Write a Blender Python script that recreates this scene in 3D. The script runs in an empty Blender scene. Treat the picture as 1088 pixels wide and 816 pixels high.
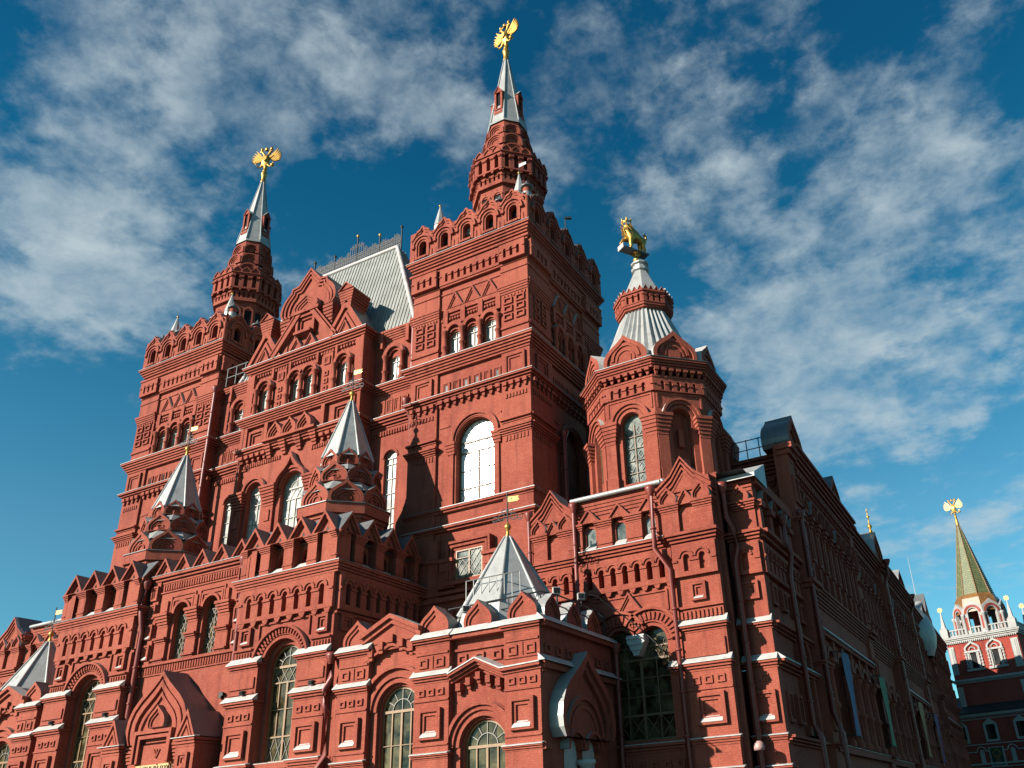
import bpy, math, random
from mathutils import Vector, Matrix
from mathutils.geometry import tessellate_polygon
random.seed(7)
scene = bpy.context.scene
COL = scene.collection
rad = math.radians

# ------------------------------------------------------------------ camera
cam_d = bpy.data.cameras.new('camera')
cam = bpy.data.objects.new('camera', cam_d)
COL.objects.link(cam)
scene.camera = cam
yaw, pit, roll = rad(-26.25), rad(24.66), rad(-3.17)
fw = Vector((math.sin(yaw)*math.cos(pit), math.cos(yaw)*math.cos(pit), math.sin(pit)))
rt0 = Vector((math.cos(yaw), -math.sin(yaw), 0))
up0 = rt0.cross(fw)
rt = rt0*math.cos(roll) + up0*math.sin(roll)
up = -rt0*math.sin(roll) + up0*math.cos(roll)
cam.matrix_world = Matrix(((rt.x, up.x, -fw.x, 0), (rt.y, up.y, -fw.y, 0), (rt.z, up.z, -fw.z, 1.6), (0, 0, 0, 1)))
cam_d.sensor_width = 36
cam_d.lens = 36*895.1/1088
cam_d.shift_x = (544-620.3)/1088
cam_d.shift_y = (465.6-408)/1088
cam_d.clip_start = 0.1
cam_d.clip_end = 6000

# ------------------------------------------------------------------ light
SUN = Vector((-0.517, -0.757, 0.3985)).normalized()      # towards the sun
sun_d = bpy.data.lights.new('sun', 'SUN')
sun_d.energy = 5.0
sun_d.angle = rad(0.5)
sun_d.color = (1.0, 0.93, 0.84)
sun = bpy.data.objects.new('sun', sun_d)
COL.objects.link(sun)
sun.rotation_euler = SUN.to_track_quat('Z', 'Y').to_euler()
sun.location = SUN*200

vs = scene.view_settings
vs.view_transform = 'Standard'
vs.look = 'None'
vs.exposure = 1.0
vs.gamma = 1.0
vs.use_curve_mapping = False
try:
    scene.cycles.max_bounces = 6
    scene.cycles.diffuse_bounces = 1
    scene.cycles.use_denoising = True
    scene.cycles.sample_clamp_indirect = 6
except Exception:
    pass

# ------------------------------------------------------------------ sky
world = bpy.data.worlds.new('World')
scene.world = world
world.use_nodes = True
wt = world.node_tree
wt.nodes.clear()
def wn(t, **k):
    n = wt.nodes.new(t)
    for a, b in k.items():
        setattr(n, a, b)
    return n
def wl(a, b):
    wt.links.new(a, b)
def wmath(op, a, b=None, clamp=False):
    n = wn('ShaderNodeMath', operation=op, use_clamp=clamp)
    for i, v in enumerate((a, b)):
        if v is None:
            continue
        if isinstance(v, (int, float)):
            n.inputs[i].default_value = v
        else:
            wl(v, n.inputs[i])
    return n.outputs[0]
sky = wn('ShaderNodeTexSky')
sky.sky_type = 'NISHITA'
sky.sun_disc = False
sky.sun_elevation = math.asin(SUN.z)
sky.sun_rotation = math.atan2(SUN.x, SUN.y)
sky.air_density = 1.0
sky.dust_density = 0.15
sky.ozone_density = 2.0
tc = wn('ShaderNodeTexCoord')
sep = wn('ShaderNodeSeparateXYZ')
wl(tc.outputs['Generated'], sep.inputs[0])
zz = wmath('MAXIMUM', sep.outputs['Z'], 0.02)
den = wmath('ADD', zz, 0.22)
px = wmath('DIVIDE', sep.outputs['X'], den)
py = wmath('DIVIDE', sep.outputs['Y'], den)
comb = wn('ShaderNodeCombineXYZ')
wl(px, comb.inputs[0]); wl(py, comb.inputs[1]); comb.inputs[2].default_value = 3.1
def wnoise(scale, detail, rough, dist=0.0):
    n = wn('ShaderNodeTexNoise')
    n.inputs['Scale'].default_value = scale
    n.inputs['Detail'].default_value = detail
    n.inputs['Roughness'].default_value = rough
    n.inputs['Distortion'].default_value = dist
    wl(comb.outputs[0], n.inputs['Vector'])
    return n.outputs['Fac']
n1 = wnoise(5.0, 8, 0.58, 0.1)
n2 = wnoise(15.0, 9, 0.62, 0.15)
cl = wmath('ADD', wmath('ADD', wmath('MULTIPLY', n1, 1.25), wmath('MULTIPLY', n2, 0.75)), -0.53)
#SKYBLOBS
BLOBS = []
def pdir(x, y):
    v = rt*((x-620.3)/895.1) + up*(-(y-465.6)/895.1) + fw
    return v.normalized()
for x, y, r, amp in ((544, 300, 30, .10), (40, 255, 5, .32), (130, 300, 4.5, .26), (60, 345, 4, .22), (50, 50, 5, .22), (100, 95, 3, .10), (120, 150, 3, -.14), (20, 130, 3, -.10), (250, 110, 5, .20), (330, 60, 4, .12), (350, 15, 5, .14), (475, 115, 4, .22), (180, 120, 4.5, .16), (130, 140, 4, .06), (340, 130, 6, .06),
                     (840, 90, 7, .14), (740, 55, 5, .10), (780, 180, 5, .10), (745, 255, 4, .22), (960, 165, 5, .20), (1060, 130, 5, .08), (1030, 290, 5, .20), (870, 420, 6, .34), (800, 360, 5, .24), (1000, 410, 4, .22), (890, 300, 5, .14), (960, 480, 3.5, .14), (1050, 380, 4, .10),
                     (940, 590, 3.5, .18), (1060, 557, 1.8, .34), (1000, 590, 2.5, .12), (560, 180, 4, .14), (520, 60, 4, -.16), (40, 470, 10, -.34), (80, 580, 8, -.2), (230, 220, 4, -.12), (640, 50, 4.5, -.16), (640, 270, 4, -.16),
                     (1040, 40, 4, -.06), (1040, 480, 4, -.18), (930, 380, 2, -.10), (940, 670, 5, -.2), (150, 30, 3.5, -.12), (280, 60, 4, -.06), (420, 230, 5, -.18), (1000, 640, 4, -.2), (320, 210, 4, -.14), (680, 360, 3, -.06), (710, 310, 3, -.1)):
    d = pdir(x, y)
    vm = wn('ShaderNodeVectorMath', operation='DOT_PRODUCT')
    wl(tc.outputs['Generated'], vm.inputs[0])
    vm.inputs[1].default_value = d
    # gaussian in angle: exp((dot-1)/s)
    s = 1-math.cos(rad(r))
    e = wmath('POWER', 2.718, wmath('DIVIDE', wmath('SUBTRACT', vm.outputs['Value'], 1.0), s))
    cl = wmath('ADD', cl, wmath('MULTIPLY', e, amp*0.8))
mr = wn('ShaderNodeMapRange')
mr.interpolation_type = 'SMOOTHSTEP'
wl(cl, mr.inputs['Value'])
mr.inputs['From Min'].default_value = 0.46
mr.inputs['From Max'].default_value = 0.86
tint = wn('ShaderNodeMix', data_type='RGBA', blend_type='MULTIPLY')
tint.inputs[0].default_value = 1.0
wl(sky.outputs[0], tint.inputs[6])
tt = wmath('DIVIDE', wmath('SUBTRACT', 0.72, sep.outputs['Z']), 0.42, True)      # paler towards the horizon
tcol = wn('ShaderNodeCombineColor')
wl(wmath('ADD', wmath('MULTIPLY', wmath('MULTIPLY', tt, tt), 0.72), 0.09), tcol.inputs[0])
wl(wmath('ADD', wmath('MULTIPLY', tt, 0.72), 1.06), tcol.inputs[1])
wl(wmath('ADD', wmath('MULTIPLY', tt, 0.45), 1.34), tcol.inputs[2])
wl(tcol.outputs[0], tint.inputs[7])
cmix = wn('ShaderNodeMix', data_type='RGBA')
n3 = wnoise(9.0, 8, 0.62, 0.2)
dens = wmath('ADD', wmath('MULTIPLY', n3, 2.0), -0.42, True)
wl(wmath('MULTIPLY', wmath('MULTIPLY', mr.outputs[0], dens), 0.90), cmix.inputs[0])
wl(tint.outputs[2], cmix.inputs[6])
cmix.inputs[7].default_value = (7.4, 8.8, 9.4, 1)
bg = wn('ShaderNodeBackground')
bg.inputs['Strength'].default_value = 0.05
skyk = wn('ShaderNodeMix', data_type='RGBA', blend_type='MULTIPLY')
skyk.inputs[0].default_value = 1.0
skyk.inputs[7].default_value = (0.70, 0.70, 0.70, 1)
wl(cmix.outputs[2], skyk.inputs[6])
wl(skyk.outputs[2], bg.inputs['Color'])
wo = wn('ShaderNodeOutputWorld')
wl(bg.outputs[0], wo.inputs['Surface'])

# ------------------------------------------------------------------ materials
class MatB:
    def __init__(s, name):
        s.m = bpy.data.materials.new(name)
        s.m.use_nodes = True
        s.t = s.m.node_tree
        s.b = s.t.nodes['Principled BSDF']
    def n(s, t, **k):
        n = s.t.nodes.new(t)
        for a, b in k.items():
            setattr(n, a, b)
        return n
    def l(s, a, b):
        s.t.links.new(a, b)
    def set(s, **k):
        for a, v in k.items():
            s.b.inputs[a.replace('_', ' ')].default_value = v
        return s
    def noise(s, scale, detail=4, rough=.6, vec=None):
        n = s.n('ShaderNodeTexNoise')
        n.inputs['Scale'].default_value = scale
        n.inputs['Detail'].default_value = detail
        n.inputs['Roughness'].default_value = rough
        if vec is None:
            vec = s.n('ShaderNodeNewGeometry').outputs['Position']
        s.l(vec, n.inputs['Vector'])
        return n.outputs['Fac']
    def ramp(s, fac, stops):
        r = s.n('ShaderNodeValToRGB')
        e = r.color_ramp.elements
        while len(e) < len(stops):
            e.new(0.5)
        for i, (p, c) in enumerate(stops):
            e[i].position = p
            e[i].color = (*c, 1)
        s.l(fac, r.inputs[0])
        return r.outputs[0]
    def mix(s, fac, a, b, mode='MIX'):
        m = s.n('ShaderNodeMix', data_type='RGBA', blend_type=mode)
        for i, v in ((0, fac), (6, a), (7, b)):
            if isinstance(v, (int, float)):
                m.inputs[i].default_value = v
            elif isinstance(v, tuple):
                m.inputs[i].default_value = (*v, 1)
            else:
                s.l(v, m.inputs[i])
        return m.outputs[2]
    def bump(s, h, strength, dist):
        b = s.n('ShaderNodeBump')
        b.inputs['Strength'].default_value = strength
        b.inputs['Distance'].default_value = dist
        s.l(h, b.inputs['Height'])
        s.l(b.outputs[0], s.b.inputs['Normal'])

def brick_mat(name, base, var=1.0):
    q = MatB(name)
    geo = q.n('ShaderNodeNewGeometry')
    sp = q.n('ShaderNodeSeparateXYZ')
    q.l(geo.outputs['Position'], sp.inputs[0])
    ad = q.n('ShaderNodeMath', operation='ADD')
    q.l(sp.outputs[0], ad.inputs[0]); q.l(sp.outputs[1], ad.inputs[1])
    cb = q.n('ShaderNodeCombineXYZ')
    q.l(ad.outputs[0], cb.inputs[0]); q.l(sp.outputs[2], cb.inputs[1])
    br = q.n('ShaderNodeTexBrick')
    q.l(cb.outputs[0], br.inputs['Vector'])
    br.inputs['Scale'].default_value = 1.0
    br.inputs['Brick Width'].default_value = 0.27
    br.inputs['Row Height'].default_value = 0.088
    br.inputs['Mortar Size'].default_value = 0.008
    br.inputs['Mortar Smooth'].default_value = 0.3
    c = base
    br.inputs['Color1'].default_value = (c[0]*.84, c[1]*.78, c[2]*.78, 1)
    br.inputs['Color2'].default_value = (min(1, c[0]*1.16), c[1]*1.22, c[2]*1.22, 1)
    br.inputs['Mortar'].default_value = (c[0]*.66, c[1]*.6, c[2]*.6, 1)
    big = q.noise(0.42, 7, .7)
    col = q.mix(q.ramp(big, [(.40, (0, 0, 0)), (.66, (1, 1, 1))]), br.outputs['Color'], (c[0]*.72, c[1]*.64, c[2]*.66))
    wide = q.noise(0.13, 4, .6)
    col = q.mix(q.ramp(wide, [(.38, (0, 0, 0)), (.62, (.8, .8, .8))]), col, (min(1, c[0]*1.16), c[1]*1.28, c[2]*1.25))
    patch = q.noise(0.9, 2, .5)
    col = q.mix(q.ramp(patch, [(.60, (0, 0, 0)), (.63, (.35, .35, .35))]), col, (c[0]*1.15, c[1]*1.45, c[2]*1.5))
    fine = q.noise(7.0, 7, .75)
    col = q.mix(q.ramp(fine, [(.50, (0, 0, 0)), (.72, (.6, .6, .6))]), col, (min(1, c[0]*1.2), c[1]*1.7, c[2]*1.8))
    grain = q.noise(16.0, 3, .7)
    col = q.mix(q.ramp(grain, [(.35, (.55, .55, .55)), (.55, (0, 0, 0))]), col, (c[0]*.6, c[1]*.5, c[2]*.5))
    # soot streaks and pale blooms
    mp = q.n('ShaderNodeMapping')
    mp.inputs['Scale'].default_value = (2.2, 2.2, .22)
    q.l(geo.outputs['Position'], mp.inputs[0])
    st = q.noise(1.0, 6, .6, mp.outputs[0])
    col = q.mix(q.ramp(st, [(.52, (0, 0, 0)), (.74, (.75, .75, .75))]), col, (c[0]*.42, c[1]*.42, c[2]*.44))
    q.l(col, q.b.inputs['Base Color'])
    q.set(Roughness=.88)
    q.b.inputs['Specular IOR Level'].default_value = .25
    hh = q.n('ShaderNodeMath', operation='ADD')
    q.l(br.outputs['Fac'], hh.inputs[0])
    hm = q.n('ShaderNodeMath', operation='MULTIPLY')
    q.l(fine, hm.inputs[0]); hm.inputs[1].default_value = -0.9
    q.l(hm.outputs[0], hh.inputs[1])
    b = q.n('ShaderNodeBump', invert=True)
    b.inputs['Strength'].default_value = .55
    b.inputs['Distance'].default_value = .012
    q.l(hh.outputs[0], b.inputs['Height'])
    q.l(b.outputs[0], q.b.inputs['Normal'])
    return q.m

def plain_mat(name, col, rough=.5, metal=0.0, var=.12, scale=1.5, bump=0.0, spec=.5, streak=True):
    q = MatB(name)
    lo = tuple(v*(1-var*2) for v in col); hi = tuple(min(1, v*(1+var)) for v in col)
    n = q.noise(scale, 6, .65)
    c = q.ramp(n, [(.3, lo), (.62, hi)])
    if streak:
        c = q.mix(q.ramp(q.noise(scale*.5, 7, .7), [(.48, (0, 0, 0)), (.64, (.5, .5, .5))]), c, tuple(v*.55 for v in col))
    if streak:
        geo = q.n('ShaderNodeNewGeometry')
        mp = q.n('ShaderNodeMapping')
        mp.inputs['Scale'].default_value = (4, 4, .5)
        q.l(geo.outputs['Position'], mp.inputs[0])
        st = q.noise(1.0, 5, .6, mp.outputs[0])
        c = q.mix(q.ramp(st, [(.55, (0, 0, 0)), (.8, (.5, .5, .5))]), c, tuple(v*.5 for v in col))
    q.l(c, q.b.inputs['Base Color'])
    q.set(Roughness=rough, Metallic=metal)
    q.b.inputs['Specular IOR Level'].default_value = spec
    if bump:
        q.bump(q.noise(scale*6, 4), bump, .02)
    return q.m

def glass_mat(name, lo, hi, rough=.08, wav=.15, sc=.9, cell=None):
    """window glass tinted by what lies behind; cell paints each pane its own reflection tone"""
    q = MatB(name)
    n = q.noise(sc, 4, .6)
    col = q.ramp(n, [(.35, lo), (.65, hi)])
    if cell:
        geo = q.n('ShaderNodeNewGeometry')
        sp = q.n('ShaderNodeSeparateXYZ'); q.l(geo.outputs['Position'], sp.inputs[0])
        ad = q.n('ShaderNodeMath', operation='ADD'); q.l(sp.outputs[0], ad.inputs[0]); q.l(sp.outputs[1], ad.inputs[1])
        cb = q.n('ShaderNodeCombineXYZ'); q.l(ad.outputs[0], cb.inputs[0]); q.l(sp.outputs[2], cb.inputs[1])
        br = q.n('ShaderNodeTexBrick', offset=0.0)
        q.l(cb.outputs[0], br.inputs['Vector'])
        br.inputs['Scale'].default_value = 1
        br.inputs['Brick Width'].default_value = cell[0]; br.inputs['Row Height'].default_value = cell[1]
        br.inputs['Mortar Size'].default_value = 0
        br.inputs['Color1'].default_value = (.25, .25, .25, 1); br.inputs['Color2'].default_value = (1.25, 1.22, 1.15, 1)
        col = q.mix(.75, col, br.outputs['Color'], 'MULTIPLY')  # painted tone steps, as if each pane reflected differently
    q.l(col, q.b.inputs['Base Color'])
    q.set(Roughness=rough, IOR=1.5)
    q.b.inputs['Specular IOR Level'].default_value = .45
    q.bump(q.noise(1.6, 2), wav, .02)
    return q.m

BRICK = brick_mat('red_brick', (0.285, 0.066, 0.040))
WHITE = plain_mat('white_tin', (0.425, 0.395, 0.365), .6, 0, .18, 2.5)
ZINC = plain_mat('zinc_sheet', (0.340, 0.337, 0.318), .45, .2, .14, 1.6)
FLASH = plain_mat('dull_flashing', (0.266, 0.237, 0.215), .55, .1, .15, 3)
DARKZ = plain_mat('dark_zinc', (0.148, 0.148, 0.148), .45, .3, .15, 1.2)  # darker copy of the zinc; shade on gable tops is in its colour
GOLD = plain_mat('gilding', (0.444, 0.266, 0.067), .50, .9, .06, 3, streak=False)
IRON = plain_mat('dark_iron', (0.022, 0.024, 0.024), .6, .3, .2, 3, streak=False)
PIPE = plain_mat('red_painted_pipe', (0.185, 0.030, 0.019), .45, 0, .10, 1.5)
WOOD = plain_mat('varnished_window_wood', (0.222, 0.122, 0.044), .5, 0, .16, 6)
WOODD = plain_mat('dark_window_wood', (0.148, 0.085, 0.037), .55, 0, .2, 6)
PALEF = plain_mat('pale_window_bars', (0.296, 0.266, 0.207), .5, 0, .15, 6)
G_BR = glass_mat('curtain_reflection_glass', (.36, .37, .34), (.64, .64, .60), .13, .25, 1.1, (.47, .62))  # pale base holds curtains plus a painted reflection of bright sky
G_UP = glass_mat('painted_sheen_glass', (.16, .18, .165), (.40, .41, .37), .2, .15, 2.0, (.36, .55))  # light base colour stands in for sunlit sky mirrored in upper panes
G_LOW = glass_mat('greenish_glass', (.008, .007, .004), (.115, .095, .050), .06, .4, 1.3, (.24, .8))
G_BLK = glass_mat('black_glass', (.006, .006, .007), (.02, .02, .02), .3, .15)
G_BLK.node_tree.nodes['Principled BSDF'].inputs['Specular IOR Level'].default_value = .06
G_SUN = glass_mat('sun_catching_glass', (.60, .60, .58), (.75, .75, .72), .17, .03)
STONE = plain_mat('white_stone', (0.444, 0.429, 0.400), .7, 0, .10, 5)
THINBAR = plain_mat('grey_glazing_bars', (0.192, 0.178, 0.141), .5, 0, .12, 6, streak=False)

# ------------------------------------------------------------------ mesh kit
class MB:
    """collects faces; build() links them as ONE mesh object"""
    def __init__(s):
        s.v = []; s.f = []; s.m = []; s.s = []; s.mats = []
    def mi(s, mat):
        if mat not in s.mats:
            s.mats.append(mat)
        return s.mats.index(mat)
    def face(s, pts, mat, sm=False):
        k = len(s.v)
        s.v += [tuple(p) for p in pts]
        s.f.append(tuple(range(k, k+len(pts))))
        s.m.append(s.mi(mat)); s.s.append(sm)
    def grid(s, rows, mat, sm=True, closed=False):
        """rows of equal length -> shared-vertex quads"""
        k = len(s.v); n = len(rows[0]); mi = s.mi(mat)
        for r in rows:
            s.v += [tuple(p) for p in r]
        for i in range(len(rows)-1):
            for j in range(n if closed else n-1):
                j2 = (j+1) % n
                s.f.append((k+i*n+j, k+i*n+j2, k+(i+1)*n+j2, k+(i+1)*n+j))
                s.m.append(mi); s.s.append(sm)
    def build(s, name, parent=None):
        me = bpy.data.meshes.new(name)
        me.from_pydata(s.v, [], s.f)
        for m in s.mats:
            me.materials.append(m)
        me.polygons.foreach_set('material_index', s.m)
        me.polygons.foreach_set('use_smooth', s.s)
        me.update()
        o = bpy.data.objects.new(name, me)
        COL.objects.link(o)
        if parent is not None:
            o.parent = parent
            o.matrix_parent_inverse = Matrix.Translation(parent_loc(parent)).inverted()
        return o
def parent_loc(o):
    v = Vector((0, 0, 0))
    if o.type == 'EMPTY':
        v = o.location.copy()
    elif o.parent is not None:
        v = Vector((0, 0, 0))
    return v
def tag(o, label=None, cat=None, group=None, kind=None):
    if label: o['label'] = label
    if cat: o['category'] = cat
    if group: o['group'] = group
    if kind: o['kind'] = kind
    return o
def empty(name, loc, label, cat, group=None):
    o = bpy.data.objects.new(name, None)
    o.location = loc
    o.empty_display_size = .5
    COL.objects.link(o)
    return tag(o, label, cat, group)

class F:
    """facade frame: u along the wall, z up, d outwards"""
    def __init__(s, ox, oy, ux, uy):
        s.o = (ox, oy); s.u = (ux, uy); s.n = (uy, -ux)
    def p(s, u, z, d):
        return (s.o[0]+s.u[0]*u+s.n[0]*d, s.o[1]+s.u[1]*u+s.n[1]*d, z)
    def off(s, d):
        g = F(0, 0, 1, 0); g.o = (s.o[0]+s.n[0]*d, s.o[1]+s.n[1]*d); g.u = s.u; g.n = s.n
        return g
def FY(y): return F(0, y, 1, 0)
def FX(x): return F(x+.0127, .0093, 0, 1)
def FXL(x): return F(x-.0127, .0093, 0, -1)
def FA(x, y, deg):       # face whose outward normal points at angle deg, origin at x, y
    a = rad(deg)
    return F(x, y, -math.sin(a), math.cos(a))

def tess(loops):
    flat = [p for l in loops for p in l]
    tr = tessellate_polygon([[Vector((p[0], p[1], 0)) for p in l] for l in loops])
    out = []
    for t in tr:
        a, b, c = (flat[i] for i in t)
        if (b[0]-a[0])*(c[1]-a[1])-(b[1]-a[1])*(c[0]-a[0]) < 0:
            a, c = c, a
        out.append((a, b, c))
    return out
def prism(m, f, poly, d0, d1, mat, top=None, holes=(), hd=None, floor=None, back=False, nosides=False):
    for t in tess([poly]+list(holes)):
        m.face([f.p(u, z, d1) for u, z in t], mat)
    if back:
        for t in tess([poly]):
            m.face([f.p(u, z, d0) for u, z in reversed(t)], mat)
    n = len(poly)
    if not nosides:
        for i in range(n):
            a = poly[i]; b = poly[(i+1) % n]
            L = math.hypot(b[0]-a[0], b[1]-a[1]) or 1
            mm = top if (top is not None and (a[0]-b[0])/L > .12) else mat
            m.face([f.p(*a, d0), f.p(*b, d0), f.p(*b, d1), f.p(*a, d1)], mm)
    h0 = d0 if hd is None else hd
    for h in holes:
        k = len(h)
        for i in range(k):
            a = h[i]; b = h[(i+1) % k]
            m.face([f.p(*b, h0), f.p(*a, h0), f.p(*a, d1), f.p(*b, d1)], mat)
        if floor is not None:
            for t in tess([h]):
                m.face([f.p(u, z, h0) for u, z in t], floor)
def rect(u0, u1, z0, z1):
    return [(u0, z0), (u1, z0), (u1, z1), (u0, z1)]
BOXN = [0]
def box(m, f, u0, u1, z0, z1, d0, d1, mat, top=None):
    k = BOXN[0] = BOXN[0]+1          # hair's-breadth offsets keep flush pieces from sharing a plane
    e = .0005*(k % 11); u0 -= e; u1 += e; d1 += .0004*(k % 7); z0 -= .0003*(k % 5)
    prism(m, f, rect(u0, u1, z0, z1), d0, d1, mat, top)
def arch(uc, z0, zs, r, n=12, sq=1.0):
    """arched opening outline, CCW from bottom left"""
    pts = [(uc-r, z0), (uc+r, z0)]
    for i in range(n+1):
        a = math.pi*i/n
        pts.append((uc+r*math.cos(a), zs+r*sq*math.sin(a)))
    return pts
OG = [(.90, 0), (.98, .10), (1.0, .22), (.97, .36), (.86, .50), (.68, .62), (.46, .73), (.26, .83), (.11, .92), (0, 1)]
def ogee(uc, z0, w, h):
    r = [(uc+a*w, z0+b*h) for a, b in OG]
    l = [(uc-a*w, z0+b*h) for a, b in reversed(OG[:-1])]
    return r+l
def tri(uc, z0, w, h):
    return [(uc-w, z0), (uc+w, z0), (uc, z0+h)]
def strip(m, f, A, B, d0, d1, mat, top=None, closed=False, inner=True):
    n = len(A)
    for i in range(n if closed else n-1):
        j = (i+1) % n
        m.face([f.p(*A[i], d1), f.p(*A[j], d1), f.p(*B[j], d1), f.p(*B[i], d1)], mat)
        L = math.hypot(A[j][0]-A[i][0], A[j][1]-A[i][1]) or 1
        mm = top if (top is not None and (A[i][0]-A[j][0])/L > .12) else mat
        m.face([f.p(*A[i], d0), f.p(*A[j], d0), f.p(*A[j], d1), f.p(*A[i], d1)], mm)
        if inner:
            m.face([f.p(*B[j], d0), f.p(*B[i], d0), f.p(*B[i], d1), f.p(*B[j], d1)], mat)
    if not closed:
        for i in (0, -1):
            m.face([f.p(*A[i], d0), f.p(*A[i], d1), f.p(*B[i], d1), f.p(*B[i], d0)], mat)
def archivolt(m, f, uc, zs, r0, r1, d0, d1, mat=None, top=None, n=14, a0=0, a1=180, sq=1.0):
    A = []; B = []
    for i in range(n+1):
        a = rad(a0+(a1-a0)*i/n)
        A.append((uc+r1*math.cos(a), zs+r1*sq*math.sin(a)))
        B.append((uc+r0*math.cos(a), zs+r0*sq*math.sin(a)))
    strip(m, f, A, B, d0, d1, mat or BRICK, top)
def nest(m, f, loop, sc, dd, d0, mat, top=None, c=None, floor=None):
    """stepped concentric recesses. loop(s)->outline; sc scales; dd front depths"""
    Ls = [loop(s) for s in sc]
    prev = d0
    for i in range(len(sc)-1):
        strip(m, f, Ls[i], Ls[i+1], min(d0, dd[i]-.5) if i == 0 else dd[i], dd[i], mat, top if i == 0 else None, True, False)
        A = Ls[i+1]; n = len(A)
        for k in range(n):
            j = (k+1) % n
            m.face([f.p(*A[j], dd[i+1]), f.p(*A[k], dd[i+1]), f.p(*A[k], dd[i]), f.p(*A[j], dd[i])], mat)
    for t in tess([Ls[-1]]):
        m.face([f.p(u, z, dd[-1]) for u, z in t], floor or mat)
def kok(m, f, uc, z0, w, h, d0, d1, top=None, kind='ogee', levels=3, step=.05, floor=None):
    """one keel-arched (or triangular) gable with stepped recesses; its roof runs back to d0"""
    shp = ogee if kind == 'ogee' else tri
    sc = [1-.17*i for i in range(levels)]
    def loop(s):
        k = (1-s)
        return shp(uc, z0+(k*.10*h), w*s, h*s*(1-.06*k))
    Ls = [loop(s) for s in sc]
    n = len(Ls[0])
    for i in range(n):
        a = Ls[0][i]; b = Ls[0][(i+1) % n]
        L = math.hypot(b[0]-a[0], b[1]-a[1]) or 1
        mm = top if (top is not None and abs(b[1]-a[1])+max(0, a[0]-b[0]) > .01*L and (a[1] > z0+1e-4 or b[1] > z0+1e-4)) else BRICK
        m.face([f.p(*a, d0), f.p(*b, d0), f.p(*b, d1), f.p(*a, d1)], mm)
    for i in range(levels-1):
        da = d1-step*i; db = d1-step*(i+1)
        A, B = Ls[i], Ls[i+1]
        for k in range(n):
            j = (k+1) % n
            m.face([f.p(*A[k], da), f.p(*A[j], da), f.p(*B[j], da), f.p(*B[k], da)], BRICK)
            m.face([f.p(*B[j], db), f.p(*B[k], db), f.p(*B[k], da), f.p(*B[j], da)], BRICK)
    for t in tess([Ls[-1]]):
        m.face([f.p(u, z, d1-step*(levels-1)) for u, z in t], floor or BRICK)
def panel(m, f, u0, u1, z0, z1, d, mat=None, w=.13, sill=None, deep=.09, proud=.05, rings=2):
    """square ornamental panel: raised frame and stepped sunk field (sunk part is built above the wall face d)"""
    mat = mat or BRICK
    uc = (u0+u1)/2; zc = (z0+z1)/2; hw = (u1-u0)/2; hh = (z1-z0)/2
    def lp(k):
        return rect(uc-hw+k, uc+hw-k, zc-hh+k, zc+hh-k)
    A = lp(0); B = lp(w)
    strip(m, f, A, B, d-.03, d+proud+deep, mat, None, True, True)
    if rings > 1:
        C = lp(w*1.0+.001); D2 = lp(w*1.9)
        strip(m, f, C, D2, d-.03, d+proud*.4+deep*.5, mat, None, True, True)
    if sill is not None:
        q = w*1.0
        sh = min(.22, (z1-z0)*.18)
        a = (uc-hw+q, zc-hh+q*.8); b = (uc+hw-q, zc-hh+q*.8)
        m.face([f.p(a[0], a[1], d+proud+deep+.03), f.p(b[0], b[1], d+proud+deep+.03), f.p(b[0]-.05, b[1]+sh, d+.02), f.p(a[0]+.05, a[1]+sh, d+.02)], sill)
        m.face([f.p(a[0], a[1]-.03, d+proud+deep+.03), f.p(b[0], b[1]-.03, d+proud+deep+.03), f.p(b[0], b[1], d+proud+deep+.03), f.p(a[0], a[1], d+proud+deep+.03)], sill)
def sweep(m, path, prof, mat, closed=False, flashm=None):
    """profile (d outward, z) swept along a plan path, outward = right of travel"""
    n = len(path); offs = []
    def nrm(a, b):
        dx, dy = b[0]-a[0], b[1]-a[1]; L = math.hypot(dx, dy)
        return (dy/L, -dx/L)
    for i in range(n):
        if closed or 0 < i < n-1:
            n1 = nrm(path[i-1], path[i]); n2 = nrm(path[i], path[(i+1) % n])
            k = 1+n1[0]*n2[0]+n1[1]*n2[1]
            offs.append(((n1[0]+n2[0])/k, (n1[1]+n2[1])/k))
        elif i == 0:
            offs.append(nrm(path[0], path[1]))
        else:
            offs.append(nrm(path[-2], path[-1]))
    def P(i, q):
        return (path[i][0]+offs[i][0]*q[0], path[i][1]+offs[i][1]*q[0], q[1])
    for i in range(n if closed else n-1):
        j = (i+1) % n
        for k in range(len(prof)-1):
            m.face([P(i, prof[k]), P(j, prof[k]), P(j, prof[k+1]), P(i, prof[k+1])], mat)
    if not closed:
        for i in (0, n-1):
            m.face([P(i, q) for q in prof], mat)
def corn(sec, path, z0, z1, d0, d1, steps=3, closed=False, flash=None, fh=.03, slope=.0):
    """stepped brick cornice growing from d0 at z0 to d1 at z1, sheet-metal cap on top"""
    pr = [(-.2, z0)]
    for i in range(steps):
        d = d0+(d1-d0)*(i/(steps-1) if steps > 1 else 1)
        za = z0+(z1-z0)*i/steps; zb = z0+(z1-z0)*(i+1)/steps
        gr = min(.05, (zb-za)*.3) if (i < steps-1 and steps > 2) else 0
        pr += [(d, za), (d, zb-gr)]
        if gr: pr += [(d-.09, zb-gr), (d-.09, zb)]
    pr.append((-.2, z1))
    sweep(sec.w, path, pr, BRICK, closed)
    if flash is not None:
        e = .035
        sweep(sec.fl, path, [(d1-.02, z1-.012), (d1+e, z1-.012), (d1+e, z1+fh), (-.2, z1+fh+slope)], flash, closed)
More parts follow.
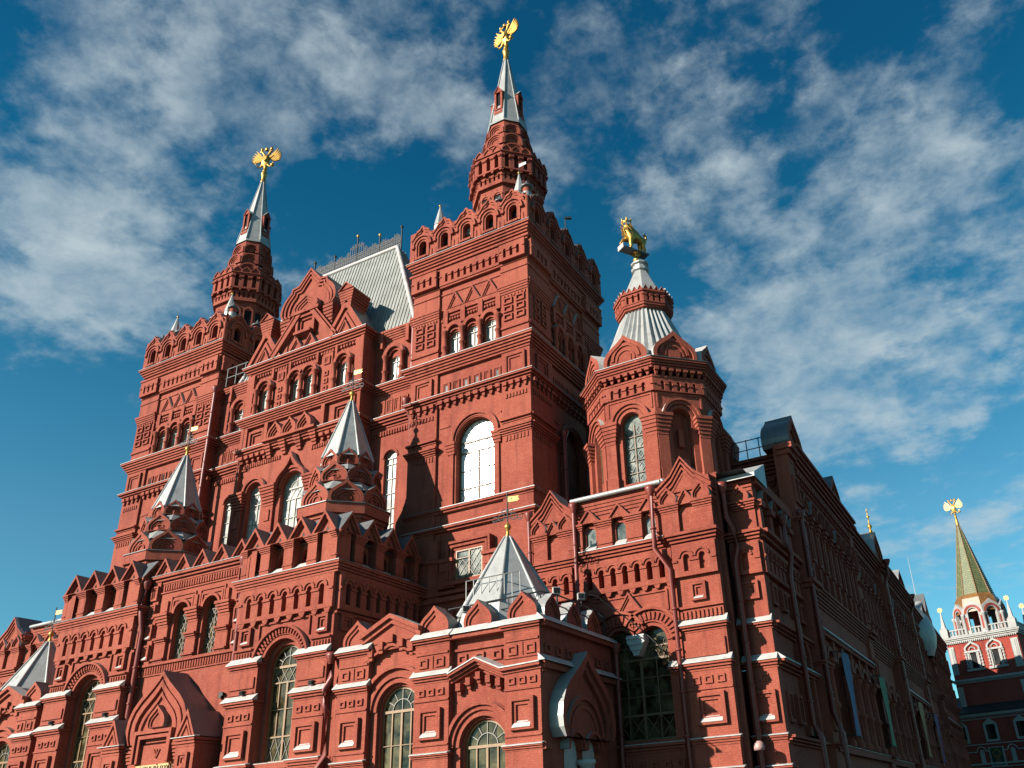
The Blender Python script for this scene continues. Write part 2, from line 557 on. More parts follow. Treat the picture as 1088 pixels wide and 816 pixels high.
def stepbox(w, f, a, b, z0, z1, d0, d1, steps=3, top=None, grow=True, back=-.2):
    for i in range(steps):
        d = d0+(d1-d0)*(i/(steps-1) if steps > 1 else 1)
        za = z0+(z1-z0)*i/steps; zb = z0+(z1-z0)*(i+1)/steps-(min(.035, (z1-z0)/steps*.3) if i < steps-1 else 0)
        g = (d-d0)*.6+.008 if grow else .006
        box(w, f, a-g, b+g, za, zb, back, d, BRICK, top if i == steps-1 else None)
def body(m, path, z0, z1, mat, closed=True):
    sweep(m, path, [(0, z0), (0, z1)], mat, closed)
def cap(m, path, z, mat):
    m.face([(x, y, z) for x, y in path], mat)
def rectpath(x0, x1, y0, y1):
    return [(x0, y0), (x1, y0), (x1, y1), (x0, y1)]
def octpath(xc, yc, a, rot=0):
    r = a/math.cos(math.pi/8)
    return [(xc+r*math.cos(rad(-112.5+45*i+rot)), yc+r*math.sin(rad(-112.5+45*i+rot))) for i in range(8)]
def lathe(m, x, y, prof, mat, n=12, sm=True, rot=0):
    rows = [[(x+r*math.cos(2*math.pi*k/n+rot), y+r*math.sin(2*math.pi*k/n+rot), z) for k in range(n)] for r, z in prof]
    m.grid(rows, mat, sm, True)
def bar(m, f, a, b, w, d0, d1, mat):
    dx, dz = b[0]-a[0], b[1]-a[1]; L = math.hypot(dx, dz) or 1
    nx, nz = -dz/L*w/2, dx/L*w/2
    prism(m, f, [(a[0]-nx, a[1]-nz), (b[0]-nx, b[1]-nz), (b[0]+nx, b[1]+nz), (a[0]+nx, a[1]+nz)], d0, d1, mat)
def tube(m, pts, r, mat, n=8, sm=True):
    rows = []
    pts = [Vector(p) for p in pts]
    for i, p in enumerate(pts):
        t = (pts[min(i+1, len(pts)-1)]-pts[max(i-1, 0)]).normalized()
        a = t.cross(Vector((0, 0, 1)))
        if a.length < .05:
            a = Vector((1, 0, 0))
        a.normalize(); b = t.cross(a)
        rr = r[i] if isinstance(r, (list, tuple)) else r
        rows.append([p+(a*math.cos(2*math.pi*k/n)+b*math.sin(2*math.pi*k/n))*rr for k in range(n)])
    m.grid(rows, mat, sm, True)
    for r_ in (rows[0], rows[-1]):
        m.face(r_, mat)
def dentils(m, f, u0, u1, z0, z1, d0, d1, pitch, fill=.5, mat=None):
    n = max(1, int(round((u1-u0)/pitch)))
    p = (u1-u0)/n
    for i in range(n):
        c = u0+(i+.5)*p
        box(m, f, c-p*fill/2, c+p*fill/2, z0, z1, d0, d1, mat or BRICK)
def pendants(m, f, u0, u1, ztop, h, d0, d1, pitch):
    """row of corbels: block with a smaller rounded drop below"""
    n = max(1, int(round((u1-u0)/pitch))); p = (u1-u0)/n
    for i in range(n):
        c = u0+(i+.5)*p
        w = p*.30
        box(m, f, c-w, c+w, ztop-h*.5, ztop, d0, d1, BRICK)
        prism(m, f, [(c-w*.65, ztop-h*.5), (c-w*.65, ztop-h*.75), (c-w*.35, ztop-h), (c+w*.35, ztop-h), (c+w*.65, ztop-h*.75), (c+w*.65, ztop-h*.5)], d0, d0+(d1-d0)*.6, BRICK)
def slots(m, f, us, z0, z1, w, d, u0, u1, za, zb, arcs=True, deep=.34, brow=True):
    """blind arcade: a proud band from u0..u1, za..zb pierced by narrow arched slots"""
    us = sorted(us)
    ed = [u0]+[(a+b)/2 for a, b in zip(us, us[1:])]+[u1]
    for i, c in enumerate(us):
        hole = arch(c, z0, z1-w/2, w/2, 6)
        for t in tess([rect(ed[i], ed[i+1], za, zb), hole]):
            m.face([f.p(u, z, d) for u, z in t], BRICK)
        k = len(hole)
        for a in range(k):
            p, q = hole[a], hole[(a+1) % k]
            m.face([f.p(*q, d-deep), f.p(*p, d-deep), f.p(*p, d), f.p(*q, d)], BRICK)
        # keyhole pillars with little imposts and sloped feet
        pw = (ed[i+1]-ed[i])-w
        if arcs and brow:
            archivolt(m, f, c, z1-w/2, w*.95, w*1.25, d-.02, d+.07, n=7)
    for e in ed:
        hw = min(.9*w, .5*((us[1]-us[0]) if len(us) > 1 else 1)-w*.5)
        lo = max(u0, e-hw); hi = min(u1, e+hw)
        if hi-lo > .02:
            box(m, f, lo, hi, z1-w*1.15, z1-w*.8, d-.02, d+.06, BRICK)
    for (u_, v_) in ((u0, u0), (u1, u1)):
        m.face([f.p(u_, za, d-deep), f.p(u_, za, d), f.p(u_, zb, d), f.p(u_, zb, d-deep)], BRICK)
    m.face([f.p(u0, za, d-deep), f.p(u1, za, d-deep), f.p(u1, za, d), f.p(u0, za, d)], BRICK)
    m.face([f.p(u0, zb, d), f.p(u1, zb, d), f.p(u1, zb, d-deep), f.p(u0, zb, d-deep)], BRICK)
def wall(m, f, u0, u1, z0, z1, holes=(), d=0.0, depth=.6, mat=None, floor=None):
    prism(m, f, rect(u0, u1, z0, z1), d-depth, d, mat or BRICK, None, holes, None, floor, nosides=True)
def column(par, f, u, z0, z1, d, r, name='column'):
    m = MB()
    x, y, _ = f.p(u, 0, d)
    h = z1-z0
    pr = [(r*1.45, z0), (r*1.45, z0+.10*h), (r*1.05, z0+.13*h), (r*1.0, z0+.36*h), (r*1.35, z0+.39*h), (r*1.5, z0+.42*h), (r*1.35, z0+.45*h),
          (r*.95, z0+.48*h), (r*.92, z0+.84*h), (r*1.15, z0+.86*h), (r*1.15, z0+.89*h), (r*1.5, z0+.93*h), (r*1.6, z0+.96*h), (r*1.6, z1), (0.01, z1)]
    lathe(m, x, y, pr, BRICK, 10)
    return m.build(name, par)
def slope_sill(m, f, u0, u1, z, d0, d1, mat, h=.12):
    if mat is WHITE and h > .1:
        h = h+.13; d0 = max(d0, d1-.30)
    m.face([f.p(u0, z, d1), f.p(u1, z, d1), f.p(u1, z+h, d0), f.p(u0, z+h, d0)], mat)
    m.face([f.p(u0, z-.03, d1), f.p(u1, z-.03, d1), f.p(u1, z, d1), f.p(u0, z, d1)], mat)
    m.face([f.p(u0, z-.03, d0), f.p(u0, z-.03, d1), f.p(u0, z, d1), f.p(u0, z+h, d0)], mat)
    m.face([f.p(u1, z-.03, d1), f.p(u1, z-.03, d0), f.p(u1, z+h, d0), f.p(u1, z, d1)], mat)
class Sec:
    """a section of the museum: brick mesh, sheet-metal ledges, loose sub-parts"""
    def __init__(s, name):
        s.name = name; s.w = MB(); s.fl = s.w; s.todo = []
    def done(s, label=None):
        o = s.w.build(s.name, MUSEUM)
        if label: o['label'] = label
        for fn in s.todo: fn(o)
        s.o = o
        return o
    def col(s, *a): s.todo.append(lambda o, a=a: column(o, *a))
    def sub(s, mb, name): s.todo.append(lambda o, mb=mb, name=name: mb.build(name, o))
def window(f, uc, z0, zs, r, d, glass, frame, style, bw=.06, par=None):
    """arched window set at depth d: pane with a child frame of bars; style picks the glazing pattern"""
    pane = MB()
    flat = style.startswith('sq')
    out = rect(uc-r, uc+r, z0, zs) if flat else arch(uc, z0, zs, r, 16)
    for t in tess([out]):
        pane.face([f.p(u, z, d) for u, z in t], glass)
    o = pane.build('window', par or MUSEUM)
    b = MB()
    e0, e1 = d+.003, d+.06
    n = len(out)
    inn = rect(uc-r+bw, uc+r-bw, z0+bw, zs-bw) if flat else arch(uc, z0+bw, zs, r-bw, 16)
    strip(b, f, out, inn, e0, e1+.02, frame, None, True)
    def V(u, a, c, w=bw*.8): bar(b, f, (u, a), (u, c), w, e0, e1, frame)
    def H(z, a, c, w=bw*.9): bar(b, f, (a, z), (c, z), w, e0, e1+.012, frame)
    thin = THINBAR if frame in (WOOD, WOODD) else frame
    def D(a, c, w=.022): bar(b, f, a, c, w, e0, e1-.02, thin)
    L, R_ = uc-r, uc+r
    if style in ('fan', 'fanlat', 'simple', 'tall'):
        if style != 'simple':
            H(zs, L, R_, bw*1.5)
        else:
            H(zs, L, R_)
    if style in ('fan', 'fanlat'):
        ri = r*.52
        A = [(uc+ri*math.cos(math.pi*i/12), zs+ri*math.sin(math.pi*i/12)) for i in range(13)]
        B = [(uc+(ri-.03)*math.cos(math.pi*i/12), zs+(ri-.03)*math.sin(math.pi*i/12)) for i in range(13)]
        strip(b, f, A, B, e0, e1-.01, thin)
        for k in range(1, 6):
            a = math.pi*k/6
            D((uc+ri*math.cos(a), zs+ri*math.sin(a)), (uc+r*.97*math.cos(a), zs+r*.97*math.sin(a)), .03)
        D((uc, zs), (uc, zs+ri), .03)
    H_ = zs-z0
    if style == 'fan':
        for k in (1, 2, 3):
            V(L+(R_-L)*k/4, z0, zs, bw*(1.3 if k == 2 else .8))
        zt = z0+H_*.28
        H(zt, L, R_)
        for z in (zt+(zs-zt)*.33, zt+(zs-zt)*.66):
            H(z, L, R_, .03)
        for k in range(4):
            a = L+(R_-L)*k/4; c = L+(R_-L)*(k+1)/4
            D((a, z0), (c, zt)); D((c, z0), (a, zt))
    elif style == 'fanlat':
        zt = z0+H_*.26; zl = zs-.17*H_
        H(zt, L, R_); H(zl, L, R_)
        V(uc, z0, zl, bw*1.4)
        V(uc-r*.5, zt, zl, bw*.7); V(uc+r*.5, zt, zl, bw*.7)
        H((zt+zl)/2, L, R_, .03)
        k = 4; w = 2*r/k
        for i in range(k):
            a = L+i*w
            D((a, zl), (a+w, zs)); D((a+w, zl), (a, zs))
            D((a, z0), (a+w, zt)); D((a+w, z0), (a, zt))
    elif style == 'simple':
        V(uc, z0, zs+r*.9, bw*.7)
    elif style == 'lat':
        V(uc, z0, zs-r*.1, bw*.8); H(zs-r*.1, L, R_)
        k = 2; w = r/k*1.0; z = z0
        while z < zs-r*.2:
            zn = min(z+w*1.9, zs-r*.1)
            for s_ in range(2*k):
                a = L+s_*w
                D((a, z), (a+w, zn), .022); D((a+w, z), (a, zn), .022)
            z = zn
        D((uc, zs), (uc, zs+r), .022)
    elif style == 'tall':
        V(uc, z0, zs, bw)
        zz_ = z0+.9
        while zz_ < zs-.4:
            H(zz_, L, R_, .035); zz_ += .95
    elif style == 'sqx':
        V(uc, z0, zs, bw*1.1)
        zt = zs-.28*(zs-z0)
        H(zt, L, uc, .04)
        for s_ in (0, 1):
            a = L+s_*r
            k = 2; w = r/k
            for i in range(k):
                for q in range(3):
                    za = z0+(zs-z0)*q/3; zb = z0+(zs-z0)*(q+1)/3
                    if s_ == 0 and q == 2: continue
                    D((a+i*w, za), (a+(i+1)*w, zb), .022); D((a+(i+1)*w, za), (a+i*w, zb), .022)
    elif style == 'stain':
        V(uc, z0, zs, bw)
        for k in range(1, 5):
            H(z0+(zs-z0)*(k/5), L, R_, .045 if k in (1, 4) else .02)
        for s_ in (-1, 1):
            for k in range(5):
                cz = z0+(zs-z0)*(k+.5)/5; cu = uc+s_*r*.5; q = min(r*.32, (zs-z0)/5*.36)
                for i in range(4):
                    a0 = math.pi/2*i; a1 = a0+math.pi/2
                    D((cu+q*math.cos(a0), cz+q*1.3*math.sin(a0)), (cu+q*math.cos(a1), cz+q*1.3*math.sin(a1)), .022)
    b.build('window_frame', o)
    return o

# ------------------------------------------------------------------ the museum
MUSEUM = empty('museum', (-38.05, 36, 0), 'large red brick museum with two spired towers, zinc tent roofs and stepped gables', 'building')
AX = -38.05

def tower_face(sec, f, uc, hw, blind=False):
    """one face of a tall tower. pilaster face is d=0, the middle bay lies at d=-.15"""
    w = sec.w
    c0, c1 = uc-2.2, uc+2.35
    wc = uc+.25                                   # window axis
    L, R_ = uc-hw, uc+hw
    dm = -.15
    holes = []
    if not blind:
        holes = [arch(wc+.15, 18.1, 21.95, 1.28, 14)] + [arch(wc+s*1.28, 27.6, 29.05, .40, 8) for s in (-1, 0, 1)]
        holes += [rect(wc+k*.78-.12, wc+k*.78+.12, 25.40, 25.85) for k in (-2.4, -.6+.0, .4, 2.2)]
        wall(w, f, L, R_, 8.0, 31.2, holes, dm, .55)
    else:
        holes = [arch(wc+.15, 18.1, 21.95, 1.28, 14)] + [arch(wc+s*1.28, 27.6, 29.05, .40, 8) for s in (-1, 0, 1)]
        wall(w, f, L, R_, 8.0, 31.2, holes, dm, .4, floor=BRICK)
    wall(w, f, L, R_, 31.2, 38.0, [rect(c0+.15, c1-.15, 33.1, 33.95)], dm, .5, floor=BRICK)
    # pilasters
    for a, b in ((L, c0), (c1, R_)):
        box(w, f, a, b, 8.0, 34.2, dm-.02, 0, BRICK)
        m_ = (a+b)/2
        for z in (28.85, 29.42, 29.99):
            for s in (-.42, .42):
                panel(w, f, m_+s-.30, m_+s+.30, z-.02, z+.42, 0, w=.09, deep=.08, proud=.03, rings=1)
        panel(w, f, m_-.68, m_+.68, 25.12, 26.5, 0, w=.16, sill=None, deep=.10)
        dentils(w, f, a+.2, b-.2, 23.72, 23.98, -.01, .06, .22, .55)
        dentils(w, f, a+.1, b-.1, 30.45, 30.62, -.01, .07, .24, .5)
        dentils(w, f, a+.15, b-.15, 21.05, 21.35, -.01, .05, .22, .5)
    # big arched window with deep jambs
    bu = wc+.15
    archivolt(w, f, bu, 22.0, 1.30, 1.42, dm-.02, dm+.04)
    archivolt(w, f, bu, 22.0, 1.42, 1.66, dm-.02, dm+.14, None, ZINC, 18)
    for s in (-1, 1):
        box(w, f, bu+s*1.54-.13, bu+s*1.54+.13, 18.1, 21.2, dm-.02, dm+.10, BRICK)
        for k, (z, q) in enumerate(((21.2, .04), (21.38, .09), (21.56, .14), (21.75, .19))):
            box(w, f, bu+s*1.56-.22-q*.6, bu+s*1.56+.22+q*.6, z, z+.17, dm-.02, dm+.10+q, BRICK)
    # label mould over the arch
    for a, b in ((c0+.15, bu-1.75), (bu+1.75, c1-.15)):
        box(w, f, a, b, 23.05, 23.15, dm-.02, dm+.05, BRICK)
    # three small lights: arches between columns, dentil frieze, triangular gables
    for s in (-1, 0, 1):
        u = wc+s*1.28
        archivolt(w, f, u, 29.42, .42, .68, dm-.02, dm+.26, None, ZINC, 12)
        archivolt(w, f, u, 29.2, .36, .44, dm-.02, dm+.12, None, None, 10)
        nestz = 31.15
        kok(w, f, u, nestz, .63, 1.2, dm-.02, dm+.20, WHITE, 'tri', 3, .06)
    for k in range(4):
        u = wc+(k-1.5)*1.28
        sec.col(f, u, 27.6, 29.5, dm+.20, .15)
        box(w, f, u-.16, u+.16, 29.9, 31.0, dm-.02, dm+.22, BRICK)
    dentils(w, f, c0+.1, c1-.1, 30.35, 30.52, dm, dm+.12, .2, .5)
    box(w, f, wc-1.95, wc+1.95, 30.62, 30.74, dm-.02, dm+.10, BRICK)
    box(w, f, wc-1.98, wc+1.98, 30.84, 31.12, dm-.02, dm+.17, BRICK)
    # loopholes
    for k in (-2.4, -1.5, -.6, .4, 1.3, 2.2):
        u = wc+k*.78
        panel(w, f, u-.26, u+.26, 25.28, 26.02, dm, w=.085, deep=.05, proud=.03, rings=2)
        hp = MB(); 
        if k in (-2.4, -.6, .4, 2.2):
            box(hp, f, u-.10, u+.10, 25.42, 25.84, dm-.3, dm+.008, G_BLK)  # flush black block stands in for the darkness inside the hole
            sec.sub(hp, 'dark_loophole_fill')
    pendants(w, f, c0, c1, 24.85, .5, dm, dm+.25, .52)
    for a, b in ((L, c0), (c1, R_)):
        pendants(w, f, a+.05, b-.05, 24.72, .5, 0, .2, .5)
    # arcade of slots under the crown
    sp = [wc+(k-4)*.47 for k in range(9)]
    slots(w, f, sp, 33.2, 33.86, .20, .12, c0+.05, c1-.05, 33.0, 34.2, arcs=False, deep=.6)
    for m_ in ((L+c0)/2, (c1+R_)/2):
        lo, hi = (L, c0-.08) if m_ < uc else (c1+.08, R_)
        slots(w, f, [m_-.47, m_, m_+.47], 33.2, 33.86, .20, .30, lo, hi, 33.0, 34.2, arcs=False)
    for a, b, d in ((L, c0, 0), (c0, c1, dm), (c1, R_, 0)):
        box(w, f, a, b, 32.36, 32.46, d-.02, d+.06, BRICK)
    # crown: arched openings under broken gables
    n = 5; p = 2*(hw+.1)/n
    poly = [(L-.25, 35.4), (R_+.25, 35.4)]
    topl = []
    for i in range(n):
        c = uc+(n/2-i-.5)*p
        topl += [(c+p*.5, 37.35), (c+p*.40, 37.5), (c+p*.22, 37.95), (c+p*.10, 38.02), (c, 38.28), (c-p*.10, 38.02), (c-p*.22, 37.95), (c-p*.40, 37.5)]
    topl.append((uc-n/2*p, 37.35))
    topl[0] = (R_+.25, 37.35); topl[-1] = (L-.25, 37.35)
    hl = [arch(uc+(i-n/2+.5)*p, 35.72, 36.68, .29, 8) for i in range(n)]
    prism(w, f, poly+topl, -.45, .28, BRICK, DARKZ, hl, -.2, floor=None, back=True)
    for i in range(n):
        c = uc+(i-n/2+.5)*p
        pn = MB()
        for t in tess([arch(c, 35.72, 36.68, .29, 8)]):
            pn.face([f.p(u, z, -.12) for u, z in t], G_UP if (i == 2 and not blind) else G_BLK)
        sec.sub(pn, 'crown_opening')
        archivolt(w, f, c, 36.68, .42, .56, .27, .36, n=10)
        archivolt(w, f, c, 36.68, .62, .74, .27, .44, None, DARKZ, n=10)
        box(w, f, c-.37, c+.37, 35.58, 35.72, .2, .42, BRICK, DARKZ)
        for s in (-1, 1):
            box(w, f, c+s*.49-.07, c+s*.49+.07, 35.62, 36.68, .27, .36, BRICK)
            box(w, f, c+s*.68-.10, c+s*.68+.10, 36.5, 36.70, .27, .46, BRICK)
            box(w, f, c+s*.70-.08, c+s*.70+.08, 35.45, 36.1, .27, .33, BRICK)
        # raking mould
        A = [(c+p*.49, 37.30), (c+p*.40, 37.42), (c+p*.22, 37.86), (c+p*.10, 37.93), (c, 38.18), (c-p*.10, 37.93), (c-p*.22, 37.86), (c-p*.40, 37.42), (c-p*.49, 37.30)]
        B = [(u, z-.16) for u, z in A]
        strip(w, f, A, B, .27, .42, BRICK, DARKZ)
        B2 = [(u, z-.30) for u, z in A]
        strip(w, f, B, B2, .27, .35, BRICK)

def pinnacle(sec, x, y, z, r=.42, h=1.9, kind='cone'):
    m = MB()
    if kind == 'cone':
        lathe(m, x, y, [(r, z-.6), (r, z), (r*1.1, z+.02), (.03, z+h)], ZINC, 8, False, .39)
        lathe(m, x, y, [(.0, z+h-.05), (.08, z+h), (.09, z+h+.08), (0, z+h+.17)], GOLD, 8)
        sec.sub(m, 'pinnacle')
    else:
        lathe(m, x, y, [(r*.8, z-.7), (r*.8, z)], ZINC, 10)
        lathe(m, x, y, [(r*.68, z-.02), (r*.68, z+.42)], BRICK, 10)
        lathe(m, x, y, [(r*.7, z+.40), (r*1.12, z+.42), (r*1.12, z+.50), (r*.5, z+.66), (r*.32, z+.82), (.02, z+1.05)], DARKZ, 10)
        sec.sub(m, 'roof_vent')

def kok_ring(m, xc, yc, a, z, n, w, h, back, top, kind='ogee', levels=3, step=.06, thick=.16, rot=0):
    for i in range(8):
        f = FA(xc, yc, -90+45*i+rot)
        for k in range(n):
            u = (k-(n-1)/2)*(2*w)
            kok(m, f, u, z, w, h, a-back, a+thick, top, kind, levels, step)

def spire_tower(sec, xc, yc, lab):
    w = sec.w
    body(w, octpath(xc, yc, 2.12), 35.5, 42.2, BRICK)
    for i in range(8):
        f = FA(xc, yc, -90+45*i)
        for s in (-.48, .48):
            pn = MB()
            for t in tess([arch(s, 39.5, 40.75, .27, 8)]):
                pn.face([f.p(u, z, 2.125) for u, z in t], G_BLK)
            sec.sub(pn, 'belfry_opening')
            archivolt(w, f, s, 40.75, .28, .40, 2.10, 2.22, None, DARKZ, 8)
            for q in (-.34, .34):
                box(w, f, s+q-.06, s+q+.06, 39.4, 40.75, 2.10, 2.2, BRICK)
            kok(w, f, s, 40.85, .42, .5, 2.1, 2.2, DARKZ, 'tri', 2, .04)
        box(w, f, -.9, .9, 39.3, 39.42, 2.10, 2.24, BRICK)
        hw = 2.5*math.tan(math.pi/8)
        # small slot row and pillar arcade, corbelled out
        slots(w, f, [(-2+k)*.36 for k in range(5)], 41.95, 42.45, .17, 2.36, -.97, .97, 41.75, 42.65, arcs=False)
        slots(w, f, [(-1+k)*.66 for k in range(3)], 42.85, 44.05, .30, 2.56, -1.06, 1.06, 42.72, 44.2, arcs=False, deep=.3)
        for k in range(4):
            u = (-1.5+k)*.66
            box(w, f, u-.17, u+.17, 43.75, 43.88, 2.5, 2.66, BRICK)
            prism(w, f, [(u-.14, 42.72), (u-.05, 42.5), (u+.05, 42.5), (u+.14, 42.72)], 2.4, 2.60, BRICK)
        for k in range(3):
            kok(w, f, (-1+k)*.68, 44.18, .35, .62, 1.9, 2.66, DARKZ, 'ogee', 2, .08)
        # three tiers of scalloped gables
        for z, a, ww in ((44.5, 1.90, .80), (45.8, 1.66, .70), (47.05, 1.44, .61)):
            hgt = ww*1.45
            m_ = lambda s, ww=ww, hgt=hgt, z=z: arch(0, z, z+hgt-ww*.92, ww*s, 10, .92)
            for q, (s, dd) in enumerate(((1, .12), (.84, .05), (.66, -.02), (.46, -.08))):
                o_ = m_(s)
                if q < 3:
                    i_ = m_((.84, .66, .46)[q])
                    strip(w, f, o_, i_, a-.5, a+dd, BRICK, DARKZ if q == 0 else None, True)
                else:
                    for t in tess([o_]):
                        w.face([f.p(u, zq, a+dd) for u, zq in t], BRICK)
    for z0, z1, d0, d1 in ((41.55, 41.75, 2.16, 2.36), (42.6, 42.74, 2.38, 2.62), (44.1, 44.22, 2.5, 2.66)):
        corn(sec, octpath(xc, yc, 0.0001+2.0), z0, z1, d0-2.0, d1-2.0, 2, True)
    body(w, octpath(xc, yc, 2.2), 41.7, 44.4, BRICK)
    for z0, z1, a0, a1 in ((44.4, 45.7, 1.86, 1.7), (45.7, 47, 1.62, 1.5), (47, 48.7, 1.40, 1.26)):
        rows = [[(*p, z0) for p in octpath(xc, yc, a0)], [(*p, z1) for p in octpath(xc, yc, a1)]]
        w.grid(rows, BRICK, False, True)
    # sheet-metal cone with standing ribs and little red dormers
    sp = MB()
    rows = [[(*p, 48.35) for p in octpath(xc, yc, 1.40)], [(*p, 48.75) for p in octpath(xc, yc, 1.32)], [(*p, 55.97) for p in octpath(xc, yc, .17)]]
    sp.grid(rows, ZINC, False, True)
    A = octpath(xc, yc, 1.35); B = octpath(xc, yc, .18)
    for p, q in zip(A, B):
        tube(sp, [(*p, 48.6), (*q, 55.95)], [.055, .04], ZINC, 6)
    sec.sub(sp, 'spire')
    for i in range(0, 8, 2):
        f = FA(xc, yc, -90+45*i)
        dm = MB()
        zb, zt = 49.5, 51.5
        for q in (-.26, .26):
            box(dm, f, q-.08, q+.08, zb, zt, .6, 1.2, BRICK)
        box(dm, f, -.34, .34, zb-.2, zb+.06, .6, 1.26, BRICK)
        box(dm, f, -.34, .34, zb+.25, zb+.36, .6, 1.24, BRICK)
        kok(dm, f, 0, zt-.05, .40, .62, .35, 1.24, ZINC, 'tri', 2, .06)
        box(dm, f, -.18, .18, zb+.05, zt-.02, .6, 1.08, G_BLK)
        sec.sub(dm, 'spire_dormer')
    g = MB()
    lathe(g, xc, yc, [(.24, 55.88), (.25, 55.98), (.20, 56.05), (.19, 56.6), (.27, 56.72), (.27, 56.95), (.20, 57.05), (.17, 57.2), (0, 57.22)], GOLD, 12)
    sec.sub(g, 'gilded_collar')

def tower(xl, xr, spx, spy, name, label):
    sec = Sec(name)
    yf, yb = 36.0, 45.6
    uc = (xl+xr)/2; hw = (xr-xl)/2
    tower_face(sec, FY(yf), uc, hw)
    tower_face(sec, FX(xr), (yf+yb)/2, (yb-yf)/2, blind=True)
    w = sec.w
    # remaining sides
    fl = FXL(xl)
    for f, a, b in ((FXL(xl), -yb, -yf), (F(0, yb, -1, 0), -xr, -xl)):
        wall(w, f, a, b, 8, 38, (), 0)
        prism(w, f, rect(a-.25, b+.25, 35.4, 37.9), -.4, .28, BRICK, DARKZ, back=True)
    cap(w, rectpath(xl, xr, yf, yb), 36.3, DARKZ)
    P = rectpath(xl, xr, yf, yb)
    corn(sec, P, 16.65, 16.9, .06, .20, 2, True, WHITE, .03, .10)
    corn(sec, P, 17.75, 18.0, .05, .16, 2, True, DARKZ, .02, .03)
    corn(sec, P, 24.75, 25.12, .05, .30, 3, True, FLASH, .02, .05)
    corn(sec, P, 26.72, 27.5, .06, .42, 5, True, FLASH, .03, .12)
    for f, L, R_ in ((FY(yf), xl, xr), (FX(xr), yf, yb)):
        u = (L+R_)/2
        for a, b in ((L, u-2.2), (u+2.35, R_)):
            stepbox(w, f, a, b, 21.42, 21.85, .05, .28, 4, DARKZ)
            stepbox(w, f, a, b, 22.18, 22.42, .05, .18, 2, DARKZ)
            stepbox(w, f, a, b, 28.28, 28.42, .05, .10, 1, FLASH)
            for k in range(4):
                z = 30.72+k*.15
                box(w, f, a-.02-k*.035, b+.02+k*.035, z, z+.145, -.1, .05+.05*k, BRICK, DARKZ if k == 3 else None)
    corn(sec, P, 32.86, 32.98, .02, .06, 1, True)
    corn(sec, P, 34.2, 34.5, .12, .24, 2, True, None)
    corn(sec, P, 34.75, 35.4, .14, .42, 4, True, DARKZ, .015, .03)
    spire_tower(sec, spx, spy, label)
    pinnacle(sec, xl+1.2, yf+.9, 38.75, .40, 1.75)
    pinnacle(sec, xl+.25, yf+.6, 38.0, .36, kind='vent')
    pinnacle(sec, xr-.95, yf+.9, 38.75, .40, 1.75)
    pinnacle(sec, xr-.22, yf+.6, 38.3, .38, kind='vent')
    pinnacle(sec, xr-2.25, yf+.6, 38.0, .34, kind='vent')
    if xl < -40:
        pinnacle(sec, xl+2.2, yf+.6, 38.05, .34, kind='vent')
        pinnacle(sec, xr-.5, yf+3.2, 38.2, .38, kind='vent')
    f = FY(yf)
    wc = uc+.25
    for s in (-1, 0, 1):
        window(f, wc+s*1.28, 27.55, 29.05, .40, -.32, G_UP, PALEF, 'simple', .05)
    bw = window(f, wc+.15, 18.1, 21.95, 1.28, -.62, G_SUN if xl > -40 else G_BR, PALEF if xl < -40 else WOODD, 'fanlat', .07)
    o = sec.done(label)
    return sec
def tower_windows_low(xl, xr):
    pass
T_R = tower(-29.35, -20.9, -24.85, 40.4, 'tower', 'brick tower with the taller looking spire, its big window flashing in the sun')
T_L = tower(-55.3, -47.0, -51.0, 40.7, 'tower', 'brick tower farther to the left with a gilded eagle on its spire')

# rectangular window low on the right hand tower
def low_tower_window():
    sec = Sec('window_surround')
    f = FY(36.0)
    w = sec.w
    u0, u1, z0, z1 = -25.75, -24.05, 13.75, 15.35
    for k, (e, d) in enumerate(((.14, .06), (.34, .14), (.55, .20))):
        A = [(u0-e, z0+.1), (u0-e, z1+e), (u1+e, z1+e), (u1+e, z0+.1)]
        e2 = e-.13
        B = [(u0-e2, z0+.1), (u0-e2, z1+e2), (u1+e2, z1+e2), (u1+e2, z0+.1)]
        strip(w, f, A[::-1], B[::-1], -.2, d+.04, BRICK, DARKZ if k == 2 else None)
    for s, u in ((-1, u0-.6), (1, u1+.6)):
        box(w, f, u-.42, u+.42, 14.3, 14.9, -.2, .22, BRICK)
        box(w, f, u-.52, u+.52, 14.78, 14.98, -.2, .34, BRICK)
        box(w, f, u-.50, u+.50, 13.4, 14.3, -.2, .14, BRICK)
    pn = box
    box(w, f, u0-.7, u1+.7, 13.5, 13.72, -.2, .26, BRICK)
    box(w, f, -29.3, -20.9, 12.7, 12.95, -.2, .16, BRICK)
    box(w, f, -29.3, -20.9, 13.05, 13.2, -.2, .24, BRICK)
    for u in (-28.3, -26.6, -24.6, -22.6):
        panel(w, f, u-.7, u+.7, 11.0, 12.3, 0, w=.16)
    # lower continuation of the tower shaft with corner pilaster
    box(w, f, -27.6, -26.9, 12.95, 16.2, -.1, .12, BRICK)
    box(w, f, -27.7, -26.8, 14.9, 15.1, -.1, .22, BRICK)
    window(f, (u0+u1)/2, z0, z1, (u1-u0)/2, .012, G_LOW2, WOOD, 'sqx', .07)
    return sec.done()
G_LOW2 = glass_mat('painted_sky_glass', (.06, .08, .075), (.30, .31, .27), .08, .3, 1.4, (.42, .5))  # lighter base with the reflected sky put into its colour
low_tower_window()

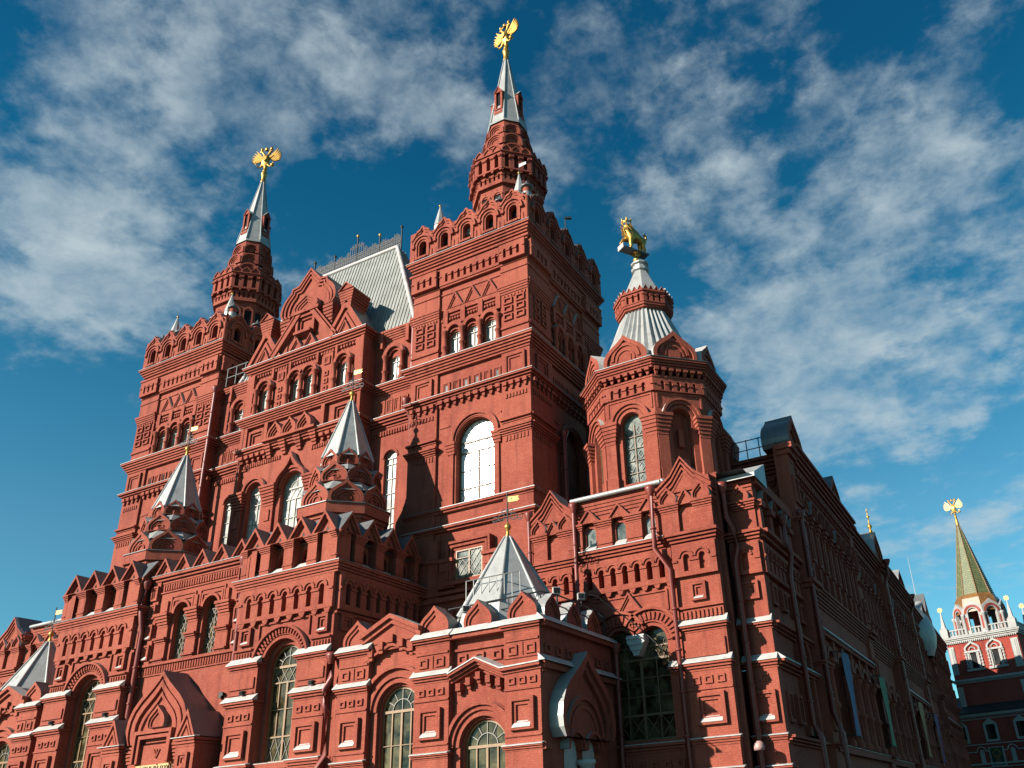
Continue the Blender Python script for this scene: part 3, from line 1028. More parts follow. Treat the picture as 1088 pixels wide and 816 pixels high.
# ------------------------------------------------------------------ gabled centre block
def centre():
    sec = Sec('gabled_centre')
    w = sec.w
    f = FY(35.5)
    X0, X1 = -43.2, -32.9
    dm = -.25
    wins = [(-41.5, .66, 22.2), (-38.2, .98, 21.9), (-34.75, .66, 22.2)]
    up = [-41.55, -38.72, -37.52, -34.6]
    holes = [arch(u, 17.6, zs, r, 14) for u, r, zs in wins] + [arch(u, 27.75, 29.35, .36, 8) for u in up]
    wall(w, f, X0, X1, 8.0, 31.65, holes, dm, .5)
    body(w, rectpath(X0, X1, 35.75, 38.4), 8, 31.65, BRICK) if False else None
    for g, a, b in ((FX(X1), 35.5, 37.5), (FXL(X0), -37.5, -35.5)):
        wall(w, g, a, b, 8, 31.65, (), 0)
    box(w, f, X0, X0+.25, 8, 31.65, -.4, 0, BRICK); box(w, f, X1-.25, X1, 8, 31.65, -.4, 0, BRICK)
    for u, r, zs in wins:
        archivolt(w, f, u, zs, r+.02, r+.16, dm-.02, dm+.12)
        archivolt(w, f, u, zs, r+.18, r+.36, dm-.02, dm+.24, None, ZINC, 16, 0, 180)
        sty = 'fanlat'
        window(f, u, 17.6, zs, r, dm-.4, G_BR, PALEF, sty, .06)
    # keel hood on the middle window
    u, r, zs = wins[1]
    A = [(u+(r+.40)*math.cos(rad(a)), zs+(r+.40)*math.sin(rad(a))) for a in range(0, 66, 6)]+[(u+.28, zs+r+.72), (u+.10, zs+r+1.05), (u, zs+r+1.28)]
    B = [(u+(r+.20)*math.cos(rad(a)), zs+(r+.20)*math.sin(rad(a))) for a in range(0, 66, 6)]+[(u+.22, zs+r+.42), (u+.08, zs+r+.70), (u, zs+r+.9)]
    A = A+[(2*u-x, z) for x, z in reversed(A[:-1])]; B = B+[(2*u-x, z) for x, z in reversed(B[:-1])]
    strip(w, f, A, B, dm-.05, dm+.42, BRICK, ZINC)
    # piers between lower windows with stacked capitals
    for u, hw_ in ((-40.0, .42), (-36.4, .42), (-42.75, .36), (-33.5, .5)):
        box(w, f, u-hw_, u+hw_, 8, 20.9, dm-.02, dm+.16, BRICK)
        for k in range(7):
            z = 20.9+k*.2
            box(w, f, u-hw_-.04-.035*k, u+hw_+.04+.035*k, z, z+.15, dm-.02, dm+.2+.05*k, BRICK)
        box(w, f, u-hw_*.5, u+hw_*.5, 19.9, 20.6, dm, dm+.24, BRICK)
    for a, b, z in ((X0, -42.5, 23.9), (-33.8, X1, 23.9)):
        box(w, f, a, b, z, z+.12, dm-.02, dm+.10, BRICK)
    dentils(w, f, X0+.2, -39.5, 24.05, 24.32, dm, dm+.08, .2, .5)
    dentils(w, f, -36.9, X1-.2, 24.05, 24.32, dm, dm+.08, .2, .5)
    P = [(X0, 37.4), (X0, 35.5), (X1, 35.5), (X1, 37.4)]
    P = [(X0, 37.4), (X0, 35.55), (X1, 35.55), (X1, 37.4)]
    corn(sec, P, 24.85, 25.32, .02, .26, 3, False, FLASH, .02, .04)
    pendants(w, f, X0+.1, -40.6, 24.88, .5, dm, dm+.36, .5)
    pendants(w, f, -36.1, X1-.1, 24.88, .5, dm, dm+.36, .5)
    # three keel gables on a corbelled shelf
    for k in range(5):
        z = 24.3+.2*k
        for s in (-1.95, -.65, .65, 1.95):
            box(w, f, -38.5+s-.16-.03*k, -38.5+s+.16+.03*k, z, z+.17, dm, dm+.16+.08*k, BRICK)
    box(w, f, -40.75, -36.2, 25.3, 25.46, dm, .42, BRICK, ZINC)
    for s in (-1.27, 0, 1.27):
        kok(w, f, -38.5+s, 25.47, .62, 1.2, dm, .30, DARKZ, 'ogee', 4, .09)
    for u in (-41.8, -34.45, -33.4+.1):
        pw = .62 if u < -34 else .0
        if pw:
            panel(w, f, u-.68, u+.68, 25.42, 26.62, dm, w=.16, deep=.16, proud=.06)
    for u in (-42.75, -40.9, -35.95, -33.45):
        box(w, f, u-.14, u+.14, 25.35, 26.95, dm, .02, BRICK)
    corn(sec, P, 26.95, 27.6, .02, .36, 5, False, FLASH, .03, .12)
    # upper lights between columns
    for u in up:
        window(f, u, 27.72, 29.35, .36, dm-.14, G_UP, PALEF, 'simple', .05)
        archivolt(w, f, u, 29.72, .36, .50, dm-.02, dm+.16, n=10)
        archivolt(w, f, u, 29.72, .52, .74, dm-.02, dm+.34, None, ZINC, 12)
    for u in (-42.2, -40.9, -39.35, -38.12, -36.9, -35.25, -33.95):
        sec.col(f, u, 27.7, 29.72, dm+.26, .155)
    for u in (-40.15, -36.05, -42.85, -33.25):
        box(w, f, u-.42, u+.42, 27.65, 31.0, dm-.02, dm+.10, BRICK) if abs(u+38) < 3 else box(w, f, u-.3, u+.3, 27.65, 31.0, dm-.02, .015, BRICK)
        panel(w, f, u-.26, u+.26, 29.95, 30.55, dm+.1, w=.10, deep=.05, proud=.04)
        for z in (28.0, 28.55, 29.1):
            panel(w, f, u-.17, u+.17, z, z+.36, dm+.1, w=.09, deep=.05, proud=.03, rings=1)
    for u in (-40.9, -39.35, -36.9, -35.25):
        box(w, f, u-.09, u+.09, 30.3, 31.2, dm-.02, dm+.22, BRICK)
    dentils(w, f, X0+.2, X1-.2, 30.82, 31.0, dm, dm+.14, .24, .5)
    corn(sec, P, 31.05, 31.65, .0, .34, 4, False, DARKZ, .02, .05)
    o = sec.done()
    # stepped central gable -------------------------------------------------
    g = Sec('stepped_gable')
    w = g.w
    H = [(2.25, 34.6), (2.5, 34.95), (2.52, 35.35), (2.40, 35.8), (2.15, 36.2), (1.85, 36.5), (1.66, 36.68), (1.62, 36.98), (1.02, 37.05), (0, 38.25)]
    def outl(k):
        pts = []
        for (x, z) in H:
            zz_ = 34.6+(z-34.6)*(1-k*.75)
            pts.append((max(0, x*(1-k)), zz_))
        return [(AX+x, z) for x, z in pts]+[(AX-x, z) for x, z in reversed(pts[:-1])]
    nest(w, f, outl, [1-0, 1-.09, 1-.17, 1-.25, 1-.33], [0, 0, 0, 0, 0], -1.9, BRICK) if False else None
    ks = [0, .07, .13, .19, .25, .31]
    dd = [.20, .10, .18, .06, .12, .0]
    Ls = [outl(k) for k in ks]
    n = len(Ls[0])
    for i in range(n):
        a, b = Ls[0][i], Ls[0][(i+1) % n]
        mm = DARKZ if not (abs(a[1]-34.6) < .01 and abs(b[1]-34.6) < .01) else BRICK
        w.face([f.p(*a, -1.5), f.p(*b, -1.5), f.p(*b, .2), f.p(*a, .2)], mm)
    for i in range(len(Ls)-1):
        A, B = Ls[i], Ls[i+1]
        for k in range(n-1):
            j = k+1
            w.face([f.p(*A[k], dd[i]), f.p(*A[j], dd[i]), f.p(*B[j], dd[i]), f.p(*B[k], dd[i])], BRICK)
            w.face([f.p(*B[j], dd[i+1]), f.p(*B[k], dd[i+1]), f.p(*B[k], dd[i]), f.p(*B[j], dd[i])], BRICK)
    for t in tess([Ls[-1]]):
        w.face([f.p(u, z, dd[-1]) for u, z in t], BRICK)
    for t in tess([Ls[0]]):
        w.face([f.p(u, z, -1.5) for u, z in t], DARKZ)
    # body below, framed niche, pediment and small triangles
    prism(w, f, rect(AX-2.3, AX+2.3, 31.65, 34.6), -1.4, -.02, BRICK, DARKZ)
    for s in (-1, 1):
        for k in range(6):
            z = 33.0+k*.26
            box(w, f, AX+s*1.95-.34-.02*k, AX+s*1.95+.34+.02*k, z, z+.2, -.05, .06+.035*k, BRICK)
        box(w, f, AX+s*1.95-.32, AX+s*1.95+.32, 31.65, 33.0, -.05, .06, BRICK)
        bar(w, f, (AX+s*.55, 34.5), (AX+s*2.7, 31.7), .32, -.05, .34, BRICK)
        bar(w, f, (AX+s*.95, 34.5), (AX+s*2.95, 31.9), .12, -.05, .36, BRICK)
    panel(w, f, AX-.85, AX+.85, 32.7, 34.4, -.02, w=.2, deep=.16, proud=.12)
    box(w, f, AX-.75, AX+.75, 32.75, 32.95, -.05, .5, BRICK, ZINC)
    box(w, f, AX-1.25, AX+1.25, 34.45, 34.68, -.05, .42, BRICK, DARKZ)
    kok(w, f, AX, 34.68, 1.12, 1.3, -.1, .40, DARKZ, 'ogee', 4, .07)
    for s in (-.62, .62):
        kok(w, f, AX+s, 31.68, .6, 1.0, -.05, .28, ZINC, 'tri', 3, .07)
    # flanking triangular gables with little gabled piers
    for s in (-1, 1):
        u = AX+s*3.6
        for hw_, h_, d in ((1.62, 2.5, .22), (1.40, 2.15, .12), (1.05, 1.62, .22), (.85, 1.3, .05)):
            pass
        shp = lambda q, u=u: tri(u, 31.67+(1-q)*.12, 1.62*q, 2.6*q)
        L0 = [shp(1), shp(.80), shp(.62), shp(.46), shp(.3)]
        d5 = [.26, .10, .22, .06, .14]
        for i in range(3):
            a, b = L0[0][i], L0[0][(i+1) % 3]
            w.face([f.p(*a, -1.6), f.p(*b, -1.6), f.p(*b, .26), f.p(*a, .26)], DARKZ)
        for i in range(4):
            A, B = L0[i], L0[i+1]
            for k in range(3):
                j = (k+1) % 3
                w.face([f.p(*A[k], d5[i]), f.p(*A[j], d5[i]), f.p(*B[j], d5[i]), f.p(*B[k], d5[i])], BRICK)
                w.face([f.p(*B[j], d5[i+1]), f.p(*B[k], d5[i+1]), f.p(*B[k], d5[i]), f.p(*B[j], d5[i])], BRICK)
        w.face([f.p(*p, d5[-1]) for p in L0[-1]], BRICK)
        w.face([f.p(*p, -1.6) for p in L0[0]], DARKZ)
        for sg in (-1, 1):     # dentils along the raking sides
            for k in range(9):
                t = (k+.6)/9.5
                uu = u+sg*1.32*(1-t); zz_ = 31.72+2.1*t
                box(w, f, uu-.06, uu+.06, zz_, zz_+.13, .08, .2, BRICK)
        kok(w, f, u, 31.75, .5, .95, .0, .24, ZINC, 'tri', 3, .06)
        for k in range(5):
            z = 34.0+.2*k
            e = .05*k
            box(w, f, u-.45-e, u+.45+e, z, z+.17, -1.3-e*.3, .26+e*.4, BRICK, DARKZ)
        box(w, f, u-.40, u+.40, 33.6, 34.1, -1.2, .24, BRICK)
        kok(w, f, u, 34.98, .68, .62, -1.4, .42, DARKZ, 'tri', 2, .10)
    g.done()
    # hipped tent roof
    r = MB()
    e = [(-45.9, 36.95, 31.75), (-29.9, 36.95, 31.75), (-29.9, 43.2, 31.75), (-45.9, 43.2, 31.75)]
    t = [(-42.6, 39.5, 41.15), (-33.95, 39.5, 41.15), (-33.95, 40.4, 41.15), (-42.6, 40.4, 41.15)]
    def lerp(p, q, k): return tuple(a+(b-a)*k for a, b in zip(p, q))
    for i in range(4):
        a, b, c, d = e[i], e[(i+1) % 4], t[(i+1) % 4], t[i]
        r.face([a, b, c, d], ROOF)
        if i in (0, 1):        # standing seams running up the slope
            nrm = (Vector(b)-Vector(a)).cross(Vector(d)-Vector(a)).normalized()
            N = 52 if i == 0 else 20
            for k in range(1, N):
                p = Vector(lerp(a, b, k/N)); 
                q = Vector(lerp(d, c, 0))
                # seam goes straight up until it meets the hip
                du = (Vector(b)-Vector(a)); L = du.length; x = L*k/N
                xl = (Vector(d)-Vector(a)).dot(du.normalized()); xr = (Vector(c)-Vector(a)).dot(du.normalized())
                upv = (Vector(d)-Vector(a)); upv = upv-du.normalized()*upv.dot(du.normalized())
                tt = 1.0
                if x < xl: tt = x/xl
                if x > xr: tt = (L-x)/(L-xr)
                q = p+upv*tt
                s2 = du.normalized()*.022
                r.face([p-s2+nrm*.045, p+s2+nrm*.045, q+s2+nrm*.045, q-s2+nrm*.045], ROOF)
                r.face([p+s2, p+s2+nrm*.045, q+s2+nrm*.045, q+s2], ROOF)
                r.face([p-s2+nrm*.045, p-s2, q-s2, q-s2+nrm*.045], ROOF)
    r.face(t, ROOF)
    ro = r.build('roof', MUSEUM)
    rg = MB()
    for a, b in ((t[0], t[1]), (t[1], e[1]), (t[0], e[0])):
        tube(rg, [a, b], .17, WHITE, 6)
    rg.build('ridge_cap', ro)
    # wrought iron cresting
    c = MB()
    fr = FY(39.9)
    Lx, Rx, zb = -42.6, -33.95, 41.2
    N = 40
    for k in range(N+1):
        u = Lx+(Rx-Lx)*k/N
        q = 1-abs(u-(Lx+Rx)/2)/((Rx-Lx)/2)
        h = 1.35+.3*math.sin(k*math.pi/5)**2+(1.0*max(0, (q-.72)/.28))
        bar(c, fr, (u, zb), (u, zb+h), .045, -.02, .02, IRON)
        if k < N:
            u2 = Lx+(Rx-Lx)*(k+1)/N
            for z0_, z1_ in ((.15, .72), (.72, 1.25)):
                bar(c, fr, (u, zb+z0_), (u2, zb+z1_), .05, -.02, .02, IRON)
                bar(c, fr, (u, zb+z1_), (u2, zb+z0_), .05, -.02, .02, IRON)
            if k % 2 == 0:
                for s in range(8):
                    a0, a1 = math.pi*2*s/8, math.pi*2*(s+1)/8
                    bar(c, fr, (u+.13*math.cos(a0), zb+h*.86+.15*math.sin(a0)), (u+.13*math.cos(a1), zb+h*.86+.15*math.sin(a1)), .045, -.02, .02, IRON)
    for z in (.12, .72, 1.25):
        bar(c, fr, (Lx, zb+z), (Rx, zb+z), .05, -.03, .03, IRON)
    for u, h in ((Lx, 2.0), (Rx, 2.0), ((Lx+Rx)/2, 2.9), (Lx+2.1, 1.8), (Rx-2.1, 2.1)):
        tube(c, [fr.p(u, zb-.1, 0), fr.p(u, zb+h, 0)], .06, IRON, 6)
        x, y, _ = fr.p(u, 0, 0)
        lathe(c, x, y, [(0, zb+h-.08), (.13, zb+h+.02), (.10, zb+h+.16), (0, zb+h+.24)], GOLD if h > 2 else IRON, 8)
    c.build('ridge_cresting', ro)
ROOF = plain_mat('standing_seam_zinc', (0.235, 0.24, 0.215), .5, .2, .16, 1.2)
centre()

def recess(x0, x1, uw, us, mirror=False):
    """set-back wall linking the centre block with a tower"""
    sec = Sec('link_wall')
    w = sec.w
    f = FY(36.7)
    holes = [arch(uw, 27.7, 29.2, .36, 8), arch(us, 17.4, 22.5, .46, 10)]
    wall(w, f, x0, x1, 8, 31.6, holes, 0, .5)
    window(f, uw, 27.68, 29.2, .36, -.14, G_UP, PALEF, 'simple', .05)
    window(f, us, 17.4, 22.5, .46, -.25, G_BR, PALEF, 'tall', .05)
    archivolt(w, f, uw, 29.6, .38, .52, -.02, .16, n=10)
    archivolt(w, f, uw, 29.6, .55, .82, -.02, .34, None, ZINC, 12)
    for s in (-.66, .66):
        sec.col(f, uw+s, 27.65, 29.65, .22, .15)
    archivolt(w, f, us, 22.5, .5, .62, -.02, .06, n=10)
    P = [(x0, 36.7), (x1, 36.7)]
    corn(sec, P, 26.9, 27.55, .05, .4, 5, False, FLASH, .03, .1)
    corn(sec, P, 24.55, 25.2, .05, .42, 4, False, FLASH, .03, .06)
    dentils(w, f, x0, x1, 24.05, 24.35, -.01, .10, .2, .5)
    for k in (-1.0, -.33, .33, 1.0):
        panel(w, f, uw+k*.9-.26, uw+k*.9+.26, 25.5, 26.5, 0, w=.1, deep=.06, proud=.03)
    for k in range(5):
        box(w, f, x0, x1, 30.85+k*.15, 30.99+k*.15, -.02, .05+.06*k, BRICK, DARKZ if k == 4 else None)
    for s in (-1, 1):
        box(w, f, uw+s*1.05-.12, uw+s*1.05+.12, 30.3, 31.55, -.02, .3, BRICK)
    sec.done()
recess(-32.95, -29.3, -31.2, -31.25)
recess(-47.0, -43.15, -44.9, -44.95)

# ------------------------------------------------------------------ lower bays with zigzag parapets
def gallery(sec, f, u0, n, pitch, zs=13.64, zc=14.84, hgt=1.12, d=.0, roof=2.6, glass=None):
    """row of openings between capped pillars under pointed gables, starting at u0"""
    w = sec.w
    u1 = u0+n*pitch
    glass = glass or G_BLK
    hl = [arch(u0+(i+.5)*pitch, zs+.12, zc-.38, .36, 8) for i in range(n)]
    prism(w, f, rect(u0, u1, zs, zc+.4), d-.95, d-.5, BRICK, None, hl, None)
    for i in range(n):
        pn = MB()
        c = u0+(i+.5)*pitch
        for t in tess([arch(c, zs+.12, zc-.38, .36, 8)]):
            pn.face([f.p(u, z, d-.7) for u, z in t], glass)
        sec.sub(pn, 'gallery_opening')
        slope_sill(sec.fl, f, c-.42, c+.42, zs+.03, d-.5, d-.03, WHITE, .20)
    for i in range(n+1):
        c = u0+i*pitch
        a, b = max(u0, c-.30), min(u1, c+.30)
        box(w, f, a, b, zs, zc, d-.55, d, BRICK)
        for k in range(4):
            e = .03+.045*k
            box(w, f, a-(e if a > u0 else 0), b+(e if b < u1 else 0), zc+.085*k, zc+.083*(k+1), d-.55, d+.04+.05*k, BRICK, DARKZ if k == 3 else None)
        box(w, f, a, b, zs+.28, zs+.34, d-.5, d+.04, BRICK)
    for i in range(n):
        kok(w, f, u0+(i+.5)*pitch, zc+.35, pitch*.5, hgt, d-roof, d+.14, DARKZ, 'tri', 3, .13, None)
        c = u0+(i+.5)*pitch
        pn = MB()
        pn.face([f.p(c-.15, zc+.42, d-.115), f.p(c+.15, zc+.42, d-.115), f.p(c, zc+.70, d-.115)], G_BLK)  # flat black triangle painted in for the dark of a small opening
        sec.sub(pn, 'dark_gable_inset')

def bay(xl, xr, lab=None):
    sec = Sec('bay')
    w = sec.w
    yf, yb = 29.45, 36.3
    f = FY(yf)
    uc = (xl+xr)/2
    zsp = 9.2
    wall(w, f, xl, xr, 0, 11.4, [arch(uc, 4.9, zsp, 1.22, 16)], 0, .6)
    wall(w, f, xl, xr, 11.4, 13.2, [rect(xl+.1, xr-.1, 11.5, 12.9)], 0, .5, floor=BRICK)
    for g, a, b in ((FX(xr), yf, yb), (FXL(xl), -yb, -yf)):
        wall(w, g, a, b, 0, 11.3, (), 0)
        wall(w, g, a, b, 11.3, 13.7, [rect(a+.1, b-.1, 11.5, 12.9)], 0, .5, floor=BRICK)
        # the flank repeats bands, slots and gallery
        m0 = a if g.n[0] > 0 else b-5.9
        slots(w, g, [m0+.55+k*.72 for k in range(8)], 11.62, 12.66, .30, .24, m0, m0+5.9, 11.35, 13.15, deep=.6)
        for z0, z1, d0, d1 in ((11.18, 11.3, .02, .12), (4.55, 4.88, .05, .3)):
            box(w, g, a, b, z0, z1, -.1, d1, BRICK)
        for k in (0, 1):
            u = m0+.75+k*4.4
            panel(w, g, u-.42, u+.42, 10.42, 11.18, .02, w=.12, deep=.08)
            panel(w, g, u-.52, u+.52, 5.17, 6.4, .02, w=.14, deep=.10)
        for z0, z1, d in ((9.1, 9.42, .3), (7.4, 7.72, .34)):
            stepbox(w, g, a, a+1.6 if g.n[0] > 0 else b, z0, z1, .1, d, 3, None, False) if g.n[0] > 0 else None
    # window surround
    window(f, uc, 4.9, zsp-.02, .98, -.55, G_LOW, WOOD, 'fanlat', .075)
    archivolt(w, f, uc, zsp, .98, 1.22, -.58, -.30, n=16)
    box(w, f, uc-1.22, uc-.98, 4.9, zsp, -.58, -.30, BRICK); box(w, f, uc+.98, uc+1.22, 4.9, zsp, -.58, -.30, BRICK)
    archivolt(w, f, uc, zsp, 1.22, 1.36, -.02, .05, n=16)
    A0 = 1.40
    archivolt(w, f, uc, zsp, A0, A0+.32, -.02, .08, n=18)
    for k in range(25):      # radial dentils in the arch
        a = math.pi*(k+.5)/25
        ca, sa = math.cos(a), math.sin(a)
        bar(w, f, (uc+(A0+.06)*ca, zsp+(A0+.06)*sa), (uc+(A0+.30)*ca, zsp+(A0+.30)*sa), .085, .05, .17, BRICK)
    archivolt(w, f, uc, zsp, A0+.32, A0+.44, -.02, .26, None, DARKZ, 18)
    # piers
    pl, pr = (xl, uc-1.24), (uc+1.24, xr)
    for a, b in (pl, pr):
        box(w, f, a, b, 0, 9.15, -.1, .25, BRICK)
        m_ = (a+b)/2
        stepbox(w, f, a, b, 9.12, 9.42, .27, .44, 3)
        slope_sill(sec.fl, f, a-.12, b+.12, 9.44, -.02, .48, WHITE, .16)
        stepbox(w, f, a, b, 7.36, 7.70, .27, .46, 3)
        slope_sill(sec.fl, f, a-.14, b+.14, 7.72, .22, .52, WHITE, .13)
        stepbox(w, f, a, b, 4.52, 4.86, .28, .44, 3)
        slope_sill(sec.fl, f, a-.1, b+.1, 4.88, .2, .48, WHITE, .06)
        box(w, f, a+.12, b-.12, 8.25, 8.75, .2, .32, BRICK)
        box(w, f, a+.12, b-.12, 8.0, 8.06, .2, .31, BRICK)
        for s in (-.52, 0, .52):
            panel(w, f, m_+s-.17, m_+s+.17, 6.84, 7.12, .25, w=.07, deep=.05, proud=.02, rings=1)
        box(w, f, a, b, 6.6, 6.68, .2, .31, BRICK)
        panel(w, f, m_-.62, m_+.62, 5.14, 6.36, .25, w=.15, sill=WHITE, deep=.12)
        lamp = MB()
        box(lamp, f, m_+.06, m_+.28, 7.97, 8.16, .25, .42, IRON); box(lamp, f, m_+.08, m_+.26, 8.0, 8.14, .42, .45, G_BLK)
        sec.sub(lamp, 'floodlight')
        # frieze above pier
        a2, b2 = (a, uc-1.86) if m_ < uc else (uc+1.86, b)
        box(w, f, a2, b2, 9.55, 10.08, -.02, .10, BRICK)
        dentils(w, f, a2+.08, b2-.05, 9.62, 9.98, .08, .17, .19, .45)
        box(w, f, a2, b2, 10.08, 10.16, -.02, .22, BRICK)
        q = (a2+b2)/2
        panel(w, f, (a2+b2)/2-.36, (a2+b2)/2+.36, 10.36, 11.2, 0, w=.13, sill=WHITE, deep=.12)
    box(w, f, uc-1.55, uc+1.55, 11.2, 11.28, -.02, .09, BRICK)
    for s in (-1, 1):
        box(w, f, uc+s*1.62-.04, uc+s*1.62+.04, 10.4, 11.28, -.02, .09, BRICK)
    slope_sill(sec.fl, f, uc-1.24, uc+1.24, 4.88, -.5, .1, WHITE, .08)
    box(w, f, uc-1.24, uc+1.24, 4.6, 4.86, -.3, .08, BRICK)
    # slot arcade, cornice, gallery
    n = 7; p = .79
    slots(w, f, [uc+(k-3)*p for k in range(n)], 11.66, 12.66, .30, .22, xl, xr, 11.45, 13.15, deep=.6)
    for k in range(8):
        u = uc+(k-3.5)*p
        prism(w, f, [(u-.20, 11.45), (u-.10, 11.22), (u+.10, 11.22), (u+.20, 11.45)], -.02, .20, BRICK)
    P = [(xl, yb), (xl, yf), (xr, yf), (xr, yb)]
    corn(sec, P, 13.1, 13.62, .24, .42, 4, False, DARKZ, .02, .02)
    pt = (xr-xl)/4
    g = FY(yf-.25)
    gallery(sec, g, xl-.06, 4, (xr-xl+.12)/4)
    gr = FX(xr+.06)
    gallery(sec, gr, yf-.25, 4, 1.56, roof=2.2)
    gallery(sec, FXL(xl-.06), -(yf-.25)-6.24, 4, 1.56, roof=2.2)
    cap(w, rectpath(xl, xr, yf, yb), 15.0, DARKZ)
    sec.done(lab)
bay(-34.1, -27.95, 'projecting brick bay with zigzag gables beside the sunlit tower')
bay(-48.4, -42.05, 'projecting brick bay with zigzag gables left of the entrance portal')

# ------------------------------------------------------------------ wall between the bays
def middle_wall():
    sec = Sec('entrance_wall')
    w = sec.w
    x0, x1 = -42.05, -34.1
    f = FY(29.95)
    wins = [-39.17, -36.95]
    hl = [arch(u, 10.55, 12.98, .55, 12) for u in wins]
    wall(w, f, x0, x1, 0, 15.3, hl, 0, .5)
    for u in wins:
        window(f, u, 10.5, 12.98, .55, -.35, G_LOW, WOODD, 'lat', .05)
        archivolt(w, f, u, 12.98, .56, .70, -.02, .12, n=12)
    for u, hw in ((-38.06, .46), (-40.35, .5), (-35.75, .5)):
        box(w, f, u-hw*.8, u+hw*.8, 10.55, 12.4, -.02, .16, BRICK)
        stepbox(w, f, u-hw*.7, u+hw*.7, 12.3, 13.05, .18, .44, 5, WHITE)
        stepbox(w, f, u-hw*.7, u+hw*.7, 11.45, 11.75, .18, .34, 3, WHITE)
        stepbox(w, f, u-hw*.75, u+hw*.75, 10.5, 10.68, .18, .28, 2, WHITE)
        box(w, f, u-.10, u+.10, 13.2, 13.75, -.02, .14, BRICK)
    # square label moulds
    for u in wins:
        for e, z in ((.80, 13.78), (.95, 14.02)):
            A = [(u+e, 13.0), (u+e, z), (u-e, z), (u-e, 13.0)]
            B = [(u+e-.09, 13.0), (u+e-.09, z-.09), (u-e+.09, z-.09), (u-e+.09, 13.0)]
            strip(w, f, A, B, -.02, .07, BRICK)
    for u in (-41.4, -34.75):
        box(w, f, u-.32, u+.32, 10.4, 15.1, -.02, .12, BRICK)
        for z in (10.7, 11.8, 12.9, 13.9):
            panel(w, f, u-.26, u+.26, z, z+.8, .12, w=.09, sill=WHITE if z < 12 else None, deep=.06)
    box(w, f, x0, x1, 14.25, 14.32, -.02, .07, BRICK)
    dentils(w, f, -40.9, -35.2, 14.38, 14.72, -.01, .09, .19, .5)
    dentils(w, f, x0+.1, -41.1, 14.38, 14.72, -.01, .09, .19, .5)
    P = [(x0, 29.95), (x1, 29.95)]
    corn(sec, P, 14.8, 15.25, .04, .30, 3, False, DARKZ, .015, .02)
    n = 5; p = 1.47
    for k in range(n):
        kok(w, f, AX+(k-2)*p, 15.24, p/2, 1.05, -2.8, .18, DARKZ, 'tri', 3, .10)
        c = AX+(k-2)*p
        pn = MB(); pn.face([f.p(c-.15, 15.30, -.015), f.p(c+.15, 15.30, -.015), f.p(c, 15.56, -.015)], G_BLK)  # black face in place of a dark opening in the gable
        sec.sub(pn, 'dark_gable_inset')
    box(w, f, x0, x1, 10.36, 10.5, -.02, .16, BRICK, DARKZ)
    dentils(w, f, x0+.1, x1-.1, 9.95, 10.3, -.01, .10, .19, .5)
    box(w, f, x0, x1, 9.86, 9.94, -.02, .07, BRICK)
    cap(w, rectpath(x0, x1, 29.95, 36), 15.0, DARKZ)
    # a dark lantern box on the wall
    lb = MB()
    box(lb, f, -35.42, -35.26, 8.15, 8.45, 0, .14, IRON); box(lb, f, -35.24, -35.12, 8.25, 8.4, .02, .18, IRON)
    sec.sub(lb, 'floodlight')
    sec.done()
middle_wall()

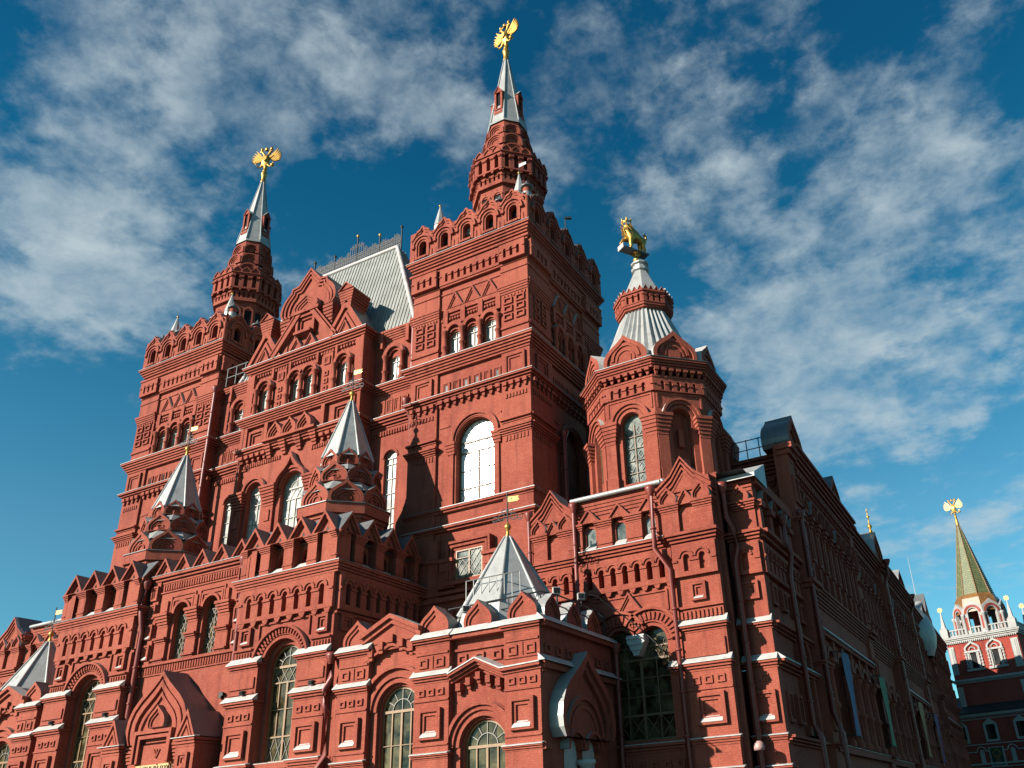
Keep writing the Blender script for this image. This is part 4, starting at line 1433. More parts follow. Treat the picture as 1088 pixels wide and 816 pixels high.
# ------------------------------------------------------------------ entrance portal
def portal():
    sec = Sec('entrance_portal')
    w = sec.w
    f = FY(28.65)
    z0 = 6.25
    W, Hh = 2.12, 3.42
    L = [ogee(AX, z0, W*s, Hh*(.18+.82*s)) for s in (1, .91, .84, .72, .64, .56)]
    n = len(L[0]); dd = [.12, .02, .10, -.06, .02, -.08]
    for i in range(n):
        a, b = L[0][i], L[0][(i+1) % n]
        flat = abs(a[1]-z0) < 1e-4 and abs(b[1]-z0) < 1e-4
        w.face([f.p(*a, -1.35), f.p(*b, -1.35), f.p(*b, .12), f.p(*a, .12)], BRICK if flat else DARKZ2)
    for i in range(5):
        A, B = L[i], L[i+1]
        for k in range(n):
            j = (k+1) % n
            w.face([f.p(*A[k], dd[i]), f.p(*A[j], dd[i]), f.p(*B[j], dd[i]), f.p(*B[k], dd[i])], BRICK)
            w.face([f.p(*B[j], dd[i+1]), f.p(*B[k], dd[i+1]), f.p(*B[k], dd[i]), f.p(*B[j], dd[i])], BRICK)
    for t in tess([L[-1]]):
        w.face([f.p(u, z, dd[-1]) for u, z in t], BRICK)
    kok(w, f, AX+.1, 6.95, .62, 1.05, -.1, .22, DARKZ2, 'ogee', 3, .07)
    # stepped frame over the inscription
    box(w, f, AX-2.2, AX+2.2, 0, 6.26, -1.2, -.02, BRICK)
    for e, d in ((.0, .16), (.22, .26)):
        A = [(AX-1.05-e, 5.35), (AX-1.05-e, 6.62+e), (AX+1.15+e, 6.62+e), (AX+1.15+e, 5.35)]
        B = [(AX-.9-e, 5.35), (AX-.9-e, 6.46+e), (AX+1.0+e, 6.46+e), (AX+1.0+e, 5.35)]
        strip(w, f, A[::-1], B[::-1], -.1, d, BRICK, WHITE if e else None)
    for k in range(5):
        z = 5.4+k*.16
        for a, b in ((-2.0, -1.25), (1.35, 2.0)):
            box(w, f, AX+a, AX+b, z, z+.11, -.1, .05+.03*k, BRICK)
    sg = MB()
    box(sg, f, AX-.98, AX+1.32, 4.78, 5.26, -.02, .10, SIGN)
    sec.sub(sg, 'sign_board')
    for k in range(3):
        bar(w, f, (AX+.25, 5.55), (AX+.05+.2*k, 5.95), .05, -.05, .04, BRICK)
    # flanking pillars with steep zinc gables
    g = FY(28.3)
    for s in (-1, 1):
        u = AX+s*2.62
        box(w, g, u-.62, u+.62, 0, 6.1, -1.5, 0, BRICK)
        stepbox(w, g, u-.62, u+.62, 5.85, 6.25, .02, .16, 3, None, True, -1.5)
        slope_sill(sec.fl, g, u-.82, u+.82, 6.28, -.05, .24, WHITE, .06)
        shp = [tri(u, 6.3, .66*q, 1.25*q) for q in (1, .8, .62, .45, .3)]
        d5 = [.14, .02, .10, -.02, .06]
        for i in range(3):
            a, b = shp[0][i], shp[0][(i+1) % 3]
            w.face([g.p(*a, -1.7), g.p(*b, -1.7), g.p(*b, .14), g.p(*a, .14)], DARKZ2)
        for i in range(4):
            for k in range(3):
                j = (k+1) % 3
                A, B = shp[i], shp[i+1]
                w.face([g.p(*A[k], d5[i]), g.p(*A[j], d5[i]), g.p(*B[j], d5[i]), g.p(*B[k], d5[i])], BRICK)
                w.face([g.p(*B[j], d5[i+1]), g.p(*B[k], d5[i+1]), g.p(*B[k], d5[i]), g.p(*B[j], d5[i])], BRICK)
        w.face([g.p(*p, .06) for p in shp[-1]], BRICK)
        panel(w, g, u-.35, u+.35, 4.9, 5.6, 0, w=.12, deep=.08)
    o = sec.done()
    # inscription, turned into a plain mesh
    cu = bpy.data.curves.new('inscription', 'FONT')
    cu.body = 'ПАРАДНЫЙ ВХОД'
    cu.size = .36
    cu.extrude = .015
    cu.align_x = 'CENTER'; cu.align_y = 'CENTER'
    tmp = bpy.data.objects.new('inscription_curve', cu)
    COL.objects.link(tmp)
    me = bpy.data.meshes.new_from_object(tmp.evaluated_get(bpy.context.evaluated_depsgraph_get()))
    bpy.data.objects.remove(tmp)
    me.materials.clear(); me.materials.append(LETTER)
    me.transform(Matrix.Translation((AX+.17, 28.65-.115, 5.03)) @ Matrix.Rotation(rad(90), 4, 'X'))
    t = bpy.data.objects.new('inscription', me)
    COL.objects.link(t)
    t.parent = o
DARKZ2 = plain_mat('brown_zinc', (0.165, 0.145, 0.14), .5, .25, .12, 1.2)
SIGN = plain_mat('sign_plate', (0.385, 0.281, 0.118), .45, .3, .08, 3, streak=False)
LETTER = plain_mat('sign_letters', (0.148, 0.089, 0.030), .5, 0, .05, 3, streak=False)
portal()

# ------------------------------------------------------------------ porches with tent roofs
def flash_path(sec, f, pts, d0, d1, h=.10, t=.05, mat=None):
    """sloping white metal ledge following a polyline (u,z)"""
    m = sec.fl
    for a, b in zip(pts, pts[1:]):
        m.face([f.p(a[0], a[1], d1), f.p(b[0], b[1], d1), f.p(b[0], b[1]+h, d0), f.p(a[0], a[1]+h, d0)], mat or WHITE)
        m.face([f.p(a[0], a[1]-t, d1), f.p(b[0], b[1]-t, d1), f.p(b[0], b[1], d1), f.p(a[0], a[1], d1)], mat or WHITE)
def mould_path(sec, f, pts, w_, d0, d1, dz=0, n=3):
    """stepped brick moulding below a polyline"""
    for k in range(n):
        d = d1-(d1-d0)*k/n
        za = dz-w_*k/n; zb = dz-w_*(k+1)/n
        A = [(u, z+za) for u, z in pts]; B = [(u, z+zb) for u, z in pts]
        strip(sec.w, f, A, B, -.1, d, BRICK)
def porch(sx, tx, ty, lab):
    """sx: +1 the porch on the right, -1 its mirror image on the left"""
    sec = Sec('porch')
    w = sec.w
    def X(u): return u if sx > 0 else 2*AX-u
    def S(a, b): return (a, b) if sx > 0 else (2*AX-b, 2*AX-a)
    yf = 29.5
    f = FY(yf)
    x0, x1 = S(-27.95, -16.85)
    w1, w2 = X(-24.05), X(-19.72)
    # right hand window sits lower; both arched
    hl = [arch(w1, .8, 6.45, 1.10, 16), arch(w2, .3, 4.68, 1.10, 16)]
    wall(w, f, x0, x1, 0, 9.2, hl, 0, .6)
    window(f, w1, .8, 6.43, 1.0, -.35, G_LOW, WOOD, 'fan', .075)
    window(f, w2, .3, 4.66, 1.0, -.35, G_LOW, WOOD, 'fan', .075)
    slab = MB()
    for u, zs, up in ((w1, 6.45, 2.06), (w2, 4.68, 1.68)):
        archivolt(w, f, u, zs, 1.0, 1.10, -.38, -.15, n=16)
        for s in (-1.05, 1.05):
            box(w, f, u+s-.05, u+s+.05, .3, zs, -.38, -.15, BRICK)
        for r0, r1, d in ((1.12, 1.34, .06), (1.34, 1.52, .16), (1.52, 1.70, .10)):
            if up > 1.9 or r0 < 1.6:
                archivolt(w, f, u, zs, r0, r1, -.02, d, None, None, 18)
        archivolt(w, f, u, zs, (1.70 if up > 1.9 else 1.52), (1.86 if up > 1.9 else 1.66), -.02, .28, None, DARKZ, 18, 0 if sx > 0 else 0, 180)
    piers = [S(-27.2, -25.5), S(-22.95, -21.2), S(-18.5, -16.85)]
    for i, (a, b) in enumerate(piers):
        box(w, f, a, b, 0, 9.0, -.1, .30, BRICK)
        m_ = (a+b)/2
        for s in (-.48, 0, .48):
            panel(w, f, m_+s-.16, m_+s+.16, 6.78, 7.06, .30, w=.07, deep=.05, proud=.02, rings=1)
        box(w, f, a, b, 6.56, 6.63, .25, .36, BRICK)
        panel(w, f, m_-.56, m_+.56, 5.06, 6.28, .30, w=.15, sill=WHITE, deep=.12)
        stepbox(w, f, a, b, 4.30, 4.52, .32, .44, 3)
        slope_sill(sec.fl, f, a-.08, b+.08, 4.53, .25, .48, WHITE, .06)
        box(w, f, a, b, 4.82, 4.88, .25, .36, BRICK, WHITE)
        if i < 2:
            stepbox(w, f, a, b, 7.28, 7.58, .32, .48, 3)
            slope_sill(sec.fl, f, a-.12, b+.12, 7.60, .28, .54, WHITE, .13)
        # squares under the top ledge
        for s in (-.42, .42):
            panel(w, f, m_+s-.22, m_+s+.22, 7.92, 8.32, .30, w=.09, deep=.05, proud=.02, rings=1)
            box(w, f, m_+s*.0-.06, m_+s*.0+.06, 7.85, 8.4, .25, .34, BRICK)
        box(w, f, a, b, 7.80, 7.86, .25, .36, BRICK)
        box(w, f, a+.05, b-.05, 8.46, 8.56, .25, .36, BRICK)
        stepbox(w, f, a, b, 8.86, 9.14, .32, .5, 3)
        slope_sill(sec.fl, f, a-.12, b+.12, 9.16, .2, .56, WHITE, .14)
    # broken pediment over the first window
    gx = X(-24.3)
    pts = [(gx-1.55, 9.42), (gx, 10.12), (gx+1.55, 9.42)]
    prism(w, f, [(gx-1.55, 9.0), (gx+1.55, 9.0), (gx+1.55, 9.75), (gx, 10.48), (gx-1.55, 9.75)], -1.0, .24, BRICK, DARKZ)
    A = [(gx+1.6, 9.78), (gx, 10.52), (gx-1.6, 9.78)]
    B = [(u, z-.2) for u, z in A]; C = [(u, z-.42) for u, z in A]
    strip(w, f, A, B, -.2, .52, BRICK, WHITE)
    strip(w, f, B, C, -.2, .38, BRICK)
    for k in range(-2, 3):
        u = gx+k*.55; z = 9.62-abs(k)*.26
        box(w, f, u-.13, u+.13, z-.34, z, .2, .40, BRICK)
        box(w, f, u-.09, u+.09, z-.5, z-.34, .2, .32, BRICK)
    strip(w, f, [(gx+1.6, 8.62), (gx, 9.28), (gx-1.6, 8.62)], [(gx+1.6, 8.52), (gx, 9.16), (gx-1.6, 8.52)], -.1, .32, BRICK)
    # second half: frieze and gabled ledge
    a, b = S(-21.2, -18.5)
    box(w, f, a, b, 8.95, 9.2, -.1, .40, BRICK)
    slope_sill(sec.fl, f, a-.05, b+.05, 9.16, .15, .50, WHITE, .14)
    for u in (a+.5, a+1.35, b-.5):
        panel(w, f, u-.22, u+.22, 7.92, 8.32, .02, w=.09, deep=.05, proud=.02, rings=1)
    box(w, f, a, b, 8.46, 8.56, -.1, .1, BRICK)
    gx2 = X(-19.8)
    e0, e1 = (X(-21.1), X(-18.6)) if sx > 0 else (X(-18.6), X(-21.1))
    lp = [(-21.15, 7.56), (-19.8, 8.06), (-18.6, 7.5), (-16.78, 7.56)]
    pts = [(X(u), z) for u, z in lp]
    if sx < 0: pts = pts[::-1]
    flash_path(sec, f, pts, .0, .54, .12, .05)
    mould_path(sec, f, [(u, z-.05) for u, z in pts], .34, .1, .5, 0, 3)
    for k in range(-2, 3):
        u = gx2+k*.48; z = 7.5-abs(k)*.18
        box(w, f, u-.11, u+.11, z-.3, z, -.02, .30, BRICK)
        box(w, f, u-.08, u+.08, z-.44, z-.3, -.02, .2, BRICK)
    # keel gables on the roof edge
    for u, zb, hw_, h_ in ((-26.35, 9.35, .78, 1.2), (-22.1, 9.33, .78, 1.25), (-19.85, 9.32, .70, 1.18), (-17.68, 9.32, .70, 1.18)):
        m = MB()
        kok(m, f, X(u), zb, hw_, h_, -.55, .24, DARKZ, 'ogee', 3, .07)
        sec.sub(m, 'keel_gable')
    # flank with its great keel arch
    xs = X(-16.85)
    if sx > 0:
        g = FX(xs); U = lambda y: y
    else:
        g = FXL(xs); U = lambda y: -y
    def GS(a, b): return (a, b) if sx > 0 else (-b, -a)
    a, b = GS(29.2, 36.0)
    wall(w, g, a, b, 0, 9.2, (), 0)
    box(w, g, a, b, 8.95, 9.2, -.1, .26, BRICK)
    slope_sill(sec.fl, g, a-.3 if sx > 0 else a, b, 9.16, -.02, .36, WHITE, .14)
    for k in range(7):
        u = a+.55+k*.9
        panel(w, g, u-.22, u+.22, 7.92, 8.32, .0, w=.09, deep=.05, proud=.02, rings=1)
    box(w, g, a, b, 7.3, 7.55, -.1, .2, BRICK)
    slope_sill(sec.fl, g, a-.3, b, 7.57, -.02, .36, WHITE, .13)
    for y in (30.15, 32.05, 33.9):
        m = MB()
        kok(m, g, U(y), 9.32, .68, 1.12, -.5, .1, ZINC, 'ogee', 3, .06)
        sec.sub(m, 'keel_gable')
    # hood
    oc = U(32.1)
    L = [ogee(oc, 4.75, 2.35*s, 3.5*(.15+.85*s)) for s in (1, .88, .76)]
    n = len(L[0]); dd = [.62, .46, .28]
    for i in range(n):
        p, q = L[0][i], L[0][(i+1) % n]
        flat = abs(p[1]-4.75) < 1e-4 and abs(q[1]-4.75) < 1e-4
        w.face([g.p(*p, -.1), g.p(*q, -.1), g.p(*q, .62), g.p(*p, .62)], BRICK if flat else ZINC)
    for i in range(2):
        A, B = L[i], L[i+1]
        for k in range(n):
            j = (k+1) % n
            w.face([g.p(*A[k], dd[i]), g.p(*A[j], dd[i]), g.p(*B[j], dd[i]), g.p(*B[k], dd[i])], BRICK)
            w.face([g.p(*B[j], dd[i+1]), g.p(*B[k], dd[i+1]), g.p(*B[k], dd[i]), g.p(*B[j], dd[i])], BRICK)
    for t in tess([L[-1]]):
        w.face([g.p(u, z, .28) for u, z in t], BRICK)
    for r0, r1, d in ((1.45, 1.62, .42), (1.1, 1.25, .34)):
        archivolt(w, g, oc, 4.85, r0, r1, .2, d, None, ZINC if r0 > 1.4 else None, 16)
    for s in (-.78, .78):
        archivolt(w, g, oc+s, 4.35, .62, .78, .0, .40, None, ZINC, 12)
        archivolt(w, g, oc+s, 4.35, .50, .62, .0, .30, None, None, 12)
        pn = MB()
        for t in tess([arch(oc+s, 0, 4.35, .52, 12)]):
            pn.face([g.p(u, z, .02) for u, z in t], STONE)
        sec.sub(pn, 'niche_panel')
    cp = MB()
    x_, y_, _ = g.p(oc, 0, .3)
    lathe(cp, x_, y_, [(.12, 3.3), (.26, 3.75), (.40, 3.85), (.40, 3.98), (0, 3.99)], STONE, 10)
    sec.sub(cp, 'stone_pendant')
    bx = (a+.0, oc-2.45) if sx > 0 else (oc+2.45, b)
    box(w, g, *GS(29.2, 29.68), 4.3, 4.55, -.1, .14, BRICK)
    # roof deck and tent
    xa, xb = min(x0, x1), max(x0, x1)
    cap(w, rectpath(xa, xb, yf-.3, 36.0), 9.3, ZINC)
    rf = MB()
    rows = [[(*p, 9.32) for p in octpath(tx, ty, 2.55)], [(*p, 10.5) for p in octpath(tx, ty, 2.15)], [(*p, 14.1) for p in octpath(tx, ty, .16)]]
    rf.grid(rows, ZINC, False, True)
    A = octpath(tx, ty, 2.15); B = octpath(tx, ty, .16)
    for p, q in zip(A, B):
        tube(rf, [(*p, 10.5), (*q, 14.1)], [.10, .05], ZINC, 6)
    sec.sub(rf, 'tent_roof')
    bp = MB()     # squat baluster knob on the roof between the two halves
    lathe(bp, X(-21.35), 31.0, [(.22, 9.3), (.24, 9.9), (.34, 9.95), (.2, 10.05), (.26, 10.2), (.2, 10.45), (0, 10.55)], ZINC, 10)
    sec.sub(bp, 'roof_knob')
    sec.done(lab)
porch(1, -20.2, 32.3, 'low porch with a zinc tent roof, keel gables and a keel arch on its shaded flank')
porch(-1, -55.5, 33.0, 'low porch with a zinc tent roof at the far left edge')

# ------------------------------------------------------------------ scalloped turrets behind the bays
def turret(xc, yc, lab):
    sec = Sec('turret')
    w = sec.w
    body(w, octpath(xc, yc, 2.05), 14.5, 17.6, BRICK)
    for z0, z1, a in ((16.5, 16.7, 2.12), (16.72, 16.9, 2.2), (16.92, 17.46, 2.36)):
        sweep(w, octpath(xc, yc, 2.0), [(-.1, z0), (a-2.0, z0), (a-2.0, z1), (-.1, z1)], BRICK, True)
    sweep(sec.fl, octpath(xc, yc, 2.0), [(.34, 17.47), (.42, 17.47), (.42, 17.51), (-.2, 17.58)], DARKZ, True)
    for z, a, ww, h, r in ((17.55, 2.2, .915, 1.32, 0), (18.95, 1.78, .74, 1.12, 22.5), (20.1, 1.36, .565, .95, 0)):
        for i in range(8):
            f = FA(xc, yc, -90+45*i+r)
            rr = a
            kok(w, f, 0, z, ww, h, rr-1.1, rr+.02, ZINC, 'ogee', 4, .07)
            ring = .33*ww
            archivolt(w, f, 0, z+.18*h, ring*.75, ring, rr-.3, rr-.12, n=10)
            pn = MB()
            for t in tess([arch(0, z+.02, z+.18*h, ring*.72, 8)]):
                pn.face([f.p(u, zq, rr-.18) for u, zq in t], BRICK)
            sec.sub(pn, 'blind_niche') if False else None
        body(w, octpath(xc, yc, a-.55, r), z, z+h+.3, BRICK)
        # sheet-metal valleys between the gables
        P0 = octpath(xc, yc, a-.02, r); P1 = octpath(xc, yc, a-.62, r)
        sec.fl.grid([[(*p, z+.55*h) for p in P0], [(*p, z+h+.12) for p in P1]], ZINC, False, True)
    sp = MB()
    A = octpath(xc, yc, 1.36, 0); B = octpath(xc, yc, .13, 0)
    rows = [[(*p, 20.62) for p in octpath(xc, yc, 1.38)], [(*p, 24.55) for p in octpath(xc, yc, .13)]]
    sp.grid(rows, ZINC, False, True)
    for p, q in zip(A, B):
        tube(sp, [(*p, 20.62), (*q, 24.55)], [.085, .04], ZINC, 6)
    sec.sub(sp, 'tent_roof')
    sec.done(lab)
turret(-31.0, 32.8, 'scalloped turret with a ribbed zinc cone in front of the gabled centre')
turret(-44.85, 32.9, 'scalloped turret with a ribbed zinc cone before the far tower')

# ------------------------------------------------------------------ side wings with a corner pier, and their drainpipes
def wing(sx):
    sec = Sec('side_wing')
    w = sec.w
    def X(u): return u if sx > 0 else 2*AX-u
    def S(a, b): return (a, b) if sx > 0 else (2*AX-b, 2*AX-a)
    f = FY(36.0)
    x0, x1 = S(-20.9, -10.9)
    wc = X(-15.62)
    hl = [arch(wc-.80, 4.85, 9.05, .72, 12), arch(wc+.80, 4.85, 9.05, .72, 12)]
    # double arched window: one opening, two arches
    op = [(wc-1.52, 4.85), (wc+1.52, 4.85)]+[(wc+.80+.72*math.cos(math.pi*i/12), 9.05+.72*math.sin(math.pi*i/12)) for i in range(13)]+[(wc-.80+.72*math.cos(math.pi*i/12), 9.05+.72*math.sin(math.pi*i/12)) for i in range(13)]
    wall(w, f, x0, x1, 0, 11.5, [op], 0, .5)
    wall(w, f, x0, x1, 11.5, 16.5, [rect(*S(-20.7, -18.8), 11.7, 12.95), rect(*S(-18.0, -13.5), 11.7, 12.95)], 0, .5, floor=BRICK)
    pane = MB()
    for t in tess([op]):
        pane.face([f.p(u, z, -.42) for u, z in t], G_LOW)
    po = pane.build('window', MUSEUM)
    fr = MB()
    for z in (4.9, 5.95, 8.38):
        bar(fr, f, (wc-1.52, z), (wc+1.52, z), .10, -.42, -.33, WOODD)
    for u, ww in ((-1.48, .08), (-.76, .04), (0, .12), (.76, .05), (1.48, .08)):
        bar(fr, f, (wc+u, 4.85), (wc+u, 8.4 if abs(u) != 0 else 9.1), ww, -.42, -.32, WOODD)
    for z in (6.75, 7.55):
        bar(fr, f, (wc-1.5, z), (wc+1.5, z), .035, -.42, -.35, WOODD)
    for k in range(4):
        a = wc-1.5+k*.75; b = a+.75
        for (p, q) in (((a, 4.95), (b, 5.95)), ((b, 4.95), (a, 5.95))):
            bar(fr, f, p, q, .025, -.42, -.36, WOODD)
    for s in (-.8, .8):
        for k in range(-2, 3):
            bar(fr, f, (wc+s+k*.28, 8.4), (wc+s+k*.28+.42, 9.2), .02, -.42, -.37, WOODD)
            bar(fr, f, (wc+s+k*.28+.42, 8.4), (wc+s+k*.28, 9.2), .02, -.42, -.37, WOODD)
        bar(fr, f, (wc+s-.7, 8.95), (wc+s+.7, 8.95), .07, -.42, -.35, WOODD)
    fr.build('window_frame', po)
    for s in (-.80, .80):
        archivolt(w, f, wc+s, 9.05, .72, .86, -.05, .06, n=12)
        archivolt(w, f, wc+s, 9.05, .90, 1.42, -.05, .14, n=16, a0=25 if s < 0 else 0, a1=180 if s < 0 else 155)
        for k in range(17):
            a = math.pi*(k+.5)/17
            if (s < 0 and a < rad(32)) or (s > 0 and a > rad(148)): continue
            ca, sa = math.cos(a), math.sin(a)
            bar(w, f, (wc+s+1.0*ca, 9.05+1.0*sa), (wc+s+1.34*ca, 9.05+1.34*sa), .11, .1, .22, BRICK)
        archivolt(w, f, wc+s, 9.05, 1.44, 1.56, -.05, .30, None, WHITE, 16, 33 if s < 0 else 0, 180 if s < 0 else 147)
    kok(w, f, wc-.18+.0, 10.55, .62, .92, -.05, .24, WHITE, 'tri', 3, .06)
    kok(w, f, wc-1.9, 10.35, .4, .5, -.05, .2, WHITE, 'tri', 2, .06)
    pd = MB()
    prism(pd, f, [(wc-.1, 8.5), (wc+.1, 8.5), (wc+.45, 9.15), (wc+.45, 9.45), (wc-.45, 9.45), (wc-.45, 9.15)], -.40, .14, STONE)
    for k, (r, z) in enumerate(((.44, 9.32), (.36, 9.05), (.25, 8.8), (.12, 8.55))):
        box(pd, f, wc-r, wc+r, z-.05, z+.05, -.3, .2, STONE)
    sec.sub(pd, 'stone_pendant')
    A = [(wc+1.75, 10.4), (wc+1.75, 11.35), (wc-2.1, 11.35)]
    B = [(wc+1.65, 10.4), (wc+1.65, 11.26), (wc-2.1, 11.26)]
    strip(w, f, A, B, -.02, .07, BRICK, DARKZ)
    slope_sill(sec.fl, f, wc-1.8, wc+2.1, 4.70, -.4, .22, WHITE, .1)
    stepbox(w, f, wc-1.8, wc+2.1, 4.3, 4.68, .04, .2, 3)
    dentils(w, f, wc+1.62, X(-13.3) if sx > 0 else wc+2.3, 9.5, 9.9, -.01, .12, .2, .5)
    a, b = (wc+1.65, wc+2.55) 
    for z in (7.7,):
        stepbox(w, f, a, b, 7.5, 7.78, .05, .28, 3)
        slope_sill(sec.fl, f, a-.1, b+.05, 7.8, .0, .34, WHITE, .14)
    panel(w, f, wc+1.85, wc+2.3, 8.2, 8.62, 0, w=.09, deep=.05, rings=1)
    panel(w, f, wc+1.85, wc+2.4, 6.7, 7.2, 0, w=.09, deep=.05, rings=1)
    for k in range(6):
        panel(w, f, wc-1.6+k*.62, wc-1.25+k*.62, 3.6, 3.95, 0, w=.08, deep=.05, rings=1)
    # corner pier
    pa, pb = S(-13.25, -11.15)
    box(w, f, pa, pb, 0, 16.2, -.2, .45, BRICK)
    m_ = (pa+pb)/2
    for s in (-.56, 0, .56):
        panel(w, f, m_+s-.19, m_+s+.19, 6.86, 7.2, .45, w=.08, deep=.05, proud=.02, rings=1)
    box(w, f, pa, pb, 6.62, 6.70, .4, .52, BRICK)
    panel(w, f, m_-.66, m_+.66, 5.18, 6.5, .45, w=.17, sill=WHITE, deep=.13)
    for z0, z1, d, sl in ((7.42, 7.76, .66, .14), (9.1, 9.4, .68, .18), (4.36, 4.66, .60, .05), (3.15, 3.45, .62, .05)):
        stepbox(w, f, pa, pb, z0, z1, .48, d, 3)
        slope_sill(sec.fl, f, pa-.14, pb+.14, z1+.02, .42, d+.05, WHITE, sl)
    box(w, f, pa+.1, pb-.1, 8.0, 8.75, .4, .55, BRICK)
    box(w, f, pa, pb, 9.6, 10.12, .4, .50, BRICK)
    dentils(w, f, pa+.06, pb-.06, 9.68, 10.02, .48, .58, .2, .5)
    box(w, f, pa-.05, pb+.05, 10.14, 10.24, .4, .62, BRICK, WHITE)
    panel(w, f, m_-.36, m_+.36, 10.46, 11.3, .45, w=.13, sill=WHITE, deep=.12)
    slots(w, f, [m_-.38, m_+.38], 11.82, 12.62, .30, .66, pa, pb, 11.6, 13.1)
    stepbox(w, f, pa, pb, 13.1, 13.66, .5, .84, 4, DARKZ)
    # gabled heads: over the corner pier and next to the tower
    for (ga, gb, d) in ((pa-.35, pb+.05, .462), (*S(-20.85, -18.45), .12)):
        gm = (ga+gb)/2; hw_ = (gb-ga)/2
        sec_box = box(w, f, ga, gb, 13.7, 16.0, -.4, d, BRICK)
        if d < .2:
            stepbox(w, f, ga, gb, 13.15, 13.72, .05, .34, 4, DARKZ)
        for a_, b_ in ((ga, ga+.85), (gb-.85, gb)):
            box(w, f, a_, b_, 13.72, 14.75, d-.05, d+.18, BRICK)
            stepbox(w, f, a_, b_, 14.7, 15.12, d+.2, d+.36, 4, DARKZ)
            kok(w, f, (a_+b_)/2, 15.13, .44, .82, d-.3, d+.34, WHITE, 'ogee', 3, .08)
        kok(w, f, gm, 15.0, .52, .80, d-.2, d+.26, WHITE, 'tri', 3, .07)
        G = [(ga-.08, 15.95), (ga-.08, 15.7), (gb+.08, 15.7), (gb+.08, 15.95), (gm+.45*hw_, 16.55), (gm, 17.35), (gm-.45*hw_, 16.55)]
        G = [(ga-.08, 15.7), (gb+.08, 15.7), (gb+.08, 16.0), (gm+.45*hw_, 16.62), (gm, 17.42), (gm-.45*hw_, 16.62), (ga-.08, 16.0)]
        prism(w, f, G, -1.2, d+.10, BRICK, DARKZ, back=True)
        for q in range(4):
            A = [(gb+.1, 15.98-.24*q), (gm+.45*hw_, 16.60-.24*q), (gm, 17.40-.26*q), (gm-.45*hw_, 16.60-.24*q), (ga-.1, 15.98-.24*q)]
            B = [(u, z-.13) for u, z in A]
            strip(w, f, A, B, -.2, d+.34-.07*q, BRICK, WHITE if q == 0 else None)
    # zigzag parapet between the heads
    ga, gb = S(-18.4, -13.7)
    corn(sec, [(ga, 36.0), (gb, 36.0)], 13.2, 13.78, .04, .36, 4, False, DARKZ, .02, .02)
    ppk = [X(-17.6), X(-15.97), X(-14.4)]
    for u in ppk:
        kok(w, f, u, 15.2, .62, .74, -.2, .36, WHITE, 'tri', 2, .10)
        pn = MB()
        for t in tess([arch(u-.0, 13.95, 14.72, .26, 8)]):
            pn.face([f.p(uu, z, .006) for uu, z in t], G_LOW2)
        sec.sub(pn, 'gallery_opening')
        slope_sill(sec.fl, f, u-.3, u+.3, 13.84, .02, .30, WHITE, .16)
        for s in (-.36, .36):
            box(w, f, u+s-.09, u+s+.09, 13.8, 14.95, -.02, .10, BRICK)
        archivolt(w, f, u, 14.72, .27, .42, -.02, .10, n=8)
    for u in [(p+q)/2 for p, q in zip(ppk, ppk[1:])]+([ppk[0]-.8, ppk[-1]+.75] if sx > 0 else [ppk[0]+.8, ppk[-1]-.75]):
        box(w, f, u-.40, u+.40, 13.8, 14.85, -.02, .28, BRICK)
        stepbox(w, f, u-.40, u+.40, 14.8, 15.2, .30, .46, 4, DARKZ)
        box(w, f, u-.40, u+.40, 14.0, 14.05, -.02, .33, BRICK)
    for k in range(5):
        box(w, f, ga, gb, 15.62+.17*k, 15.76+.17*k, -.05, .06+.05*k, BRICK)
    gt = MB()
    tube(gt, [(ga-.1, 35.62, 16.5), (gb+.1, 35.62, 16.5)], .13, ZINC, 8)
    sec.sub(gt, 'gutter')
    us = [X(-17.75+k*.63) for k in range(7)]
    slots(w, f, us, 11.86, 12.76, .28, .22, *S(-18.1, -13.45), 11.6, 13.2, deep=.6)
    slots(w, f, [X(-20.3+k*.63) for k in range(3)], 11.86, 12.76, .28, .22, *S(-20.8, -18.7), 11.6, 13.2, deep=.6)
    for k in range(8):
        u = X(-18.07+k*.63)
        prism(w, f, [(u-.17, 11.6), (u-.08, 11.4), (u+.08, 11.4), (u+.17, 11.6)], -.02, .2, BRICK)
    # outermost pier, end of the long side wall
    ea, eb = S(-10.95, -9.55)
    e = FY(37.0)
    box(w, e, ea, eb, 0, 15.9, -.8, 0, BRICK)
    wall(w, FX(pb) if sx > 0 else FXL(pa), *( (35.55, 37.0) if sx > 0 else (-37.0, -35.55)), 0, 16.4, (), 0)
    for z0, z1, d, sl in ((7.42, 7.76, .2, .14), (9.1, 9.4, .22, .18), (4.36, 4.66, .14, .05), (3.15, 3.45, .16, .05)):
        stepbox(w, e, ea, eb, z0, z1, .02, d, 3, None, True, -.8)
        slope_sill(sec.fl, e, ea-.1, eb+.1, z1+.02, -.02, d+.05, WHITE, sl)
    m2 = (ea+eb)/2
    panel(w, e, m2-.5, m2+.5, 5.18, 6.5, 0, w=.15, sill=WHITE, deep=.12)
    for s in (-.4, .1):
        panel(w, e, m2+s-.17, m2+s+.17, 6.86, 7.2, 0, w=.08, deep=.05, proud=.02, rings=1)
    panel(w, e, m2-.4, m2+.4, 10.46, 11.3, 0, w=.13, sill=None, deep=.1)
    box(w, e, ea, eb, 9.6, 10.2, -.8, .06, BRICK)
    slots(w, e, [m2-.02], 11.82, 12.62, .30, .2, ea, eb, 11.6, 13.1)
    stepbox(w, e, ea, eb, 13.1, 13.66, .03, .34, 4, DARKZ, True, -.8)
    stepbox(w, e, ea+.35, eb, 14.7, 15.12, .1, .3, 4, DARKZ, True, -.8)
    kok(w, e, m2+.1, 15.13, .44, .8, -.5, .26, WHITE, 'ogee', 3, .08)
    for k in range(4):
        box(w, e, ea, eb+.03*k, 15.6+.18*k, 15.75+.18*k, -.8, .05+.06*k, BRICK)
